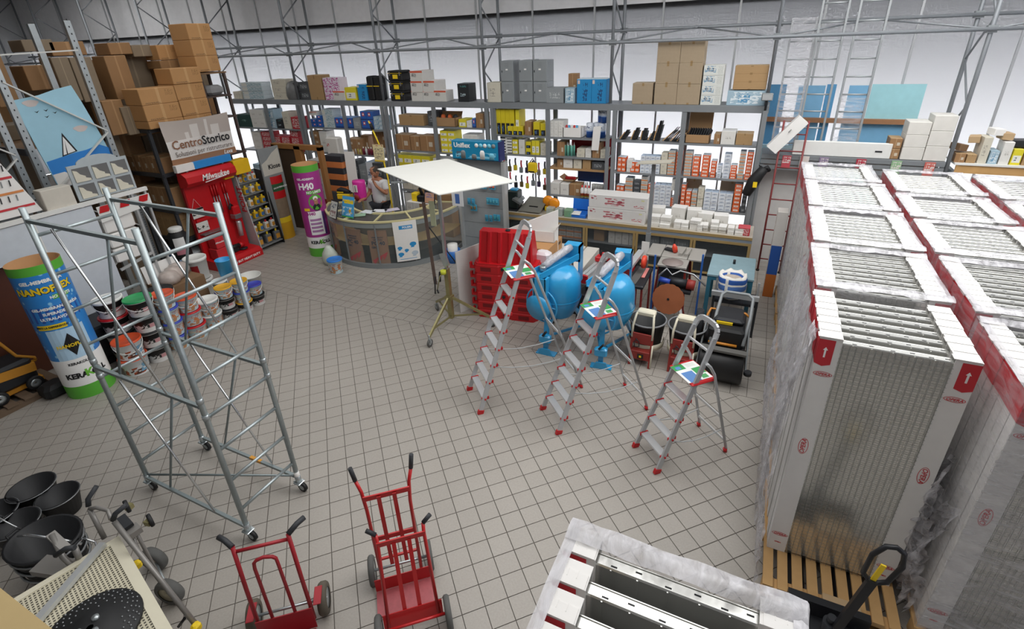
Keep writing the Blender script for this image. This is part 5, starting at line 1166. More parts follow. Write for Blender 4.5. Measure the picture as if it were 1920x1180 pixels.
for k in range(12):
    a = ony(670+4.7*k, 288, YG+.05); m_ = [mat('white spray can', 'd8d8d4', .35), mat('yellow spray can', 'd9d26a', .35), mat('crimson spray can', '7d2338', .35)][0 if k in (0, 4, 9, 11) else 1 if k in (1, 2) else 2]
    cyl_thing('spray_can', (a.x, YG+.03, 1.672), .03, .2, m_, f'spray can in the row behind the desk, {NTH[k]} from left', 'spray can', 'spray cans', M_paper, True)
for k in range(3):
    a = ony(1093+6.2*k, 368, YG); cyl_thing('bottle', (a.x, YG-.06, 1.072), .04, .27, pmat('white red bottle', 'e4e2de', [(0, 1, .2, .45, 'a2452a', 'all'), (0, 1, .1, .2, 'd9c33a', 'all')], .35), f'white detergent bottle with red cap, {NTH[k]} from left', 'bottle', 'detergent bottles', M_redp, True)
for k in range(8):
    a = ony(1078+3.2*k, 355, YG+.2); cyl_thing('bottle', (a.x, YG+.24, 1.072), .034, .26, mat('white bottle', 'dcdcd8', .4), f'white bottle in the back row of the red bay, {NTH[k]} from left', 'bottle', 'white bottles', M_rimw, True)
for k in range(8):
    a = ony(1112+3.1*(k % 4)*1.7, 370, YG+.1); cyl_thing('jar', (a.x, YG+.12, 1.072+.14*(k//4)), .045, .13, mat('grey jar', 'a9aaa6', .35), f'grey jar at the right of the red bay, {["lower", "upper"][k//4]} row, {NTH[k % 4]} from left', 'jar', 'grey jars')
a = ony(1068, 340, YG); r, w_, h, dp = opencart('open_carton', 1056, 1077, 338, YG+.1, 1.36, 'brown tray of red goods above the white boxes', M_card)
for q in range(6): MB().lathe([(.001, 0), (.035, .02), (.03, .06), (.001, .08)], 8, Matrix.Translation((.05+q*w_/7, .1, h*.6))).build('red_pack', M_redp, r)
# white sack with dots behind the desk
a = ony(632, 292, YG-.3); r = thing('printed_sack', 'large white sack with coloured dots standing behind the desk', 'sack', (a.x, YG-.3, 1.66))
o = MB().bbox((-.2, -.12, 0), (.2, .1, .5), .03).build('bag', pmat('dotted sack', 'dcd9d2', [(0, 1, 0, .14, '6fb6c9', 'n', 9), (0, .5, 0, .1, 'd9b93a', 'n', 12), (.05, .3, .55, .7, 'c94b44', 'n', 10)], .6), r)
MB().box((-.2, -.1, -.66), (.2, .1, 0)).build('shelf_stand', M_shelf, r); MB().box((-.2, -.1, -1.66), (.2, .1, -.66)).build('stand', M_shelf, r)
# wire panel with hanging tools
pn = thing('wire_panel', 'white wire panel holding hanging tools', 'panel', (-5.38, YS0+.2, 1.15))
mb = MB()
for k in range(25): mb.box((k*.05, 0, 0), (k*.05+.004, .004, .72))
for k in range(15): mb.box((0, .004, k*.05), (1.2, .008, k*.05+.004))
o = mb.build('grid', M_white, pn); o['kind'] = 'stuff'
random.seed(11)
tcs = ['2b2d31', '6b5a33', 'd9c52a', '7d8487', '3c3550', '5c4a38', '8f8a80', 'c8b32d', '23262b', '4d6b73']
for k in range(16):
    x = -5.3+(k % 8)*.145; z = 1.75-.32*(k//8)+random.uniform(-.05, .05); c = tcs[k % 10]
    r = thing('hanging_tool', f'small tool hanging on the wire panel, {["upper", "lower"][k//8]} row, {NTH[k % 8]} from left', 'tool', (x, YS0+.16, z), 0, 'tools on the wire panel')
    MB().tube([(0, .02, 0), (0, 0, -.06), (.01, 0, -.16)], .018, 6).build('handle', M_dark if k % 3 else M_redp, r)
    MB().bbox((-.045, -.02, -.28), (.045, .015, -.15), .015).build('head', mat('tool '+c, c, .5), r)
r = thing('tool_bag', 'yellow bag hanging on the wire panel', 'bag', (-4.55, YS0+.1, 1.5)); MB().bbox((-.11, -.05, 0), (.11, .05, .24), .03).build('pouch', M_yellow, r); MB().tube([(-.06, 0, .24), (0, 0, .32), (.06, 0, .24)], .01, 6).build('strap', M_black, r)
MB().box((-.08, -.055, .02), (.06, -.05, .05)).build('badge', M_black, r)

# ================================================================== glazed counter in front of the shelving
YC, ZC = 9.5, .87
M_gold = mat('gold anodised frame', 'b59a68', .4, .3, .06)
M_band = mat('blue grey band', '7e8893', .5)
M_win = mat('dusty counter glass', '5a5f62', .12, 0, .1, alpha=.22)
ct = thing('glazed_counter', 'long counter with gold frames and glass front panels before the shelving', 'counter', (-4.95, YC, 0))
cw = 5.09; secs = [0, 1.98, 3.01, 4.09, cw]
mb = MB(); mb.box((0, 0, ZC-.02), (cw, .68, ZC)); mb.build('worktop', mat('pale laminate top', 'b7b0a3', .4), ct)
MB().box((0, -.012, ZC-.05), (cw, .0, ZC+.002)).build('top_rail', M_gold, ct); MB().box((0, -.006, ZC-.11), (cw, .004, ZC-.05)).build('band', M_band, ct)
MB().box((0, -.012, ZC-.16), (cw, .0, ZC-.11)).build('lower_rail', M_gold, ct); MB().box((0, .02, 0), (cw, .64, .06)).build('plinth', M_dark, ct)
MB().box((0, .62, .06), (cw, .64, ZC-.02)).build('back', M_dark, ct); MB().box((0, .02, .4), (cw, .6, .415)).build('inner_shelf', M_shelf, ct)
for i, (a, b) in enumerate(zip(secs, secs[1:])):
    f = MB(); f.box((a+.005, -.012, .06), (a+.05, .0, ZC-.16)); f.box((b-.05, -.012, .06), (b-.005, .0, ZC-.16)); f.box((a+.05, -.012, .06), (b-.05, .0, .1)); f = f.build('panel_frame', M_gold, ct)
    MB().box((a+.05, -.006, .1), (b-.05, -.002, ZC-.16)).build('glass', M_win, f)
for x in (0, cw-.02): MB().box((x, 0, .0), (x+.02, .64, ZC-.02)).build('side_panel', M_gold, ct)
# goods inside
for k in range(4):
    for j in range(3):
        o = link('carton', unit(KM['greyor']), None, (-3.75+.17*k, YC+.08, .42+.125*j)); o.scale = (.16, .3, .12); tag(o, f'striped pack inside the counter behind glass, {NTH[j]} row, {NTH[k]} from left', 'box', 'packs inside the counter')
for k in range(4):
    o = link('carton', unit(KM['white']), None, (-2.5+.14*k, YC+.06, .42)); o.scale = (.132, .3, .27); tag(o, f'tall pale box inside the counter, {NTH[k]} from left', 'box', 'pale boxes inside the counter')
carton('cardboard_box', (-2.82, YC+.1, .417), (-2.6, YC+.35, .66), M_card, 'brown box inside the counter behind glass', 'box')
for k in range(3):
    o = link('carton', unit(KM['grey']), None, (-1.75+.28*k, YC+.1, .417)); o.scale = (.25, .3, .26); tag(o, f'grey box inside the right half of the counter, {NTH[k]} from left', 'box', 'grey boxes inside the counter')
# goods on the counter
M_tool = pmat('white long box with red print', 'dddbd8', [(.28, .62, .25, .8, 'b96a70', 'n', 7), (.33, .58, .35, .7, 'a34a55', 'n', 10), (.04, .14, .62, .9, 'a84a55', 'n', 12), (.78, .95, .2, .4, 'c0505a', 'n', 16), (.9, .95, .75, .85, 'd9d9a0')], .55, top='e6e5e2')
for k in range(2):
    carton('long_box', (-2.95+.02*k, YC+.06, ZC+.002+.27*k), (-1.8+.03*k, YC+.45, ZC+.268+.27*k), M_tool, f'{["lower", "upper"][k]} long white box with red tool print on the counter', 'box', 'long white tool boxes')
random.seed(5); n_ = 0
for (x0, x1, yb, nr, nc) in ((1217, 1256, 428, 3, 2), (1262, 1290, 436, 2, 2), (1292, 1312, 434, 3, 1), (1306, 1326, 442, 2, 2), (1330, 1345, 444, 3, 1), (1345, 1360, 445, 2, 1), (1362, 1375, 446, 2, 1), (1376, 1392, 448, 2, 1)):
    a, b = ony(x0, yb, YC+.1), ony(x1, yb, YC+.1)
    for c in range(nc):
        for k in range(nr):
            w_ = (b.x-a.x)/nc; o = link('small_box', unit(KM['white']), None, (a.x+c*w_, YC+.06+random.uniform(0, .06), ZC+.002+k*.062), (0, 0, random.uniform(-.06, .06))); o.scale = (w_-.006, .2, .06)
            n_ += 1; tag(o, f'small white box on the counter end, {NTH[k]} up in the pile {NTH[c]} right of pixel group {n_}' if False else f'small white box on the right counter end, stack {len(ALLB) and n_}, layer {k+1}', 'box', 'small white boxes on the counter')
lst = [o for o in bpy.data.objects if o.name.startswith('small_box')]
pos = ['first', 'second', 'third', 'fourth', 'fifth', 'sixth', 'seventh', 'eighth', 'ninth', 'tenth', 'eleventh', 'twelfth']
cols_ = sorted({round(o.location.x, 3) for o in lst})
for o in lst: o['label'] = f'small white box, {pos[min(11, cols_.index(round(o.location.x, 3)))]} pile from left on the counter, {pos[int(round((o.location.z-ZC)/.062))]} up'
for k, (x0, yb, hh) in enumerate(((1232, 410, .2), (1270, 405, .25), (1300, 408, .22), (1320, 415, .18), (1350, 420, .16))):
    a = ony(x0, yb, YC+.4); o = link('white_pack', unit(KM['white']), None, (a.x-.12, YC+.36, ZC+.002), (0, 0, .1*(-1)**k)); o.scale = (.26, .22, hh+.08); tag(o, f'larger white pack behind the small boxes, {NTH[k]} from left', 'box', 'larger white packs')
carton('small_box', (-.12, YC+.08, ZC+.002), (.08, YC+.28, ZC+.15), KM['red'], 'dark red patterned box at the counter corner', 'box')
# key cutting machine and writing desk board on the counter's left part
r = thing('key_machine', 'dark green key cutting machine on the left counter end', 'machine', (-4.72, YC+.16, ZC))
MB().bbox((-.12, -.1, 0), (.18, .32, .02), .006).build('base', M_dark, r); MB().bbox((-.1, .0, .02), (.16, .26, .42), .02).build('cabinet', mat('dark green enamel', '24302f', .4), r)
MB().bar((.1, -.05, .28), (.3, -.08, .2), .14, .05).build('clamp_arm', M_rimw, r); MB().bbox((-.02, .02, .42), (.14, .14, .47), .01).build('tray', M_blue, r); MB().bar((.16, -.02, .2), (.3, .0, .3), .12, .08).build('carriage', M_grey, r)
r = thing('sloped_tray', 'grey sloped work tray beside the key machine', 'tray', (-4.3, YC+.2, ZC)); mb = MB(); mb.slab((-.2, -.15, .02), (.3, -.15, .02), (.34, .3, .22), (-.12, .3, .22), .02); mb.build('plate', mat('dark grey tray', '77766f', .5, .2), r); MB().box((-.15, .2, 0), (.3, .28, .16)).build('support', M_dark, r); MB().box((.0, -.02, .11), (.2, .0, .125)).build('slot', M_black, r)
# orange lamp heads and clear tubs
for k, (xp, yp) in enumerate(((1026, 385), (1036, 384))):
    a = ony(xp, yp, YC+.3); r = thing('warning_lamp', f'{["left", "right"][k]} orange warning lamp on the counter', 'lamp', (a.x+.06*k, YC+.36-.12*k, ZC+.07)); M = Matrix.Translation((0, 0, .14)) @ Matrix.Rotation(PI/2, 4, 'X')
    MB().lathe([(.001, -.05), (.08, -.045), (.12, -.02), (.12, .02), (.08, .045), (.001, .05)], 22, M).build('lens', mat('amber lens', 'e8901c', .2, 0, .08), r); MB().lathe([(.06, -.055), (.05, -.06), (.001, -.06)], 14, M).build('boss', mat('amber dark', 'c8680f', .3), r)
    MB().bbox((-.07, -.05, -.068), (.07, .05, .03), .01).build('battery_case', M_yellow, r)
for k, c in enumerate(('b9c2bd', 'a8b5b0', '7fae86')):
    o = carton('clear_tub', (-3.86+.2*k, YC+.06, ZC+.001), (-3.70+.2*k, YC+.22, ZC+.16), mat('tub '+c, c, .15, 0, .2, 12, alpha=.7), f'clear plastic tub of small parts on the counter, {NTH[k]} from left', 'tub', 'clear tubs', .01)
r = thing('plastic_case', 'bright blue flat plastic case beside the long white boxes', 'case', (-3.2, YC+.12, ZC)); MB().bbox((-.18, -.04, 0), (.2, .3, .07), .01).build('base', mat('bright blue plastic', '1f6fd0', .35), r); MB().slab((-.18, .3, .08), (.2, .3, .08), (.2, .34, .3), (-.18, .34, .3), .02).build('lid', MATS['bright blue plastic'], r); MB().slab((-.12, -.06, .072), (.08, -.06, .072), (.06, .14, .09), (-.1, .14, .09), .003).build('paper', M_paper, r)
carton('blue_bin', (-3.32, YC+.46, ZC+.002), (-3.0, YC+.66, ZC+.2), mat('navy plastic', '21489a', .4), 'navy blue bin behind the blue case', 'bin', None, .01)
# stand pole with paper in front of the counter
r = thing('sign_pole', 'grey square pole with a white paper sheet in front of the counter', 'pole', (-1.6, 8.98, 0))
MB().box((-.03, -.03, 0), (.03, .03, 2.2)).build('post', M_shelf, r); MB().box((-.1, -.045, .42), (.04, -.035, .78)).build('paper_sheet', M_paper, r); MB().box((-.04, -.04, .7), (.04, .04, .95)).build('sleeve', M_grey, r)
mb = MB(); mb.slab((-.28, -.16, 2.22), (.3, -.2, 2.28), (.32, .14, 2.27), (-.26, .16, 2.2), .015); mb.build('tray', mat('beige tray', 'b9b4a6', .6), r)

# ================================================================== round glass desk with the man
DC = Vector((-7.35, 9.05, 0)); DR, DI, DZ = 1.55, .97, 1.03
M_rimy = mat('cream yellow edging', 'd6cc9a', .45, 0, .04)
M_pane = mat('desk glass', 'aab4b4', .08, 0, .05, alpha=.1)
dk = thing('round_desk', 'semicircular glass display desk with cream edging in front of the man', 'desk', tuple(DC))
def ringpart(name, r0, r1, z0_, z1_, m, a0, a1, par, n=40):
    mb = MB(); vs = []
    for i in range(n+1):
        a = math.radians(a0+(a1-a0)*i/n); c_, s_ = math.cos(a), math.sin(a); vs += [(r0*c_, r0*s_, z0_), (r1*c_, r1*s_, z0_), (r1*c_, r1*s_, z1_), (r0*c_, r0*s_, z1_)]
    fs = [(4*i+j, 4*i+4+j, 4*i+4+(j+1) % 4, 4*i+(j+1) % 4) for i in range(n) for j in range(4)]+[(0, 1, 2, 3), (4*n+3, 4*n+2, 4*n+1, 4*n)]
    return mb.add(vs, fs).build(name, m, par)
A0, A1 = 205, 372
ringpart('base', DR-.03, DR+.02, 0, .1, M_grey, A0, A1, dk); ringpart('floor_plate', DI, DR-.03, .06, .09, M_dark, A0, A1, dk)
ringpart('inner_shelf', DI+.05, DR-.04, .5, .515, M_gold, A0, A1, dk)
ringpart('top_band', DR-.01, DR+.005, DZ-.14, DZ-.03, mat('grey glass band', '8d9494', .25), A0, A1, dk)
ringpart('inner_wall', DI, DI+.02, .09, DZ-.03, mat('desk inner board', '6d665a', .6), A0, A1, dk)
gf = ringpart('front_glass', DR-.012, DR-.006, .1, DZ-.14, M_pane, A0, A1, dk)
ringpart('top_glass', DI+.03, DR-.02, DZ-.02, DZ-.008, M_pane, A0, A1, dk)
ringpart('outer_edging', DR-.025, DR+.02, DZ-.03, DZ+.005, M_rimy, A0, A1, dk); ringpart('inner_edging', DI-.01, DI+.04, DZ-.03, DZ+.005, M_rimy, 160, A1, dk)
for a in (A0, 235, 262, 290, 318, 345, A1):
    q = math.radians(a); MB().bar((DI*math.cos(q), DI*math.sin(q), DZ-.012), (DR*math.cos(q), DR*math.sin(q), DZ-.012), .035, .03).build('top_spoke', M_rimy, dk)
    MB().box((DR*math.cos(q)-.012, DR*math.sin(q)-.012, .1), (DR*math.cos(q)+.012, DR*math.sin(q)+.012, DZ-.03)).build('glass_joint', M_grey, dk)
for a in (160, 182): q = math.radians(a); MB().box((DI*math.cos(q)-.015, DI*math.sin(q)-.015, 0), (DI*math.cos(q)+.015, DI*math.sin(q)+.015, DZ-.03)).build('inner_post', M_rimy, dk)
def curved(par, name, a_mid, wdeg, r_, z0_, z1_, m, n=8, th=.006):
    return ringpart(name, r_-th, r_, z0_, z1_, m, a_mid-wdeg/2, a_mid+wdeg/2, par, n)
def desk_angle(x, y, R_=DR):
    best = None
    for i in range(2060, 3200, 4):
        a = math.radians(i/10); z_ = .5; p = DC+Vector((R_*math.cos(a), R_*math.sin(a), z_)); u = pix(p)
        if best is None or abs(u[0]-x) < best[0]: best = (abs(u[0]-x), i/10)
    return best[1]
# brown paper sacks shown behind the glass
M_kraft = mat('kraft sack paper', '9a7256', .8, 0, .08)
for k, xx in enumerate((622, 661, 709)):
    am = desk_angle(xx, 450); r = thing('paper_sack', f'{["left", "middle", "right"][k]} brown cement sack with red mark behind the desk glass', 'sack', tuple(DC), 0, 'cement sacks in the desk')
    b_ = curved(r, 'sack', am, 15, DR-.03, .092, .82, M_kraft, th=.05); q = math.radians(am+90)
    def lt(s_, size, m_, u_, z_, bold=.0): return text(s_, size, m_, b_, (0, 0, z_), rot=(0, 0, math.radians(am+90)+u_), ex=.001, bold=bold, bend=DR-.027)
    lt('PC 40', .115, mat('navy print', '2a3344', .6), 0, .55, .003)
    lt('PREMISCELATO', .035, MATS['navy print'], 0, .68, .001); lt('CEMENTIZIO', .035, MATS['navy print'], 0, .63, .001); lt('GBC', .06, MATS['navy print'], -.06, .46, .002)
    # red slanted block mark
    mb = MB()
    for (u0, v0, u1, v1) in ((-.17, .17, .17, .36), (-.15, .14, -.07, .24), (-.04, .2, .04, .29), (.07, .26, .15, .35)):
        wq = .035 if u1-u0 > .2 else .06
        pts = [];
        for t_ in range(7): u_ = u0+(u1-u0)*t_/6; v_ = v0+(v1-v0)*t_/6; aa = math.radians(am)+u_/DR; pts.append(((DR-.0265)*math.cos(aa), (DR-.0265)*math.sin(aa), v_))
        vs = [p for p in pts]+[(p[0], p[1], p[2]-wq*1.3) for p in pts]; mb.add(vs, [(i, i+7, i+8, i+1) for i in range(6)])
    mb.build('red_mark', M_inkr, b_)
# poster on the desk front
am = desk_angle(763, 450); r = thing('poster', 'white poster with blue mixers hanging on the front of the desk', 'poster', tuple(DC))
ps = curved(r, 'sheet', am, 17.5, DR+.03, .14, DZ-.02, M_paper, th=.003)
def pt(u_, v_): aa = math.radians(am)+u_/DR; return Vector(((DR+.0315)*math.cos(aa), (DR+.0315)*math.sin(aa), v_))
def prect(u0, u1, v0, v1, m, name):
    n = 5; vs = [pt(u0+(u1-u0)*i/n, v) for v in (v0, v1) for i in range(n+1)]; return MB().add(vs, [(i, i+1, n+2+i, n+1+i) for i in range(n)]).build(name, m, ps)
M_pblue = mat('poster blue', '2a93d1', .5)
prect(-.12, .15, .84, .92, M_pblue, 'logo_band')
text('POLIERI', .055, M_inkw, ps, (0, 0, .878), rot=(0, 0, math.radians(am+90)+.025), ex=.001, bold=.002, bend=DR+.0325)
for (u0, v0, s_) in ((.12, .5, .07), (-.15, .44, .05), (-.02, .38, .045), (-.14, .3, .06), (.14, .3, .07)):
    mb = MB(); c0 = pt(u0, v0); n = 10; vs = [pt(u0+s_*math.cos(2*PI*i/n), v0+s_*.7*math.sin(2*PI*i/n)) for i in range(n)]; mb.add(vs, [tuple(range(n))])
    mb.add([pt(u0-s_*.8, v0-s_), pt(u0+s_*.3, v0-s_), pt(u0+s_*.2, v0-s_*.5), pt(u0-s_*.5, v0-s_*.5)], [(0, 1, 2, 3)]); mb.build('mixer_picture', M_pblue if u0 < .13 or v0 > .4 else mat('poster pale', 'b9c6d2', .6), ps)
prect(-.17, .17, .185, .195, M_pblue, 'footer_line')
# things on the desk
def on_desk(x, y, z_=DZ): return onz(x, y, z_)
p = on_desk(625, 410); r = thing('leaflet_stand', 'leaflet holder with picture leaflets on the left of the desk', 'leaflet holder', tuple(p), -.3)
MB().slab((-.14, 0, 0), (.14, 0, 0), (.14, .12, .36), (-.14, .12, .36), .01).build('holder', M_dark, r); MB().slab((-.12, -.012, .02), (.12, -.012, .02), (.12, .1, .34), (-.12, .1, .34), .004).build('leaflet', pmat('leaflet print', 'c9ccc6', [(.05, .95, .55, .9, '56697a', 'n', 6), (.05, .95, .1, .45, '7d5a5e', 'n', 7)], .4), r)
p = on_desk(652, 408); r = thing('counter_card', 'blue and yellow counter card standing on the desk', 'card', tuple(p), -.1)
MB().slab((-.17, 0, 0), (.17, 0, 0), (.17, .12, .42), (-.17, .12, .42), .008).build('card', pmat('blue yellow card', '4fa6dd', [(.05, .95, .66, .84, 'f2d33a', 'n', 4), (.05, .95, .12, .5, 'cfe6ee', 'n', 5), (.5, .9, .2, .4, 'd9a830', 'n', 8), (0, 1, 0, .06, '4fae45')], .35), r)
text('NANOFLEX', .06, M_yellow, r, (0, .085, .33), (PI/2-.28, 0, 0), .002, .002); MB().slab((-.1, .12, 0), (.1, .12, 0), (.1, .1, .35), (-.1, .1, .35), .005).build('strut', M_paper, r)
p = on_desk(678, 375); r = thing('dispenser', 'magenta plastic leaflet dispenser on the desk', 'dispenser', (p.x, p.y, DZ))
MB().lathe([(.001, 0), (.13, 0), (.15, .1), (.16, .42), (.15, .46), (.001, .47)], 20, Matrix.Diagonal((1, .8, 1, 1))).build('body', mat('magenta plastic', 'd6339c', .35), r)
MB().box((-.05, -.142, .22), (.05, -.13, .38)).build('label', M_paper, r); MB().lathe([(.001, 0), (.07, 0), (.07, .01), (.001, .01)], 16, Matrix.Translation((0, -.135, .09)) @ Matrix.Rotation(PI/2, 4, 'X')).build('opening', M_mred, r)
text('KERAKOLL', .03, M_inkk, r, (0, -.145, .3), (PI/2, -PI/2, 0), .001, .0005)
p = on_desk(648, 372); r = thing('work_shoe', 'black work shoe with yellow trim lying on the desk', 'shoe', (p.x, p.y, DZ+.12), .2); mb = MB(); mb.tube([(-.16, 0, .06), (-.08, 0, .08), (.04, 0, .06), (.15, 0, .035)], [.05, .065, .055, .035], 10); mb.build('upper', M_black, r); MB().bbox((-.2, -.05, -.0), (.19, .05, .025), .01).build('sole', M_dark, r); MB().bbox((-.17, -.055, .02), (.0, -.045, .05), .004).build('trim', M_yellow, r)
MB().bbox((-.16, -.09, -.118), (.16, .09, 0), .01).build('shoe_box', M_yellow, r)
for k, (x, y, c) in enumerate(((690, 398, 'dfe6ea'), (712, 396, 'e8eaf0'), (672, 404, '9fc3a5'), (735, 394, 'cfc8d8'))):
    p = on_desk(x, y, DZ); o = MB().box((-.15, -.1, 0), (.15, .1, .004)).build('leaflet', mat('leaflet '+c, c, .5), None, (p.x, p.y, DZ+.006), (0, 0, .3*k)); tag(o, f'loose leaflet lying on the desk glass, {NTH[k]} from the window side' if False else f'{["white", "bluish white", "green", "lilac"][k]} leaflet lying on the desk glass', 'leaflet')
# yellow fitting tool on the right part of the desk
p = on_desk(790, 378); r = thing('demo_tool', 'black and yellow demonstration tool on the right of the desk', 'machine', (p.x, p.y, DZ)); MB().box((-.3, -.15, 0), (.3, .15, .015)).build('base', M_paper, r); MB().bbox((-.2, -.08, .015), (-.05, .08, .2), .01).build('yellow_box', M_yellow, r); MB().bbox((-.05, -.1, .015), (.15, .1, .16), .02).build('body', M_black, r); MB().tube([(.05, 0, .16), (.0, 0, .3), (.06, 0, .38)], .035, 8).build('neck', M_black, r)
p = on_desk(806, 383); r = thing('picture_card', 'dark framed picture card on the right desk edge', 'card', (p.x, p.y, DZ)); MB().slab((-.14, 0, 0), (.14, 0, 0), (.14, .06, .3), (-.14, .06, .3), .01).build('frame', M_dark, r); MB().slab((-.12, -.012, .03), (.12, -.012, .03), (.12, .035, .25), (-.12, .035, .25), .003).build('picture', pmat('warm picture', 'c79a7d', [(0, 1, .5, 1, '8f7f9a', 'n', 5)], .4), r)
# brown boxes behind the desk, orange/black boxes at the left
carton('waste_carton', (-7.15, 9.62, .5), (-6.7, 10.0, 1.15), M_card, 'tall brown carton with a black bag behind the desk', 'box'); carton('carton_stand', (-7.15, 9.62, 0), (-6.7, 10.0, .495), M_cardd, 'dark brown carton under the waste carton', 'box')
r = thing('waste_bag', 'black bin bag in the tall brown carton', 'bag', (-6.92, 9.81, 1.155)); MB().lathe([(.21, 0), (.23, .04), (.18, .12), (.1, .13), (.08, .06), (.001, .05)], 12).build('bag', M_black, r)
carton('cardboard_box', (-6.6, 9.7, .0), (-6.3, 10.0, 1.05), M_card, 'second brown carton behind the desk, beside the tall one', 'box')
for k in range(6):
    a = ony(636, 400, 9.35); m_ = mat('orange black box', 'd9824a', .5) if k % 2 == 0 else mat('charcoal box', '33343a', .5)
    o = MB().bbox((-.28, -.14, 0), (.28, .14, .148), .006).build('flat_box', m_, None, (-9.42, 9.55, .95+k*.15)); tag(o, f'{"orange" if k % 2 == 0 else "charcoal"} flat box in the stack left of the man, {NTH[k]} up', 'box', 'orange and charcoal flat boxes')
carton('packing_case', (-9.75, 9.38, 0), (-9.1, 9.75, .945), KM['dkgrey'], 'grey printed case under the orange and charcoal boxes', 'box')
carton('printed_carton', (-10.2, 9.35, .6), (-9.82, 9.7, 1.72), pmat('red white poster carton', 'c9c7c2', [(0, 1, .82, .95, '9a2f33'), (0, 1, .0, .12, '9a2f33'), (.1, .9, .2, .75, '8b8f92', 'n', 8)], .5), 'white and red printed carton left of the orange boxes', 'box'); carton('cardboard_box', (-10.2, 9.35, 0), (-9.82, 9.7, .598), M_cardd, 'brown carton under the white and red one', 'box')
o = MB().slab((-9.08, 9.45, .95), (-8.82, 9.5, .95), (-8.82, 9.55, 1.95), (-9.08, 9.5, 1.95), .02).build('display_panel', M_paper); tag(o, 'narrow white panel right of the orange boxes', 'panel'); MB().box((-9.08, 9.47, 0), (-8.82, 9.5, .95)).build('foot', M_grey, o)
# ---- the man
M_skin = mat('skin', 'b07a5e', .55, 0, .05); M_shirt = mat('white shirt cloth', 'dcdcdc', .85, 0, .03, 20, bump=.15); M_trous = mat('dark trousers', '24262c', .85); M_hair = mat('grey dark hair', '4a423c', .8, 0, .2, 40)
man = thing('person', 'man in a white short-sleeved shirt standing behind the desk, hand raised to his mouth', 'person', (-7.78, 9.0, 0), 0)
def skin(name, verts, edges, radii, m, par, sub=2):
    me = bpy.data.meshes.new(name); me.from_pydata(verts, edges, []); o = link(name, me, par); md = o.modifiers.new('skin', 'SKIN')
    for i, q in enumerate(radii): o.data.skin_vertices[0].data[i].radius = q if isinstance(q, tuple) else (q, q)
    o.data.skin_vertices[0].data[0].use_root = True; md.use_smooth_shade = True; ss = o.modifiers.new('sub', 'SUBSURF'); ss.levels = sub; ss.render_levels = sub; me.materials.append(m); return o
# facing the camera-left front: face direction
# body (legs, trunk, neck, arms as one surface)
V_ = [(0, 0, .95), (0, .0, 1.15), (0, .02, 1.36), (0, .02, 1.47), (0, -.01, 1.55), (.1, 0, .9), (.11, 0, .5), (.11, .02, .08), (.12, -.14, .04), (-.1, 0, .9), (-.11, -.02, .5), (-.11, 0, .08), (-.12, -.16, .04),
      (.18, .02, 1.42), (.27, -.05, 1.17), (.14, -.2, 1.38), (.09, -.22, 1.5), (-.18, .02, 1.42), (-.26, .0, 1.16), (-.24, -.22, 1.08), (-.23, -.3, 1.08)]
E_ = [(0, 1), (1, 2), (2, 3), (3, 4), (0, 5), (5, 6), (6, 7), (7, 8), (0, 9), (9, 10), (10, 11), (11, 12), (3, 13), (13, 14), (14, 15), (15, 16), (3, 17), (17, 18), (18, 19), (19, 20)]
R_ = [(.16, .11), (.15, .1), (.17, .11), (.1, .08), .055, .09, .065, .045, .04, .09, .065, .045, .04, .07, .048, .035, .03, .07, .048, .035, .03]
body = skin('body', V_, E_, R_, M_skin, man)
# clothing shells
skin('shirt', [(0, 0, .88), (0, 0, 1.1), (0, .02, 1.36), (0, .02, 1.46), (.18, .02, 1.43), (.24, -.02, 1.24), (-.18, .02, 1.43), (-.235, .01, 1.24)], [(0, 1), (1, 2), (2, 3), (3, 4), (4, 5), (3, 6), (6, 7)], [(.19, .135), (.185, .13), (.2, .135), (.115, .1), .09, .075, .09, .075], M_shirt, man)
skin('trousers', [(0, 0, .93), (.1, 0, .88), (.11, 0, .5), (.11, .02, .1), (-.1, 0, .88), (-.11, -.02, .5), (-.11, 0, .1)], [(0, 1), (1, 2), (2, 3), (0, 4), (4, 5), (5, 6)], [(.18, .13), .11, .085, .07, .11, .085, .07], M_trous, man)
Mh = Matrix.Translation((0, -.03, 1.66)) @ Matrix.Rotation(-.45, 4, 'Z') @ Matrix.Rotation(.25, 4, 'X')
mb = MB(); n = 18; pr = []
for j in range(13):
    t_ = j/12; z_ = -.125+.25*t_; w_ = .078*math.sqrt(max(0, 1-((t_-.56)/.58)**2)); w_ *= (.82 if t_ < .25 else 1)
    for i in range(n):
        a = 2*PI*i/n; x = w_*math.cos(a); y = w_*1.25*math.sin(a)
        if y < 0:
            if abs(x) < .016 and .36 < t_ < .52: y -= .022*(1-abs(x)/.02)       # nose
            if .52 < t_ < .6 and .018 < abs(x) < .045: y += .008                # eye sockets
        pr.append(Mh @ Vector((x, y, z_)))
mb.add(pr, [(j*n+i, j*n+(i+1) % n, (j+1)*n+(i+1) % n, (j+1)*n+i) for j in range(12) for i in range(n)]+[tuple(range(n-1, -1, -1)), tuple(12*n+i for i in range(n))], True)
hd = mb.build('head', M_skin, man)
for s_ in (-1, 1):
    MB().lathe([(.001, -.006), (.012, -.004), (.012, .004), (.001, .006)], 10, Mh @ Matrix.Translation((s_*.03, -.085, .02)) @ Matrix.Rotation(PI/2, 4, 'X')).build('eye', M_inkk, hd); MB().lathe([(.001, 0), (.028, 0), (.024, .014), (.001, .014)], 10, Mh @ Matrix.Translation((s_*.078, .01, .0)) @ Matrix.Rotation(s_*PI/2, 4, 'Y')).build('ear', M_skin, hd)
MB().box((-.024, -.09, -.062), (.024, -.083, -.054), Mh).build('mouth', mat('lip', '8a4a42', .6), hd)
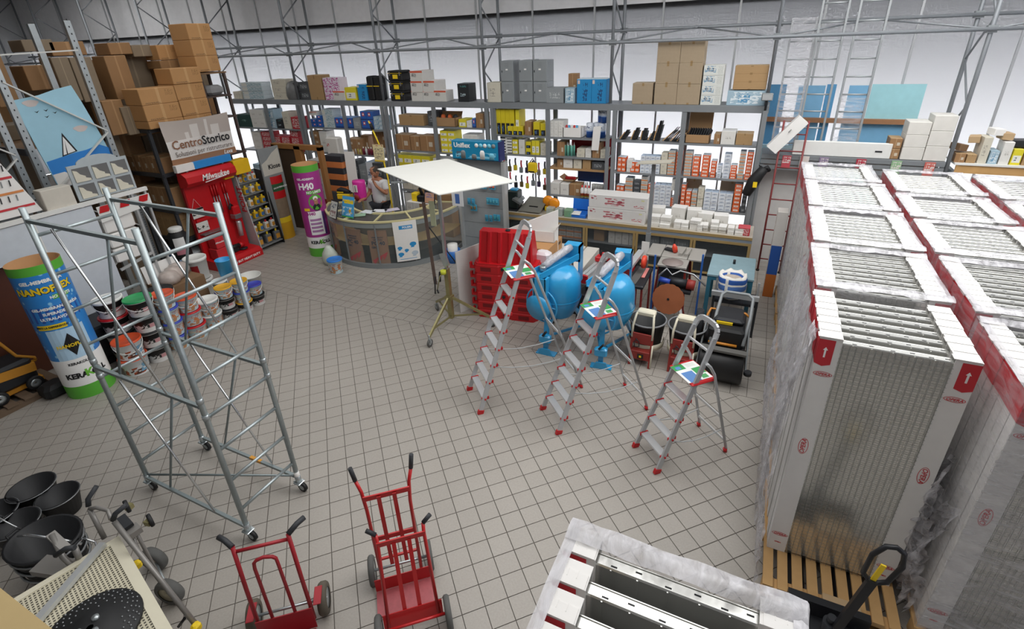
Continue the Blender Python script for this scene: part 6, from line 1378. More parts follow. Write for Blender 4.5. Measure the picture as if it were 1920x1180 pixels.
MB().lathe([(.084, .0), (.088, .05), (.076, .1), (.04, .13), (.001, .137)], 18, Mh @ Matrix.Translation((0, .018, 0)) @ Matrix.Diagonal((1, 1.15, 1, 1)), True).build('hair', M_hair, hd)
def hand(par, base, d, up, curl):
    d = Vector(d).normalized(); up = Vector(up).normalized(); sd = d.cross(up).normalized(); b = Vector(base)
    MB().bar(b-d*.02, b+d*.075, .075, .03, tuple(up)).build('palm', M_skin, par)
    for k in range(4):
        f0 = b+d*.07+sd*(.027-.018*k); L_ = (.066, .075, .07, .055)[k]; p1 = f0+d*L_*.5; p2 = p1+(d*math.cos(curl)-up*math.sin(curl))*L_*.35; p3 = p2+(d*math.cos(2*curl)-up*math.sin(2*curl))*L_*.3
        MB().tube([f0, p1, p2, p3], [.0085, .0085, .008, .007], 8).build('finger', M_skin, par)
    t0 = b+sd*.035; MB().tube([t0, t0+sd*.025+d*.03, t0+sd*.025+d*.065-up*.01], [.011, .01, .008], 8).build('thumb', M_skin, par)
hand(body, (.085, -.22, 1.51), (-.35, .3, .8), (-.6, -.7, .1), .5); hand(body, (-.23, -.31, 1.08), (0, -1, -.1), (0, -.1, 1), .4)
for s_ in (-1, 1): MB().bbox((s_*.115-.05, -.2, 0), (s_*.115+.05, .1, .09), .03).build('shoe', M_black, man)
r = thing('yellow_pole', 'yellow pole with a price sheet standing beside the man', 'pole', (-7.33, 8.85, 0)); MB().tube([(0, 0, 0), (0, 0, 1.6), (-.1, 0, 2.3), (-.3, 0, 2.8)], .016, 8).build('pole', M_yellow, r); MB().box((-.26, -.04, 1.95), (.02, -.033, 2.32)).build('price_sheet', pmat('price sheet', 'e6d9a8', [(.1, .9, .15, .8, '9a8f7a', 'n', 12), (0, 1, 0, .08, 'e3c02c'), (0, 1, .9, 1, 'c05a4a', 'n', 8)], .5), r); MB().tube([(-.22, 0, 2.62), (-.26, 0, 2.75)], .035, 8).build('brush_head', M_black, r)

# ---- display stand with the blue header, right of the desk
r = thing('hook_display', 'grey slotted display stand with small blue packs and a blue header', 'display stand', (-5.1, 9.1, 0))
MB().box((-.52, 0, 0), (.52, .05, 2.05)).build('back_board', mat('grey slot board', '999d9f', .5), r)
for z_ in (.35, .7, 1.05, 1.4, 1.75): MB().box((-.52, -.004, z_), (.52, 0, z_+.008)).build('slot', M_grey, r)
MB().box((.5, -.08, 0), (.56, .06, 2.05)).build('side_post', M_alu, r); MB().box((-.56, -.08, 0), (-.5, .06, 2.05)).build('side_post', M_alu, r); MB().box((-.55, -.35, 0), (.55, .05, .12)).build('foot', M_grey, r)
hb = MB().bbox((-.56, -.16, 2.08), (.5, .06, 2.46), .008).build('header', pmat('teal header', '1786b0', [(.08, .95, .12, .42, '7fc3dd', 'n', 4), (.1, .25, .15, .45, '51697a', 'n', 6), (0, 1, .0, .06, '0d3f57')], .35), r)
MB().box((.5, -.16, 2.08), (.53, .06, 2.46)).build('header_end', mat('navy end', '25306a', .4), r)
text('Uniflex', .13, M_inkw, hb, (-.32, -.166, 2.37), (PI/2, 0, 0), .002, .004)
for k in range(5): MB().lathe([(.001, 0), (.042, 0), (.042, .004), (.001, .004)], 16, Matrix.Translation((.02+.095*k, -.162, 2.38)) @ Matrix.Rotation(PI/2, 4, 'X')).build('round_icon', [M_inkw, mat('pale cyan', '7fd0ea', .5), M_inkw, MATS['pale cyan'], M_grey][k], hb)
for k, (x, h_, m_) in enumerate(((-.3, .2, M_grey), (-.05, .12, M_grey), (.14, .22, M_inkw), (.35, .16, MATS['pale cyan']))): MB().lathe([(.001, 0), (.06, 0), (.06, h_*.6), (.04, h_*.8), (.001, h_*.8)], 14, Matrix.Translation((x, -.155, 2.11)) @ Matrix.Diagonal((1, .2, 1, 1))).build('product_picture', m_, hb)
i_ = 0
for (xs, zz, c) in (((.02, .1), 1.62, 'c9342c'), ((.24, .31), 1.62, 'd96a4a'), ((-.3, -.2), 1.25, '3f8fb5'), ((.16, .23, .3, .37), 1.3, '4f9db0'), ((-.24, -.16), 1.12, '7a6a4a'), ((.1, .2), .92, '3f7f96'), ((.3, .38), .95, '3a8f9a')):
    for x in xs:
        q = thing('hook_pack', f'small hanging pack on the grey display stand, {NTH[i_ % 12]} {"in the upper rows" if zz > 1.2 else "in the lower rows"} {"on the left" if x < 0 else "on the right"} at peg {"a" if i_ < 12 else "b"}'.replace(' at peg a', '').replace(' at peg b', ' of the last rows'), 'pack', (-5.1+x, 9.04, zz), 0, 'packs on the display stand')
        MB().box((-.035, -.02, -.14), (.035, .0, 0)).build('card', mat('pack card blue', '4aa3c4', .5), q); MB().bbox((-.025, -.05, -.1), (.025, -.02, -.03), .01).build('blister', mat('blister '+c, c, .4), q); i_ += 1
o = MB().box((-.13, -.02, 0), (.13, 0, .34)).build('hanging_bag', pmat('white bag blue shape', 'dfe0e2', [(.3, .7, .15, .75, '4b6fae')], .5), None, (-5.42, 8.62, 1.2)); tag(o, 'white bag with a blue shape hanging left of the display stand', 'bag'); MB().tube([(0, 0, .34), (0, .05, .36), (0, .47, .36)], .006, 6).build('hook', M_rimw, o)
o = MB().box((-.05, -.01, 0), (.05, 0, .42)).build('price_strip', mat('pale green strip', 'd6dcb8', .6), None, (-4.62, 6.55, 1.55)); tag(o, 'pale strip hanging below the white board', 'strip')
o = MB().box((-.02, -.3, 0), (.02, .3, .6)).build('leaning_mirror', M_dark, None, (-4.95, 8.75, 0), (0, 0, .3)); tag(o, 'dark flat panel leaning at the foot of the display stand', 'panel')
r = thing('blue_bucket', 'blue bucket with a white pot at the foot of the display stand', 'bucket', (-5.55, 8.45, 0)); MB().lathe([(.001, 0), (.13, 0), (.16, .28), (.15, .28), (.12, .02), (.001, .02)], 20).build('bucket', mat('blue bucket plastic', '2b6fc0', .4), r); MB().lathe([(.001, .02), (.1, .02), (.11, .4), (.001, .4)], 18).build('pot', M_paper, r)
# ---- buckets, general
PRINT = {
 'drip': pmat('white tub with black drip', 'dfdedb', [(0, 1, .56, .9, '1a1b1d', 'all'), (0, 1, .3, .57, '1a1b1d', 'na', 7), (.55, .8, .3, .55, 'd8a0a4')], .4),
 'house': pmat('tub with house picture', 'c4dbe2', [(0, 1, .05, .35, 'b98b63', 'na', 5), (0, 1, .3, .75, 'd98d5c', 'na', 6), (0, 1, .5, .8, 'e8e2d6', 'na', 4), (.45, .85, .6, .8, 'c5484a', 'n', 12)], .4),
 'orange': pmat('tub with red house', 'dfe3e4', [(0, 1, .1, .55, 'b4532d', 'na', 5), (0, 1, .1, .4, '5a3527', 'na', 7), (.6, 1, .2, .7, '7fb2d2', 'na', 5)], .4),
 'white': pmat('white tub', 'e2e2de', [(.3, .62, .3, .75, 'bb2a30')], .45), 'plain': pmat('plain white tub', 'dcdcd6', [(.55, .75, .45, .62, '8fc08a', 'n', 8)], .45), 'blue': mat('light blue tub', '3fa3dc', .4)}
LID = {'black': M_black, 'red': M_redp, 'orange': mat('orange lid', 'd9532a', .4), 'green': mat('green lid', '1f9a55', .4), 'blue': mat('blue lid', '3a49b5', .4), 'yellow': mat('yellow lid', 'e0a92a', .4), 'white': M_white, 'sky': mat('sky lid', '2f7fd6', .4)}
BK = {}
def bucket(x, y, z_, r_, h, pr, lid, label, group='paint tubs beside the scaffold', rz=0, handle=False):
    key = (pr, lid, round(r_, 3), round(h, 3))
    if key not in BK:
        b = MB().lathe([(.001, 0), (r_*.86, 0), (r_*.86, .005), (r_*.98, h*.86), (r_*1.03, h*.87), (r_*1.03, h*.94), (r_*.98, h*.94)] if lid else [(.001, .02), (r_*.8, .02), (r_*.95, h*.98), (r_, h), (r_*1.03, h), (r_*1.03, h*.95), (r_*.98, h*.94), (r_*.86, 0), (.001, 0)], 24).mesh('tub', PRINT[pr])
        l_ = MB().lathe([(r_*1.05, h*.9), (r_*1.05, h), (r_*.98, h*1.01), (r_*.95, h*.985), (.001, h*.985)], 24).mesh('lid', LID[lid]) if lid else None
        BK[key] = (b, l_)
    b, l_ = BK[key]; t = thing('paint_tub', label, 'bucket', (x, y, z_), rz, group); link('tub', b, t)
    if l_: link('lid', l_, t)
    if handle: MB().tube([(r_*1.04*math.cos(a), -r_*1.04*abs(math.sin(a))-.004, h*.86-abs(math.sin(a))*h*.45) for a in [PI*i/10 for i in range(11)]], .005, 6).build('wire_handle', M_white, t)
    return t
bucket(-7.6, 7.12, 0, .15, .3, 'house', 'sky', 'white tub with a blue lid on the floor in front of the desk', None)
r = thing('plastic_bag', 'white plastic bag on the floor between the magenta column and the desk', 'bag', (-8.02, 7.42, 0)); MB().lathe([(.001, 0), (.16, 0), (.2, .1), (.17, .25), (.1, .36), (.05, .42), (.001, .42)], 10, Matrix.Diagonal((1, .8, 1, 1))).build('bag', mat('milky bag', 'c9d0c4', .35, 0, .2, 12), r)

# ================================================================== tall cardboard advertising columns
M_tubein = mat('tube cardboard', 'b98b5e', .8)
def column(loc, r_, h, bands, label, name='display_column'):
    t = thing(name, label, 'display column', loc)
    for (z0_, z1_, m, nm) in bands: MB().lathe([(r_, z0_), (r_, z1_)], 40, None, True).build(nm, m, t)
    MB().lathe([(r_-.012, .01), (r_-.012, h-.002), (r_, h)], 40).build('inner_tube', M_tubein, t); MB().lathe([(.001, .012), (r_-.012, .012)], 24).build('bottom', M_cardd, t)
    return t
def face(loc): v = CAM-Vector(loc); return math.atan2(v.x, -v.y)
M_lime = mat('lime green band', '5bb03a', .45, 0, .03)
def nano_mat():
    m, t, b = _nt('blue water print'); N = t.nodes; L = t.links; b.inputs['Roughness'].default_value = .35
    tc = N.new('ShaderNodeTexCoord'); vo = N.new('ShaderNodeTexVoronoi'); vo.inputs['Scale'].default_value = 9; L.new(tc.outputs['Object'], vo.inputs['Vector'])
    cr = N.new('ShaderNodeValToRGB'); cr.color_ramp.elements[0].position = .16; cr.color_ramp.elements[0].color = (*srgb('8ec9ee'), 1); cr.color_ramp.elements[1].position = .24; cr.color_ramp.elements[1].color = (*srgb('2f86d3'), 1); L.new(vo.outputs['Distance'], cr.inputs[0]); L.new(cr.outputs[0], b.inputs['Base Color']); return m
M_water = nano_mat(); M_navy = mat('navy band', '2754a8', .4); M_pale = mat('pale blue print', 'b5d6ee', .4); M_mag = mat('magenta print', 'a8368c', .4); M_limeink = mat('lime ink', '6fbf3a', .5)
def wrapq(par, name, rr, a0, a1, z0_, z1_, m, slope=0, n=8):
    vs = []
    for z_ in (z0_, z1_):
        for i in range(n+1): a = a0+(a1-a0)*i/n; vs.append((rr*math.sin(a), -rr*math.cos(a), z_+slope*(i/n-.5)))
    return MB().add(vs, [(i, i+1, n+2+i, n+1+i) for i in range(n)]).build(name, m, par)
L0 = (-8.12, 2.71, 0); f0 = face(L0); R0 = .28
t = column(L0, R0, 1.97, [(0, .2, M_lime, 'bottom_band'), (.2, .62, M_inkw, 'white_band'), (.62, 1.85, M_water, 'print'), (1.85, 1.97, M_lime, 'top_band')], 'tall blue and green advertising column beside the scaffold')
t.rotation_euler = (0, 0, f0)
wrapq(t, 'pale_area', R0+.0015, -.75, .75, .62, 1.08, M_pale)
def ct_(s_, size, m, u_, z_, bold=.003, rz=0, e=.003): return text(s_, size, m, t, (0, 0, z_), rot=(0, 0, u_), ex=.0008, bold=bold, bend=R0+e, space=1)
ct_('GEL-MEMBRANA', .062, M_inkw, -.05, 1.76, .003)
ct_('NANOFLEX', .12, M_inkk, -.03, 1.635, .008, e=.002); ct_('NANOFLEX', .12, M_yellow, -.05, 1.64, .005)
wrapq(t, 'green_tag', R0+.002, .1, .75, 1.5, 1.56, M_lime); ct_('NO LIMITS', .05, M_inkw, .42, 1.53, .002)
wrapq(t, 'navy_band', R0+.0015, -1.2, 1.2, 1.2, 1.42, M_navy)
for k, s_ in enumerate(('GEL-MEMBRANA IBRIDA', 'SUPERADESIVA', 'ULTRALAVORABILE')): ct_(s_, .05, M_inkw, .08, 1.39-.07*k, .002)
wrapq(t, 'yellow_tag', R0+.003, -1.0, .15, 1.1, 1.17, M_yellow, .0); ct_('SENTI LA DIFFERENZA!', .036, M_inkk, -.42, 1.135, .0012, e=.004)
# black diamond label
dm = []
for (u_, v_) in ((0, .17), (.42, 0), (0, -.17), (-.42, 0)): dm.append(((R0+.006)*math.sin(u_*.75), -(R0+.006)*math.cos(u_*.75), .84+v_))
c0 = (0, -(R0+.012), .84); MB().add(dm+[c0], [(1, 0, 4), (2, 1, 4), (3, 2, 4), (0, 3, 4)]).build('diamond', M_inkk, t)
ct_('NANOFLEX', .065, M_yellow, 0, .83, .002, e=.016); ct_('KERAKOLL', .05, M_inkk, -.05, .55, .0015); ct_('KERA', .105, M_inkk, -.36, .36, .005); ct_('K', .15, M_limeink, .16, .37, .006); ct_('OLL', .105, M_inkk, .58, .36, .005)
L1 = (-8.7, 7.86, 0); f1 = face(L1); R1 = .27
t = column(L1, R1, 2.04, [(0, .2, M_lime, 'bottom_band'), (.2, .46, M_inkw, 'white_band'), (.46, 1.9, M_mag, 'print'), (1.9, 2.04, M_lime, 'top_band')], 'tall magenta and green advertising column left of the desk')
t.rotation_euler = (0, 0, f1)
def ct2(s_, size, m, u_, z_, bold=.003, e=.003): return text(s_, size, m, t, (0, 0, z_), rot=(0, 0, u_), ex=.0008, bold=bold, bend=R1+e)
ct2('GEL-ADESIVO', .06, M_inkw, -.2, 1.76, .002); ct2('H40', .19, M_inkw, -.25, 1.6, .007); wrapq(t, 'green_tag', R1+.002, -.3, .9, 1.43, 1.51, MATS['lime green band']); ct2('NO LIMITS', .07, M_inkw, .3, 1.47, .002)
n = 20; MB().add([((R1+.004)*math.sin(.28+.55*math.cos(2*PI*i/n)), -(R1+.004)*math.cos(.28+.55*math.cos(2*PI*i/n)), 1.25+.17*math.sin(2*PI*i/n)) for i in range(n)]+[((R1+.006)*math.sin(.28), -(R1+.006)*math.cos(.28), 1.25)], [(i, (i+1) % n, n) for i in range(n)]).build('green_disc', M_lime, t)
def fig(z0_, w_, h_, m, nm, du=0):
    MB().add([((R1+.009)*math.sin(.28+du+w_*math.cos(2*PI*i/12)), -(R1+.009)*math.cos(.28+du+w_*math.cos(2*PI*i/12)), z0_+h_*math.sin(2*PI*i/12)) for i in range(12)], [tuple(range(12))]).build(nm, m, t)
fig(1.14, .3, .08, M_dark, 'worker_jacket'); fig(1.27, .15, .075, M_skin, 'worker_face'); fig(1.34, .19, .05, M_inkw, 'worker_helmet'); fig(1.19, .09, .06, M_skin, 'worker_hand', .42)
wrapq(t, 'product_bag', R1+.003, -.55, .55, .52, 1.05, M_inkw); wrapq(t, 'bag_side', R1+.003, .55, .78, .5, 1.02, mat('violet side', '5a3a78', .4)); ct2('H40', .1, M_mag, -.25, 1.0, .003, .005)
for k in range(4): wrapq(t, 'text_block', R1+.0045, -.45, .42, .58+.085*k, .63+.085*k, mat('mauve block', 'b07fae', .5))
wrapq(t, 'yellow_tag', R1+.004, -.75, -.3, 1.07, 1.13, M_yellow); ct2('KERA', .1, M_inkk, -.35, .34, .004); ct2('K', .14, M_limeink, .12, .345, .006); ct2('OLL', .1, M_inkk, .52, .34, .004)

# ================================================================== red power tool display
r = thing('tool_display', 'tall red power tool display stand with curved header and base tray', 'display stand', (-10.42, 6.75, 0))
MB().box((0, -.53, .2), (.04, .55, 2.0)).build('back_board', M_redp, r)
for s_ in (-.54, .55): MB().box((-.03, s_-.015, 0), (.03, s_+.015, 2.0)).build('side_rail', mat('dark red rail', '8d1218', .5), r)
prf = [(0, 1.8), (.2, 1.82), (.28, 1.9), (.26, 2.02), (.14, 2.1), (0, 2.1)]
mb = MB(); mb.prism([(x, z_) for x, z_ in prf], -.56, .56, Matrix(((1, 0, 0, .0), (0, 0, 1, 0), (0, 1, 0, 0), (0, 0, 0, 1)))); hdr = mb.build('header', M_redp, r)
text('Milwaukee', .17, M_inkw, hdr, (.285, .06, 1.95), (PI/2, 0, PI/2), .002, .003, shear=.3, sx=.85); MB().bar((.29, -.2, 1.86), (.29, .3, 1.9), .004, .015).build('underline', M_inkw, hdr)
mb = MB(); mb.prism([(0, 0), (.46, 0), (.46, .14), (.38, .2), (0, .22)], -.54, .54, Matrix(((1, 0, 0, 0), (0, 0, 1, 0), (0, 1, 0, 0), (0, 0, 0, 1)))); tr = mb.build('base_tray', M_redp, r)
text('NOTHING BUT HEAVY DUTY', .07, M_inkw, tr, (.463, 0, .07), (PI/2, 0, PI/2), .002, .002)
MB().box((.04, -.5, .78), (.2, .0, .8)).build('shelf', M_rimw, r); MB().box((.04, -.5, 1.06), (.08, -.1, 1.12)).build('holder', M_redp, r)
for k in range(2): MB().bbox((.1, -.45+.03*k, .23+.24*k), (.35, -.2, .46+.24*k), .005).build('product_box', mat('bright red box', 'd02f36', .5), r)
text('Milwaukee', .05, M_inkw, r, (.352, -.32, .6), (PI/2, 0, PI/2), .001, .001, shear=.3)
for k in range(5):
    y = .02+.06*k+(.08 if k > 2 else 0); q = thing('drill_bit', f'long drill bit hanging on the red display, {NTH[k]} from left', 'drill bit', (-10.35, 6.75+y, 1.1), 0, 'long drill bits'); MB().tube([(0, 0, 0), (0, 0, .38)], .012, 8).build('shank', M_rimw, q); MB().tube([(0, 0, .38), (0, 0, .62)], .02, 8).build('package', M_redp, q)
q = thing('breaker_hammer', 'red and black breaker hammer hanging on the red display', 'power tool', (-10.25, 7.08, .5)); MB().tube([(0, 0, 0), (0, .02, .3), (0, 0, .36)], [.05, .055, .04], 12).build('barrel', M_alu, q); MB().bbox((-.09, -.08, .36), (.09, .1, .7), .03).build('motor', M_redp, q); MB().tube([(0, -.02, .7), (.06, -.1, .76), (.08, -.16, .66)], .025, 8).build('handle', M_black, q); MB().bbox((-.05, -.1, .42), (.12, .06, .52), .01).build('label', M_rimw, q)
q = thing('angle_grinder', 'black and red tool on the red display tray', 'power tool', (-10.2, 6.78, .225)); MB().tube([(0, -.1, .12), (0, .15, .1)], .05, 10).build('body', M_black, q); MB().tube([(0, .15, .1), (0, .24, .1)], .06, 10).build('gear_head', M_redp, q); MB().lathe([(.001, 0), (.1, 0), (.1, .01), (.001, .01)], 16, Matrix.Translation((0, .22, 0))).build('disc', M_dark, q); MB().box((-.04, -.1, 0), (.04, .1, .08)).build('foot', M_black, q)
q = thing('hanging_card', 'black and white product card hanging on the red display', 'card', (-10.34, 6.33, 1.25)); MB().box((0, -.13, -.1), (.01, .13, .1)).build('card', pmat('striped card', 'dedcd6', [(0, 1, .3, .5, '1b1b1d', 'n', 5), (0, 1, .8, 1, '1b1b1d')], .4, axis='x'), q); MB().box((.002, -.12, -.4), (.012, .14, -.2)).build('card', pmat('green stripe card', 'dedcd6', [(0, 1, .3, .6, '33322c', 'n', 5)], .4, axis='x'), q); MB().tube([(0, -.1, .1), (0, 0, .3), (0, .1, .1)], .004, 5).build('string', M_white, q)
# blue/white long box on top of the display
r = thing('blue_sign_box', 'long white and blue sign box on top of the red display', 'sign', (-10.3, 6.75, 2.13)); MB().box((-.06, -.62, 0), (.04, -.25, .14)).build('white_end', M_paper, r); MB().box((-.06, -.25, 0), (.04, .6, .14)).build('blue_end', mat('sign blue', '2f8fd8', .4), r); text('wüRTH', .05, M_inkw, r, (.042, .35, .07), (PI/2, 0, PI/2), .001)  if False else None
for y in (-.4, .4): MB().box((-.05, y-.02, -.13), (.0, y+.02, 0)).build('bracket', M_grey, r)

# ---- bottle display (five shelves), wire stand and wooden doorway beside it
r = thing('bottle_rack', 'grey display rack with rows of yellow and white bottles', 'display rack', (-10.12, 7.71, 0))
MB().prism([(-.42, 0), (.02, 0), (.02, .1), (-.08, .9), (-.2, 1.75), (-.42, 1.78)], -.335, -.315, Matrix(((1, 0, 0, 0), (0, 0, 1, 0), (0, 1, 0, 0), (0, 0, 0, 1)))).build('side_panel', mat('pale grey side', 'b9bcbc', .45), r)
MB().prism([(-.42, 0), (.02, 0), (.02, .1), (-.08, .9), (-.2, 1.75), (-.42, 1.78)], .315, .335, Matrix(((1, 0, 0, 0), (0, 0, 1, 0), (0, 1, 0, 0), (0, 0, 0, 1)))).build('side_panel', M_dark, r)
MB().box((-.42, -.32, 0), (-.4, .32, 1.78)).build('back_panel', M_grey, r); text('POINT', .2, M_inkr, r, (-.19, -.34, 1.25), (0, -PI/2, 0) if False else (PI/2, -PI/2, 0), .002, .004)
BX = []
for k, z_ in enumerate((.1, .42, .72, 1.0, 1.28, 1.55)):
    xf = .0-.115*k*.35-.02*k; MB().box((-.4, -.31, z_-.02), (xf, .31, z_)).build('shelf', M_grey, r); BX.append((xf, z_))
bm = {}
def jug(p, w_, d_, h, m, lab, m2=M_yellow):
    key = (m.name, w_, h)
    if key not in bm:
        b = MB().bbox((-w_/2, -d_/2, 0), (w_/2, d_/2, h*.78), .015).mesh('body', m); c = MB().lathe([(.022, h*.78), (.022, h), (.001, h)], 10).mesh('cap', M_yellow if m2 is None else m2); l_ = MB().box((w_/2, -d_*.35, h*.15), (w_/2+.003, d_*.35, h*.55)).mesh('label', mat('jug label', 'd99a3a', .5) if m.name != 'yellow jug' else mat('jug label blue', '4a78b0', .5)); bm[key] = (b, c, l_)
    t = thing('jug', lab, 'bottle', p, 0, 'bottles on the display rack'); b, c, l_ = bm[key]; link('body', b, t); link('cap', c, t); link('label', l_, t)
mw, my, mg_ = mat('white jug', 'e2e0d8', .4), mat('yellow jug', 'e0b423', .4), mat('grey jug', '6f7274', .4)
rows = [([mg_]*3, .18, .28), ([mw, my, mw, mw], .12, .22), ([my, my, my, mw], .12, .2), ([mw, mw, my, my], .12, .2), ([my, my, mw, my], .12, .2), ([mw, mw, my, mw, mw], .1, .18)]
for k, (cols, wd, hh) in enumerate(rows):
    xf, z_ = BX[k]
    for i, m in enumerate(cols):
        y = -.25+.5*i/(len(cols)-1); jug((-10.12+xf-.1, 7.71+y, z_+.001), .1, wd*.85, hh, m, f'{ {"white jug": "white", "yellow jug": "yellow", "grey jug": "grey"}[m.name] } bottle on the display rack, {["bottom", "second", "third", "fourth", "fifth", "top"][k]} shelf, {NTH[i]} from left', M_redp if m is mw and k % 2 else M_yellow)
carton('yellow_box', (-10.5, 7.36, 1.80), (-10.25, 7.75, 2.1), mat('bright yellow box', 'edbe1a', .5), 'bright yellow box on top of the bottle rack', 'box')
carton('yellow_box', (-10.52, 7.1, 2.11-.35), (-10.3, 7.33, 2.0), MATS['bright yellow box'], 'yellow box with black stripe between red display and bottle rack', 'box'); carton('box_support', (-10.52, 7.12, 0), (-10.47, 7.31, 1.755), M_dark, 'dark support under the yellow box', 'stand')
r = thing('promo_stand', 'promotional stand with torn-edge poster, red band and yellow foot', 'display stand', (-10.25, 8.32, 0))
MB().box((-.03, -.3, .1), (.0, .28, 2.22)).build('back_board', mat('grey mesh board', '8d9293', .5), r)
MB().add([(.005, -.28, 1.6), (.005, .26, 1.6), (.005, .26, 2.18), (.005, .05, 2.08), (.005, -.12, 1.95), (.005, -.28, 1.88)], [tuple(range(6))]).build('torn_poster', mat('pale poster', 'c9c6bb', .6), r)
text('Klose', .15, M_inkk, r, (.008, .05, 1.78), (PI/2, 0, PI/2), .002, .003)
for (z0_, z1_, m, nm) in ((1.38, 1.56, M_redp, 'red_band'), (1.2, 1.38, mat('dark green band', '2d5a36', .5), 'green_band'), (1.02, 1.2, M_redp, 'red_band'), (.55, 1.02, mat('brown picture band', '8a7862', .6, 0, .3, 8), 'picture_band'), (.42, .55, M_yellow, 'yellow_band'), (.0, .42, mat('amber foot', 'd9a51f', .5), 'foot_band')):
    MB().lathe([(.25, z0_), (.25, z1_)], 20, Matrix.Translation((-.18, .03, 0)), True, -1.15, 1.15).build(nm, m, r)
text('SALVATERRAZZA', .05, M_inkw, r, (.073, .03, 1.29), (PI/2, 0, PI/2), .002, .001)
M_oak = mat('oak door frame', '9c6d3c', .55, 0, .15, 4)
r = thing('doorway', 'varnished wooden door frame standing behind the magenta column', 'door frame', (-10.9, 8.95, 0))
for x0, x1 in ((.0, .1), (.75, .95), (1.5, 1.6)): MB().box((x0, 0, 0), (x1, .12, 2.14)).build('jamb', M_oak, r)
MB().box((0, 0, 2.06), (1.6, .12, 2.17)).build('lintel', M_oak, r); MB().box((.1, .03, .0), (.75, .06, 2.06)).build('leaf', mat('dark leaf', '4a3a2c', .6), r)
r['kind'] = 'thing'

# ================================================================== left side: racks, cartons, banner
def boxX(x0, x1, yt, yb, X, m, label, dp=.5, name='cardboard_box', group='brown cartons on the left racks', cat='box'):
    """a box whose front lies in the plane x = X; the four numbers are its left, right, top and bottom in the photograph"""
    a = onx((x0+x1)/2, yb, X); z0_ = a.z; Y0, Y1 = onx(x0, yb, X).y, onx(x1, yb, X).y; z1_ = onx((x0+x1)/2-(yb-yt)*.3, yt, X).z
    o = MB().bbox((-dp, 0, 0), (0, Y1-Y0, z1_-z0_), .008).build(name, m, None, (X, Y0, z0_)); tag(o, label, cat, group); return o, z0_, z1_, Y0, Y1
M_c1 = pmat('orange brown carton', 'b88a58', [(.46, .54, 0, 1, 'c79d6c'), (.7, .92, .5, .85, '9a7245', 'n', 24), (.1, .5, .06, .14, '5a4630', 'n', 40)], axis='x', top='b08556')
M_c2 = pmat('mid brown carton', '96714a', [(.46, .54, 0, 1, 'ab855c')], axis='x'); M_c3 = pmat('grey brown carton', '857560', [(.47, .53, 0, 1, '9c8b72')], axis='x')
def stackX(X, Y0, Y1, z0_, hs, m, labs, dp=.5):
    z_ = z0_
    for h, l_ in zip(hs, labs):
        o = MB().bbox((-dp, 0, 0), (0, Y1-Y0-.006, h-.003), .008).build('cardboard_box', m, None, (X+random.uniform(-.01, .01), Y0, z_)); tag(o, l_, 'box', 'brown cartons on the left racks'); z_ += h
XR = -10.6; ZR = 2.98
stackX(XR+.12, 6.02, 6.72, ZR, (.14, .29, .29), M_c1, ['light brown carton peeping above the banner, left pile', 'light brown carton in the middle of the left pile above the banner', 'light brown carton at the top of the left pile above the banner'])
stackX(XR+.1, 6.74, 7.36, ZR, (.14, .3, .3, .29), M_c1, ['light brown carton peeping above the banner, right pile', 'light brown carton second up in the right pile above the banner', 'light brown carton third up in the right pile above the banner', 'light brown carton at the top of the right pile above the banner'])
MBs = MB().bbox((-.55, 0, 0), (0, .52, .265), .008)
for k in range(3): o = link('cardboard_box', MBs.mesh('cardboard_box', M_c1) if k == 0 else o.data, None, (XR+.0, 7.4, 3.9+k*.3)); o.scale = (1, 1, 1.125); tag(o, f'{["bottom", "middle", "top"][k]} box of the tall carton tower at the top left', 'box', 'brown cartons on the left racks')
r = thing('steel_rack', 'dark brown angle rack carrying the carton tower', 'rack', (XR, 7.4, 0))
for x in (-.5, 0):
    for y in (0, .55): MB().box((x-.025, y-.025, 0), (x+.025, y+.025, 3.87)).build('post', mat('dark brown angle', '4d3f3a', .6), r)
for z_ in (2.2, 2.98, 3.42, 3.88): MB().box((-.55, -.03, z_-.03), (.03, .6, z_)).build('shelf', M_cardd if z_ > 3.8 else MATS['dark brown angle'], r)
o = MB().bbox((-.4, 0, 0), (0, .4, .2), .06).build('wrapped_parcel', mat('grey wrapped parcel', '8f8f90', .35, 0, .2, 10), None, (XR, 7.5, 3.425)); tag(o, 'grey plastic-wrapped parcel on the rack below the carton tower', 'parcel')
# dark rack under the cartons, seen from its end
M_rk = mat('charcoal rack steel', '3b3e43', .5, .2)
r = thing('steel_rack', 'charcoal steel rack full of cartons behind the red display', 'rack', (XR, 6.05, 0))
for x in (-1.25, -.05):
    for y in (0.02, 1.3): MB().box((x-.03, y-.03, 0), (x+.03, y+.03, 3.0)).build('post', M_rk, r)
for z_ in (.72, 1.35, 2.1, 2.97): MB().box((-1.3, 0, z_-.07), (.0, 1.33, z_)).build('shelf', M_rk, r)
for k in range(5):
    o = link('cardboard_box', unit(KM['brown']), None, (XR-1.15+.22*k, 6.1, 2.101)); o.scale = (.21, .4, .3+.03*(k % 2)); tag(o, f'small brown carton in the charcoal rack just below the banner, {NTH[k]} from left', 'box', 'brown cartons on the left racks')
for k in range(4):
    for j in range(3):
        o = link('small_carton', unit(KM['brownp']), None, (XR-1.1+.25*k, 6.08, .722+.19*j)); o.scale = (.24, .35, .185); tag(o, f'small yellowish carton low in the charcoal rack, {NTH[j]} row, {NTH[k]} from left', 'box', 'small cartons in the charcoal rack')
for k in range(4):
    o = link('cardboard_box', unit(KM['brown']), None, (XR-1.15+.28*k, 6.1, 1.351)); o.scale = (.27, .4, .45); tag(o, f'brown carton on the middle shelf of the charcoal rack, {NTH[k]} from left', 'box', 'brown cartons on the left racks')
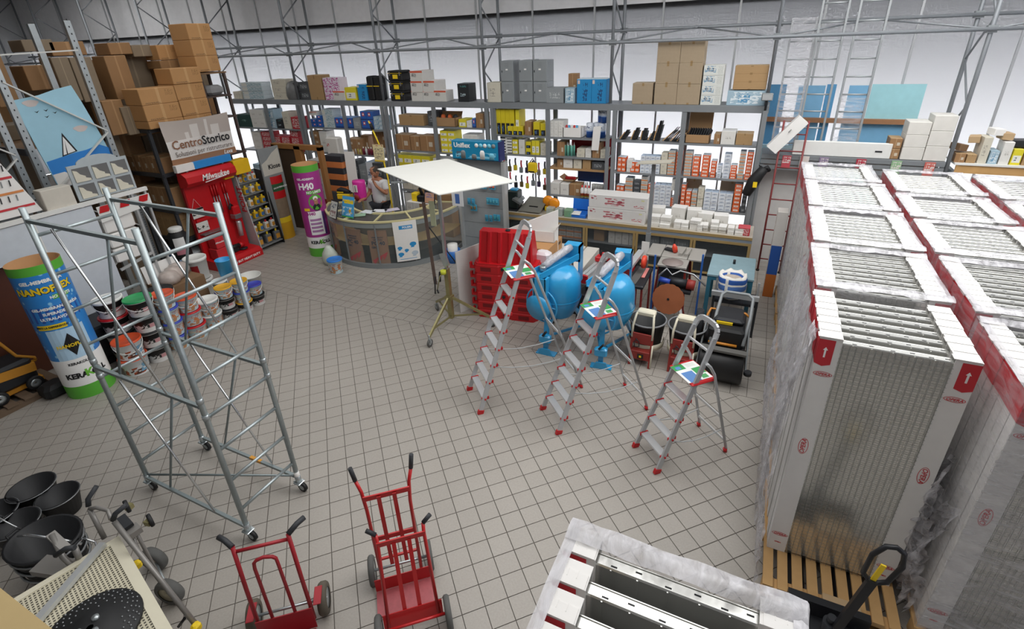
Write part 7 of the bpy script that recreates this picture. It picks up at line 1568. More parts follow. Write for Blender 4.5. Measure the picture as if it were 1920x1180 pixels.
for k, (x, c, lab) in enumerate(((-.9, '3f78b8', 'blue'), (-.35, 'cfd3d6', 'pale'))): carton('cardboard_box', (XR+x, 6.1, .001), (XR+x+.4, 6.5, .4), mat('floor pack '+c, c, .5), f'{lab} pack on the floor under the charcoal rack', 'box')
# banner
r = thing('banner', 'white and brown advertising banner hanging on the charcoal rack', 'banner', (0, 0, 0)); XB = -10.36
bq = [onx(298, 230, XB), onx(424, 212, XB), onx(445, 278, XB), onx(318, 297, XB)]; bY0, bY1 = bq[0].y, bq[1].y; bz1 = 3.1; bz0 = 2.26
def wb(u, v): return (XB+.015*math.sin(u*9)+.02*math.sin(v*5+u*3), bY0+(bY1-bY0)*u, bz0+(bz1-bz0)*v-.03*math.sin(PI*u))
mb = MB(); n1, n2 = 20, 10; mb.add([wb(i/n1, j/n2) for j in range(n2+1) for i in range(n1+1)], [(j*(n1+1)+i, j*(n1+1)+i+1, (j+1)*(n1+1)+i+1, (j+1)*(n1+1)+i) for j in range(n2) for i in range(n1)], True)
bn_ = mb.build('cloth', pmat('banner print', 'e2ddd8', [(0, 1, .56, 1, 'bdb2aa', 'all'), (0, 1, 0, .17, '9a6f50', 'all'), (.4, .52, .56, .85, 'dcd6d0', 'all'), (.62, .66, .56, .92, 'dcd6d0', 'all'), (.7, .82, .56, .78, 'dcd6d0', 'all'), (.3, .36, .56, .7, 'dcd6d0', 'all')], .6, axis='x'), r)
def bt(s_, size, m, u, v, **k): p = wb(u, v); return text(s_, size, m, bn_, (XB+.05, p[1], p[2]), (PI/2, 0, PI/2), .001, **k)
bt('Centro', .235, mat('brown ink', '8a5f45', .6), .27, .47, bold=.003, sx=.92); bt('Storico', .235, M_inkk, .71, .47, bold=.005, sx=.92); bt('Soluzioni per ristrutturare', .135, mat('grey brown ink', '6d5f58', .6), .5, .27, sx=.88); bt('Laxa', .11, M_inkw, .84, .09, bold=.002, shear=.3)
# pallet rack end frames (perforated, galvanised)
def perf(par, a, b, w_, d_, nm='upright'):
    o = MB().box((a[0]-d_/2, a[1]-w_/2, a[2]), (a[0]+d_/2, a[1]+w_/2, b[2])).build(nm, M_steel, par); return o
r = thing('pallet_rack', 'galvanised pallet rack end frame with white diagonal braces around the sail painting', 'rack', (-10.0, 0, 0))
hole = MB()
for k in range(46): hole.box((.037, -.008, .3+k*.1), (.0385, .008, .325+k*.1))
hm = hole.mesh('slots', M_dark)
for y, z1_ in ((3.92, 4.3), (5.03, 4.8)):
    u_ = perf(r, (0, y, 0), (0, y, z1_), .09, .07); h_ = link('slots', hm, u_, (0, y, 0)); h_['kind'] = 'stuff'
    perf(r, (-1.05 if y > 4 else -1.0, y, 0), (0, y, z1_), .09, .07)
M_brw = mat('white brace', 'd9d9d4', .5)
for (y0, z0_, y1, z1_) in ((3.92, 4.35, 5.03, 4.38), (3.92, 4.0, 5.03, 3.14), (5.03, 3.12, 3.92, 2.3), (3.92, 2.28, 5.03, 1.45), (5.03, 1.42, 3.92, .6)): MB().bar((.03, y0, z0_), (.03, y1, z1_), .02, .045, (1, 0, 0)).build('brace', M_brw, r)
for z_ in (3.05, 1.5): MB().box((-2.6, 3.86, z_-.1), (-.03, 3.9, z_)).build('beam', M_rk, r); MB().box((-2.6, 5.05, z_-.1), (-.03, 5.09, z_)).build('beam', M_rk, r); MB().box((-2.6, 3.9, z_-.02), (-.03, 5.05, z_)).build('deck', M_cardd, r)
r = thing('pallet_rack', 'galvanised pallet rack end frame at the left edge behind the catalogue board', 'rack', (-10.0, 0, 0))
for y, z1_ in ((2.62, 4.4), (3.7, 4.4)): u_ = perf(r, (0, y, 0), (0, y, z1_), .09, .07); h_ = link('slots', hm, u_, (0, y, 0)); h_['kind'] = 'stuff'
for (y0, z0_, y1, z1_) in ((2.62, 3.9, 3.7, 3.0), (3.7, 2.95, 2.62, 2.1)): MB().bar((.03, y0, z0_), (.03, y1, z1_), .02, .045, (1, 0, 0)).build('brace', M_brw, r)
# cartons on the racks behind
lst = [((0, 42, 62, 200), -10.9, M_c2, 'tall brown carton at the very left edge, upper rack'), ((47, 105, 74, 96), -11.6, M_c3, 'flat brown carton at the top left behind the rack frame'), ((100, 165, 78, 104), -11.6, M_c2, 'long brown carton on top behind the galvanised upright'), ((60, 118, 122, 168), -11.3, M_c2, 'dark open-looking carton above the sail painting'),
       ((126, 158, 107, 190), -11.2, M_c3, 'narrow grey carton left of the galvanised upright'), ((160, 200, 107, 190), -11.2, M_c3, 'narrow grey carton behind the galvanised upright'), ((222, 262, 104, 186), -11.2, M_c2, 'tall flat brown carton right of the galvanised upright'), ((212, 250, 188, 252), -10.95, M_c2, 'leaning brown board left of the carton piles'), ((243, 268, 200, 252), -10.9, M_c3, 'brown carton low beside the left pile'), ((262, 302, 200, 228), -10.9, M_c2, 'dark brown carton beside the left pile'), ((266, 303, 229, 252), -10.9, M_c2, 'small brown carton under the dark one beside the left pile'),
       ((208, 250, 80, 102), -11.5, M_c2, 'taped brown carton in the top row'), ((252, 288, 84, 106), -11.5, M_c3, 'brown carton with hand holes in the top row'), ((300, 336, 84, 112), -11.3, M_c1, 'light carton in the top row left of the tower'), ((303, 338, 113, 128), -11.3, M_c2, 'low carton under the light one left of the tower')]
for (q, X, m, lab) in lst:
    if X < -11.25: boxX(q[0], q[1], q[2], q[3], X, m, lab, .45)
    else: boxX(q[0], q[1], q[2], q[3], X, m, lab, .4)
# filler cartons that carry the upper ones (lower part of the same piles)
for k, (X, Y0, Y1, z1_, lab) in enumerate(((-11.3, 3.95, 4.95, 3.3, 'large brown carton on the rack deck behind the sail painting'), (-11.45, 5.2, 5.95, 3.0, 'large brown carton pile base left of the charcoal rack'))):
    o = MB().bbox((-.6, 0, 0), (0, Y1-Y0, z1_-(3.055 if k == 0 else 0)), .008).build('cardboard_box', M_c3, None, (X, Y0, 3.055 if k == 0 else 0)); tag(o, lab, 'box', 'brown cartons on the left racks')
# sail painting, boards
XP = -10.035; pc = [onx(20, 187, XP), onx(138, 162, XP), onx(203, 288, XP), onx(94, 352, XP)]
r = thing('sail_painting', 'sky blue board painted with a sailing boat, leaning in the rack frame', 'painting', tuple(pc[3])); o0 = pc[3]
y0, y1 = pc[0].y, pc[1].y+.02; zt = 3.82; zb_ = 2.4
pts = [(y0, zt-.08), (y0+.35, zt-.04), (y1-.3, zt+.02), (y1-.06, zt+.06), (y1, zt-.2), (y1+.1, zt-.75), (y1+.14, zb_+.35), (y1+.12, zb_), (y0+.12, zb_), (y0+.06, zb_+.6)]
Mx = Matrix(((0, 0, 1, XP-o0.x), (1, 0, 0, -o0.y), (0, 1, 0, -o0.z), (0, 0, 0, 1)))
bd = MB().prism(pts, 0, .02, Mx).build('board', mat('sky paint', 'a5d3e6', .6, 0, .04), r)
def on_p(poly, m, nm, d_): return MB().prism(poly, .02, .02+d_, Mx).build(nm, m, bd)
pw = lambda x, y: (lambda v: (v.y, v.z))(onx(x, y, XP))
on_p([(y0+.125, zb_+.005), (y1+.12, zb_+.005), pw(202, 276), pw(185, 271), pw(160, 281), pw(140, 286), pw(110, 296), pw(86, 304), (y0+.1, zb_+.3)], mat('sea paint', '2f86d6', .6, 0, .04), 'sea', .002)
on_p([(y0+.125, zb_+.006), (y0+.55, zb_+.006), pw(120, 322), pw(98, 328)], M_paper, 'shore', .003)
on_p([pw(116, 294), pw(144, 283), pw(114, 249)], M_inkk, 'sail_outline', .003); on_p([pw(118, 291), pw(140, 283), pw(116, 256)], M_inkw, 'sail', .005); on_p([pw(124, 289), pw(126, 288), pw(119, 262)], M_inkk, 'mast', .006)
for (cx_, cy_) in ((56, 194), (150, 241)): c_ = pw(cx_, cy_); on_p([(c_[0]+.1*math.cos(a)*(1+.2*math.sin(3*a)), c_[1]+.05*math.sin(a)) for a in [2*PI*i/14 for i in range(14)]], mat('pink cloud paint', 'd8ccc8', .6), 'cloud', .003)
for (cx_, cy_) in ((68, 211), (85, 208), (102, 212), (87, 220)): cy, cz = pw(cx_, cy_); on_p([(cy-.03, cz+.02), (cy, cz-.008), (cy+.035, cz+.025), (cy, cz+.008)], M_inkk, 'bird', .003)
# white portable frame with panels (closest on the left)
XW = -9.0
r = thing('panel_frame_stand', 'white frame stand with pale blank panels and a red-striped top rail', 'stand', (XW, 2.5, 0))
MB().bar((0, -.1, 2.28), (0, 2.3, 2.29), .05, .06).build('top_rail', M_white, r); MB().box((-.02, .72, .65), (.0, 1.46, 2.24)).build('panel', mat('bluish white panel', 'cfd5dc', .4), r); MB().box((-.02, -.1, 1.75), (.0, .68, 2.24)).build('panel', MATS['bluish white panel'], r)
for y in (.7, 2.26, 2.05): MB().box((-.03, y-.015, 0), (.01, y+.015, 2.28)).build('leg', M_white if y < 1 else M_alu, r)
sp = MB().slab((.012, 1.5, 2.2), (.012, 2.3, 2.21), (.012, 2.3, 2.02), (.012, 1.5, 1.95), .008).build('stripe_board', M_white, r)
for y in (1.55, 1.85, 2.14): MB().slab((.024, y, 2.2), (.024, y+.14, 2.2), (.024, y+.1, 2.1), (.024, y-.04, 2.1), .002).build('red_stripe', M_redp, sp)
MB().bar((-.0, 1.5, 1.15), (-.0, 2.05, 1.25), .03, .04).build('lower_rail', M_alu, r)
for k in range(3): MB().bbox((-.2, 1.52, 1.25+.25*k), (-.03, 1.98, 1.48+.25*k), .02).build('hanging_sheet', M_paper, r)
bo = [onx(118, 315, -9.05), onx(230, 294, -9.05), onx(258, 353, -9.05), onx(150, 380, -9.05)]
r = thing('moulding_board', 'grey sample board with six carved moulding profiles on the white frame', 'sample board', (-9.04, bo[3].y, 2.325)); wY = .83
bd = MB().box((-.02, 0, 0), (.0, wY, .52)).build('board', mat('pale grey board', 'b3bcc0', .5), r); MB().prism([(wY*.16+.34*wY*(1+math.cos(a)), .52+.1*math.sin(a)) for a in [PI*i/10 for i in range(11)]], -.02, 0, Matrix(((0, 0, 1, 0), (1, 0, 0, 0), (0, 1, 0, 0), (0, 0, 0, 1)))).build('crest', MATS['pale grey board'], r)
Mz = Matrix(((0, 0, 1, 0), (1, 0, 0, 0), (0, 1, 0, 0), (0, 0, 0, 1)))
for i in range(3):
    for j in range(2):
        y0_ = .05+i*.265; z0_ = .03+j*.245; f_ = MB().prism([(y0_, z0_), (y0_+.22, z0_), (y0_+.22, z0_+.2), (y0_, z0_+.2)], 0, .004, Mz).build('dark_field', mat('dark grey field', '6a6a6a', .6), bd)
        MB().prism([(y0_, z0_), (y0_+.2, z0_), (y0_+.2, z0_+.03), (y0_+.14, z0_+.05), (y0_+.14, z0_+.075), (y0_+.08, z0_+.11), (y0_+.05, z0_+.16), (y0_, z0_+.18)], .004, .02, Mz).build('profile', mat('cream profile', 'd9d4c2', .6), f_)
boxX(88, 150, 352, 392, -9.02, mat('dirty white box', 'cfc9bd', .7), 'dirty white box standing on the white frame left of the sample board', .2, 'white_box', None)
cb = [onx(0, 262, -9.15), onx(82, 402, -9.15)]
r = thing('catalogue_board', 'white catalogue board with rows of small fittings at the left edge', 'board', (-9.1, 2.55, 2.33)); MB().slab((0, 0, 0), (0, .85, 0), (-.1, .62, .85), (-.1, 0, .95), .02).build('board', M_paper, r)
for k in range(4): MB().slab((.025-.1*(.1+.22*k), .02, .1+.2*k), (.025-.1*(.1+.22*k), .8-.05*k, .1+.2*k), (.025-.1*(.12+.22*k), .8-.05*k, .13+.2*k), (.025-.1*(.12+.22*k), .02, .13+.2*k), .002).build('red_line', M_inkr if k != 1 else mat('orange line', 'd98a4a', .6), r)
for k in range(4):
    for i in range(7): MB().bar((.03-.1*(.22+.22*k), .1+.09*i, .2+.2*k), (.03-.1*(.3+.22*k), .11+.09*i, .28+.2*k), .006, .025, (1, 0, 0)).build('fitting', M_dark if (i+k) % 3 else M_rimw, r)
MB().box((-.12, .2, -.1), (-.05, .6, .0)).build('bracket', M_grey, r)
# brown cabinet at the left edge
pA = onx(0, 470, -8.75); o = carton('wood_cabinet', (-9.75, 1.6, 0), (-9.22, 2.86, 1.72), mat('dark reddish wood', '5c3323', .5, 0, .15, 4), 'dark reddish brown wooden cabinet at the left edge', 'cabinet')
o = MB().box((-.03, -.03, 0), (.03, .03, 1.0)).build('white_post', M_paper, None, (-8.98, 1.72, 0)); tag(o, 'white post standing at the foot of the brown cabinet', 'post')
# orange machine on a small pallet
r = thing('plate_compactor', 'orange tube frame machine on a small pallet left of the blue column', 'machine', (-9.25, 2.12, 0)); M_om = mat('machine orange', 'c98a2a', .45)
for s_ in (0, .35): MB().tube([(.2, -.42+s_, 1.12), (.3, -.35+s_, 1.1), (.42, -.25+s_, .9), (.45, -.15+s_, .6), (.5, .0+s_, .5), (.5, .35, .45)], .02, 8).build('handle_tube', M_om, r)
MB().bbox((.1, -.25, .2), (.55, .3, .55), .04).build('engine', M_dark, r); MB().bar((.55, -.1, .45), (.55, .3, .4), .05, .12).build('side_bar', M_om, r); MB().bbox((.15, -.3, .12), (.5, .35, .2), .01).build('base', M_om, r)
for y in (-.2, .2): wheel(r, (.62, y, .2), (1, 0, 0), .1, .05, M_black)
for k in range(5): MB().box((.05, -.4+k*.19, .08), (.75, -.28+k*.19, .105)).build('pallet_slat', mat('grey old pallet', '6d5a48', .85), r)
for x in (.08, .65): MB().box((x, -.4, 0), (x+.08, .48, .08)).build('pallet_runner', MATS['grey old pallet'], r)
o = MB().bbox((-.14, -.16, 0), (.14, .16, .2), .05).build('black_bag', M_black, None, (-8.42, 2.42, 0)); tag(o, 'black bag on the floor at the foot of the blue column', 'bag')
# black case with pale lettering behind the tubs
r = thing('machine_chest', 'long black chest with pale lettering behind the paint tubs', 'chest', (-8.75, 3.65, 0)); MB().bbox((-.35, -.55, .12), (.3, .6, .62), .04).build('body', M_black, r); text('SMART', .11, M_rimw, r, (.302, -.18, .46), (PI/2, 0, PI/2), .001, .002, shear=.2); MB().bbox((-.36, -.56, .55), (.31, .61, .66), .03).build('lid', M_dark, r); MB().box((-.3, -.5, .0), (.25, .55, .12)).build('base', M_dark, r); wheel(r, (.32, .0, .13), (0, 1, 0) if False else (1, 0, 0), .1, .04, M_black)
r = thing('open_carton', 'open carton with plastic-wrapped bags behind the tubs', 'box', (-8.75, 4.6, 0)); MB().box((-.3, -.3, 0), (.28, .35, .75)).build('carton', M_cardd, r)
for k in range(3): MB().lathe([(.001, 0), (.16, .02), (.18, .1), (.12, .2), (.001, .22)], 10, Matrix.Translation((.05-.1*k, -.1+.15*k, .74))).build('wrapped_bag', mat('red white wrap', 'b7aaa2', .3, 0, .3, 9), r)
MB().slab((-.25, -.3, .75), (-.25, .3, .75), (-.3, .3, 1.05), (-.3, -.3, 1.05), .006).build('flap', M_paper, r)
# perforated posts and poles standing behind the tower
for k, (bx, by, h_, m_, lab) in enumerate(((322, 560, 2.05, M_grey, 'grey perforated post standing behind the scaffold'), (333, 560, 2.05, M_dark, 'dark perforated post standing behind the scaffold'))):
    a = onz(bx, by); o = MB().box((-.03, -.03, 0), (.03, .03, h_)).build('steel_post', m_, None, (a.x, a.y, 0)); tag(o, lab, 'post'); h2 = link('slots', hm, o, (.0-.005, 0, -.25)); h2['kind'] = 'stuff'; h2.scale = (1, 1, .45)
r = thing('sealant_column', 'black tube-shaped display with white cap and pink print behind the scaffold', 'display', (-10.3, 5.75, 0)); MB().lathe([(.001, 0), (.17, 0), (.17, 1.0), (.14, 1.02), (.12, 1.06)], 20).build('body', M_black, r); MB().lathe([(.12, 1.05), (.125, 1.12), (.1, 1.14), (.001, 1.14)], 18).build('cap', M_white, r)
q = face((-10.3, 5.75, 0))
for (z0_, z1_, m) in ((.75, .95, M_inkw), (.6, .72, mat('pink print', 'c47f8c', .5)), (.3, .5, mat('pale blue label', '9ab6d6', .5))): wrapq(r, 'label', .172, -.6+q, .6+q, z0_, z1_, m)
# paint tubs, front row left to right
TB = [  # x, y, list of (z-kind, lid, r, h)
 (-7.88, 3.22, [('orange', 'orange'), ('orange', 'orange')], .18, .28, 'with orange lid, nearest the blue column'),
 (-7.93, 3.58, [('drip', 'black'), ('drip', 'black'), ('drip', 'black'), ('drip', 'green')], .178, .262, 'black-drip in the second stack'),
 (-8.27, 3.36, [('plain', 'black'), ('plain', 'black'), ('drip', 'red'), ('drip', 'white')], .185, .27, 'black-drip in the stack behind the orange lids'),
 (-7.95, 3.92, [('house', 'blue'), ('house', 'blue'), ('house', 'blue'), ('house', 'orange')], .155, .24, 'house-print in the blue-lid stack'),
 (-7.98, 4.25, [('house', 'red'), ('house', 'red'), ('house', 'orange')], .165, .25, 'house-print in the red-lid stack'),
 (-8.02, 4.59, [('house', 'white'), ('house', 'white')], .165, .26, 'house-print with white lid'),
 (-8.34, 4.1, [('plain', 'black'), ('plain', 'black'), ('drip', 'black')], .19, .29, 'large in the stack with a wire handle'),
 (-8.02, 4.92, [('drip', 'black'), ('drip', 'black'), ('house', 'yellow')], .135, .2, 'small in the black and yellow stack'),
 (-7.97, 5.2, [('drip', 'yellow'), ('house', 'blue'), ('house', 'yellow')], .135, .2, 'small in the second small stack'),
 (-8.0, 5.48, [('drip', 'black'), ('house', 'blue')], .135, .2, 'small in the third small stack'),
 (-8.3, 5.07, [('blue', 'sky'), ('house', 'blue'), ('house', 'white')], .125, .2, 'small in the back stack')]
for (x, y, st_, r_, h, lab) in TB:
    z_ = 0
    for k, (pr, lid) in enumerate(st_):
        bucket(x+random.uniform(-.008, .008), y, z_, r_, h, pr, lid, f'paint tub {lab}, {["bottom", "second up", "third up", "fourth up"][k]}', rz=face((x, y, 0)), handle=(k == len(st_)-1)); z_ += h*1.012
bucket(-8.5, 5.8, 0, .2, .36, 'plain', None, 'open white tub with a green mark at the right of the tubs', rz=face((-8.4, 5.7, 0)))
bucket(-9.2, 5.3, 0, .19, .4, 'plain', 'white', 'lower tall white tub behind the small tubs', rz=0); bucket(-9.2, 5.3, .41, .19, .42, 'white', 'white', 'upper tall white tub with a red square behind the small tubs', rz=face((-9.2, 5.3, 0))-.2)
bucket(-8.3, 5.42, 0, .13, .3, 'blue', None, 'light blue plastic bucket behind the small tubs, lower', rz=0); bucket(-8.35, 5.28, .62, .13, .3, 'blue', None, 'light blue plastic bucket on the back stack', rz=0)

# the deep carton piles behind the racks
random.seed(4)
for k, (X, Y0, w_) in enumerate(((-12.1, 5.25, .62), (-11.8, 5.9, .66), (-11.85, 6.6, .62), (-11.8, 7.25, .7), (-12.75, 4.5, .58), (-12.75, 3.9, .58), (-12.75, 3.25, .62), (-11.75, 2.0, .6), (-12.0, 8.0, .6))):
    zs = [0, 1.45, 2.9, 3.55, 4.0+.22*(k % 3)]
    for j in range(4):
        o = MB().bbox((-.6, 0, 0), (0, w_-.01, zs[j+1]-zs[j]-.004), .008).build('pile_carton', (M_c2, M_c3, M_c2, M_c3)[(k+j) % 4], None, (X+random.uniform(-.03, .03), Y0, zs[j])); tag(o, f'carton of the deep pile behind the left racks, {NTH[k]} column, {NTH[j]} up', 'box', 'deep carton pile')

# ================================================================== right rear corner
# low grey shelf behind the pallets
r = thing('wall_shelf', 'grey slatted shelf with small posters behind the wrapped pallets', 'shelf', (.06, 10.35, 0))
for k, z_ in enumerate((2.19, 2.1, 2.0)): MB().box((0, 0, z_-.07), (2.7, .02, z_)).build('front_slat', M_shelf, r)
MB().box((0, .02, 2.17), (2.7, .55, 2.2)).build('deck', M_shelf, r)
for x in (.0, 1.35, 2.65): MB().box((x, .02, 0), (x+.05, .08, 2.17)).build('post', M_shelf, r)
for k, (x, c) in enumerate(((.42, 'c0505a'), (.7, 'd8cfc8'), (1.0, '8f7f9a'), (1.55, 'b5384a'), (2.05, '8fb38a'), (2.5, 'c8655a'))):
    o = MB().box((-.07, -.012, 0), (.07, 0, .22)).build('small_poster', pmat('poster '+c, c, [(.05, .95, .4, .9, 'dcd5d0', 'n', 6), (.1, .9, .05, .3, c, 'n', 9)], .5), None, (.06+x, 10.345, 1.97)); tag(o, f'small colourful poster clipped to the rear grey shelf, {NTH[k]} from left', 'poster', 'small posters on the rear shelf')
MB().box((0, .3, .0), (2.7, .32, 2.1)).build('back_board', mat('pale backing', 'd5d3d0', .6), r)
o = carton('white_board', (.55, 10.38, 2.205), (2.0, 10.46, 2.45), M_white, 'long white panel lying on edge on the rear grey shelf', 'panel'); MB().box((.5, -.045, .1), (.6, -.04, .125)).build('slot', M_dark, o)
r = thing('tilted_box', 'white long box leaning diagonally at the end of the shelving', 'box', (.2, 10.28, 2.2)); MB().bar((0, 0, .1), (.42, .02, .63), .2, .2, (0, 1, 0)).build('box', M_paper, r); MB().bar((.22, -.105, .42), (.26, -.105, .47), .002, .04, (0, 1, 0)).build('print', M_dark, r)
for c in range(2):
    for k in range(3 if c else 3):
        h = .2 if c == 0 else .235; carton('white_carton', (2.14+.31*c, 10.38, 2.205+k*(h+.002)), (2.44+.31*c, 10.75, 2.205+k*(h+.002)+h), mat('pale box', 'd9d6cf', .65), f'pale carton on the rear shelf, {["left", "right"][c]} pile, {NTH[k]} up', 'box', 'pale cartons on the rear shelf')
for k in range(2): carton('small_carton', (1.95, 10.4, 2.205+.17*k), (2.12, 10.7, 2.37+.17*k), KM['brown'], f'{["lower", "upper"][k]} small brown carton left of the pale piles', 'box', 'small brown cartons on the rear shelf')
# leaning ladders with film, blue sheets
M_oldal = mat('old aluminium ladder', 'a9adaf', .4, .5)
for k, (x0, x1, zt, lab) in enumerate(((.2, .56, 4.4, 'film-wrapped aluminium ladder nearest the floodlight'), (.6, .97, 5.6, 'tall aluminium ladder between two others at the facade'), (1.13, 1.52, 5.6, 'tall aluminium ladder on the right at the facade'))):
    r = thing('extension_ladder', lab, 'ladder', (x0, 10.62, 2.205), 0, 'ladders at the facade'); H = zt-2.205
    for x in (0, x1-x0): MB().bar((x, 0, 0), (x, .12, H), .03, .07, (0, 1, 0)).build('rail', M_oldal, r)
    n = int(H/.28)
    for q in range(n): z_ = .15+q*.28; MB().tube([(0, .12*z_/H, z_), (x1-x0, .12*z_/H, z_)], .014, 6).build('rung', M_oldal, r)
    if k != 1:
        mb = MB(); wavy(mb, lambda u, v: (-.02+(x1-x0+.04)*u, -.05+.12*v, (H if k == 0 else 1.0)*v), 6, 20, .012, (0, 1, 0)); mb.build('wrap', M_film, r)
M_bs = {'a': mat('sky blue sheet', '7fb4d8', .4), 'b': mat('pale aqua sheet', '9fd0d8', .4), 'c': mat('deeper blue sheet', '5c9ac6', .4)}
for k, (x0, x1, z0_, z1_, m, lab) in enumerate(((.02, .3, 2.2, 3.3, 'c', 'blue sheet behind the film-wrapped ladder'), (.5, .93, 2.2, 3.28, 'a', 'sky blue sheet behind the middle ladder'), (.95, 1.1, 2.2, 3.3, 'c', 'narrow deep blue sheet between the ladders'), (1.3, 1.62, 2.2, 3.28, 'a', 'blue sheet behind the right ladder'), (1.64, 2.42, 2.72, 3.3, 'b', 'large pale aqua sheet right of the ladders'), (1.62, 2.38, 2.2, 2.66, 'a', 'blue sheet under the wooden rail'))):
    o = MB().box((x0, 11.3, z0_), (x1, 11.31, z1_)).build('blue_sheet', M_bs[m]); tag(o, lab, 'sheet')
o = MB().box((-.05, 11.2, 2.64), (2.62, 11.29, 2.72)).build('wood_rail', mat('brown rail', '9a6f4d', .6)); tag(o, 'brown wooden rail crossing the blue sheets', 'rail')
o = MB().box((.0, 11.3, 0), (2.7, 11.4, 2.19)).build('lower_panel', mat('pale aqua panel', '9dbcc6', .6)); tag(o, 'pale aqua panel under the rear shelf', 'panel')
# red ladder
r = thing('red_ladder', 'narrow dark red ladder leaning at the end of the shelving', 'ladder', (.33, 10.13, 0)); M_rl = mat('dark red ladder paint', '7d3232', .5)
for x in (0, .38): MB().tube([(x, .0, 0), (x, .17, 2.8)], .017, 8).build('rail', M_rl, r); MB().cyl((x, 0, 0), .03, .03, 10).build('foot', M_black, r)
for q in range(9): z_ = .25+q*.29; MB().tube([(0, .17*z_/2.8, z_), (.38, .17*z_/2.8, z_)], .012, 6).build('rung', M_rl, r)
# cartons behind the red ladder
i_ = 0
for c, (x0, x1) in enumerate(((.12, .42), (.44, .74), (.76, 1.05))):
    for k, (z0_, z1_) in enumerate(((0.02, .52), (.525, 1.05), (1.055, 1.4), (1.405, 1.82))):
        carton('tall_carton', (x0, 10.95-.005*c, z0_), (x1, 11.25, z1_), KM['brownp'] if (c+k) % 2 else M_card2, f'tall brown carton behind the red ladder, {["left", "middle", "right"][c]} pile, {NTH[k]} up', 'box', 'tall cartons behind the red ladder')
o = MB().box((.1, 10.93, 0), (1.1, 11.25, .018)).build('floor_board', M_black); tag(o, 'black board under the tall cartons', 'board')
r = thing('work_bag', 'black work bag hanging on the end post of the shelving', 'bag', (.03, 10.3, 1.5)); MB().tube([(.12, 0, .45), (.06, -.02, .36), (-.03, -.04, .2), (-.12, -.04, -.05)], [.08, .09, .11, .08], 10).build('body', M_black, r); MB().tube([(.1, 0, .42), (.16, 0, .47), (.2, .02, .4)], .04, 8).build('flap', M_black, r); MB().box((-.03, -.155, .12), (.04, -.14, .22)).build('yellow_tag', M_yellow, r); MB().tube([(.08, .0, .45), (.0, .06, .5)], .01, 6).build('strap', M_black, r)
r = thing('floodlight', 'grey floodlight on the end post of the shelving', 'lamp', (.0, 10.28, 3.03)); MB().bbox((-.09, -.09, .1), (.09, .02, .22), .01).build('housing', M_grey, r); MB().box((-.075, -.094, .115), (.075, -.09, .205)).build('glass', M_alu, r); MB().tube([(0, .1, -.1), (0, .0, .0), (0, -.02, .1)], .02, 8).build('bracket', M_dark, r)
o = carton('tall_poster_box', (.44, 9.0, 0), (.6, 9.25, 1.55), pmat('blue orange column box', 'cfcac4', [(0, 1, .28, .62, '23509a', 'all'), (0, 1, 0, .28, 'b5662a', 'all')], .5), 'tall narrow box, white blue and orange, beside the wrapped pallets', 'box')
# far right shelf with mixed boxes
r = thing('wall_shelf', 'timber-fronted shelf with mixed boxes at the far right', 'shelf', (2.9, 10.35, 0)); MB().box((0, 0, 2.04), (2.2, .03, 2.17)).build('timber_front', M_wood, r); MB().box((-.03, -.02, 2.17), (2.2, .5, 2.2)).build('deck', M_white, r)
for x in (.0, 2.1): MB().box((x, .03, 0), (x+.06, .5, 2.04)).build('side', M_shelf, r)
random.seed(21)
fr = [(2.86, 3.0, .14, 'brown', 0), (3.01, 3.14, .13, 'brownp', 0), (3.15, 3.27, .4, 'cream', 0), (3.28, 3.4, .2, 'bwhite', 0), (3.41, 3.54, .34, 'white', 0), (3.55, 3.68, .24, 'yellow', 0), (3.69, 3.8, .26, 'brownp', 0), (3.82, 3.98, .4, 'white', 0), (4.0, 4.2, .3, 'brown', 0), (4.22, 4.4, .22, 'bwhite', 0), (4.42, 4.6, .35, 'cream', 0)]
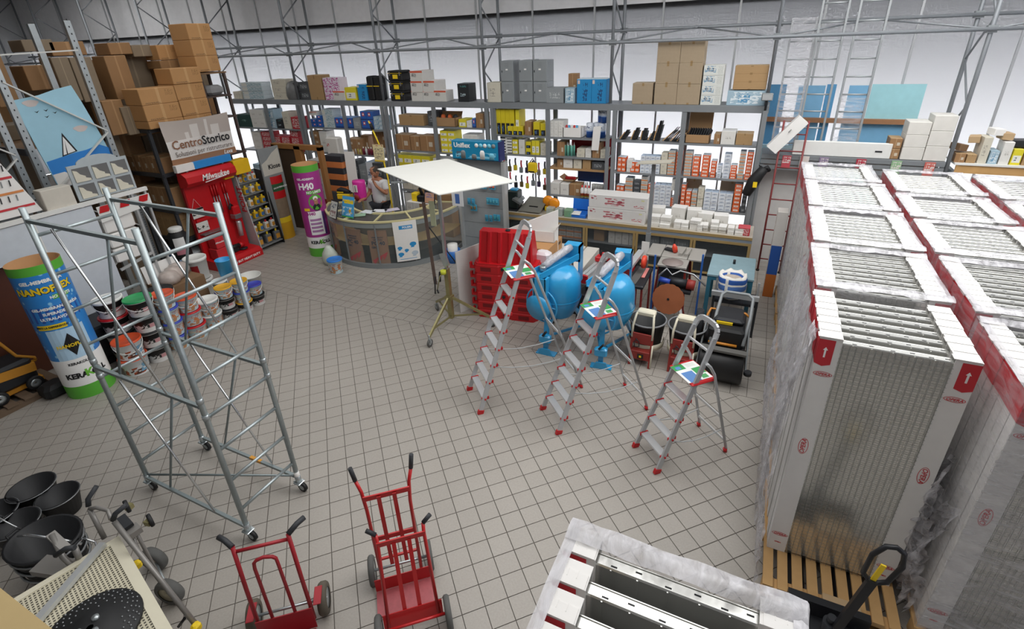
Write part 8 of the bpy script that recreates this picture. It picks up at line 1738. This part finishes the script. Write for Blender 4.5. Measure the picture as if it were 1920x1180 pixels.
for k, (x0, x1, h, kd, _) in enumerate(fr): o = link('shelf_box', unit(KM[kd]), None, (x0, 10.38, 2.201), (0, 0, random.uniform(-.06, .06))); o.scale = (x1-x0-.01, .3, h); tag(o, f'mixed box on the timber-fronted shelf, {NTH[k]} from left', 'box', 'mixed boxes at the far right')
for k, (x, z_, a, m) in enumerate(((2.95, .17, .5, M_cardd), (3.05, .3, -.3, M_card2), (3.33, .42, .2, M_paper), (3.45, .36, .1, M_card2), (3.6, .26, -.2, M_dark))): o = MB().bbox((-.07, 0, 0), (.07, .22, .1), .006).build('loose_box', m, None, (x, 10.45, 2.2+z_), (0, a*.3, a)); tag(o, f'loose small carton heaped on the timber-fronted shelf, {NTH[k]} from left', 'box', 'loose cartons at the far right')
# second line of goods low in the shelving, behind the desk
random.seed(9); kinds = ['white', 'dkgrey', 'grey', 'cream', 'brown', 'bwhite', 'white', 'dkgrey', 'whiteblue']
nm = {'white': 'white', 'dkgrey': 'charcoal', 'grey': 'grey', 'cream': 'cream', 'brown': 'brown', 'bwhite': 'pale blue', 'whiteblue': 'white and blue'}
for (x0, x1, zz, hh, lab) in ((-10.9, -8.6, 1.001, .5, 'on the lower shelf behind the desk'), (-10.9, -8.6, .02, .8, 'on the floor behind the desk'), (-8.2, -5.7, .02, .75, 'on the floor behind the white board'), (-13.7, -11.4, .02, 1.2, 'on the floor at the left end'), (-8.2, -5.7, .85, .4, 'in the line behind the man')):
    x = x0; i_ = 0
    while x < x1-.2 and i_ < 11:
        w_ = random.uniform(.2, .34); kd = random.choice(kinds); o = link('stored_box', unit(KM[kd]), None, (x, 10.46, zz)); o.scale = (w_-.01, .36, hh*random.uniform(.7, 1)); tag(o, f'{nm[kd]} box stored {lab}, {NTH[i_]} from left', 'box', 'boxes stored low in the shelving'); x += w_; i_ += 1
o = MB().box((-8.24, 10.42, .8), (-5.62, 10.9, .845)).build('low_shelf', M_shelf); tag(o, 'grey lower shelf board behind the man', 'shelf')

for k, o in enumerate(sorted((o for o in bpy.data.objects if o.name.startswith('hook_pack')), key=lambda o: o.name)): o['label'] = f'small hanging pack on the grey display stand, {NTH[k % 8]} of the {"upper" if k < 8 else "lower"} eight'
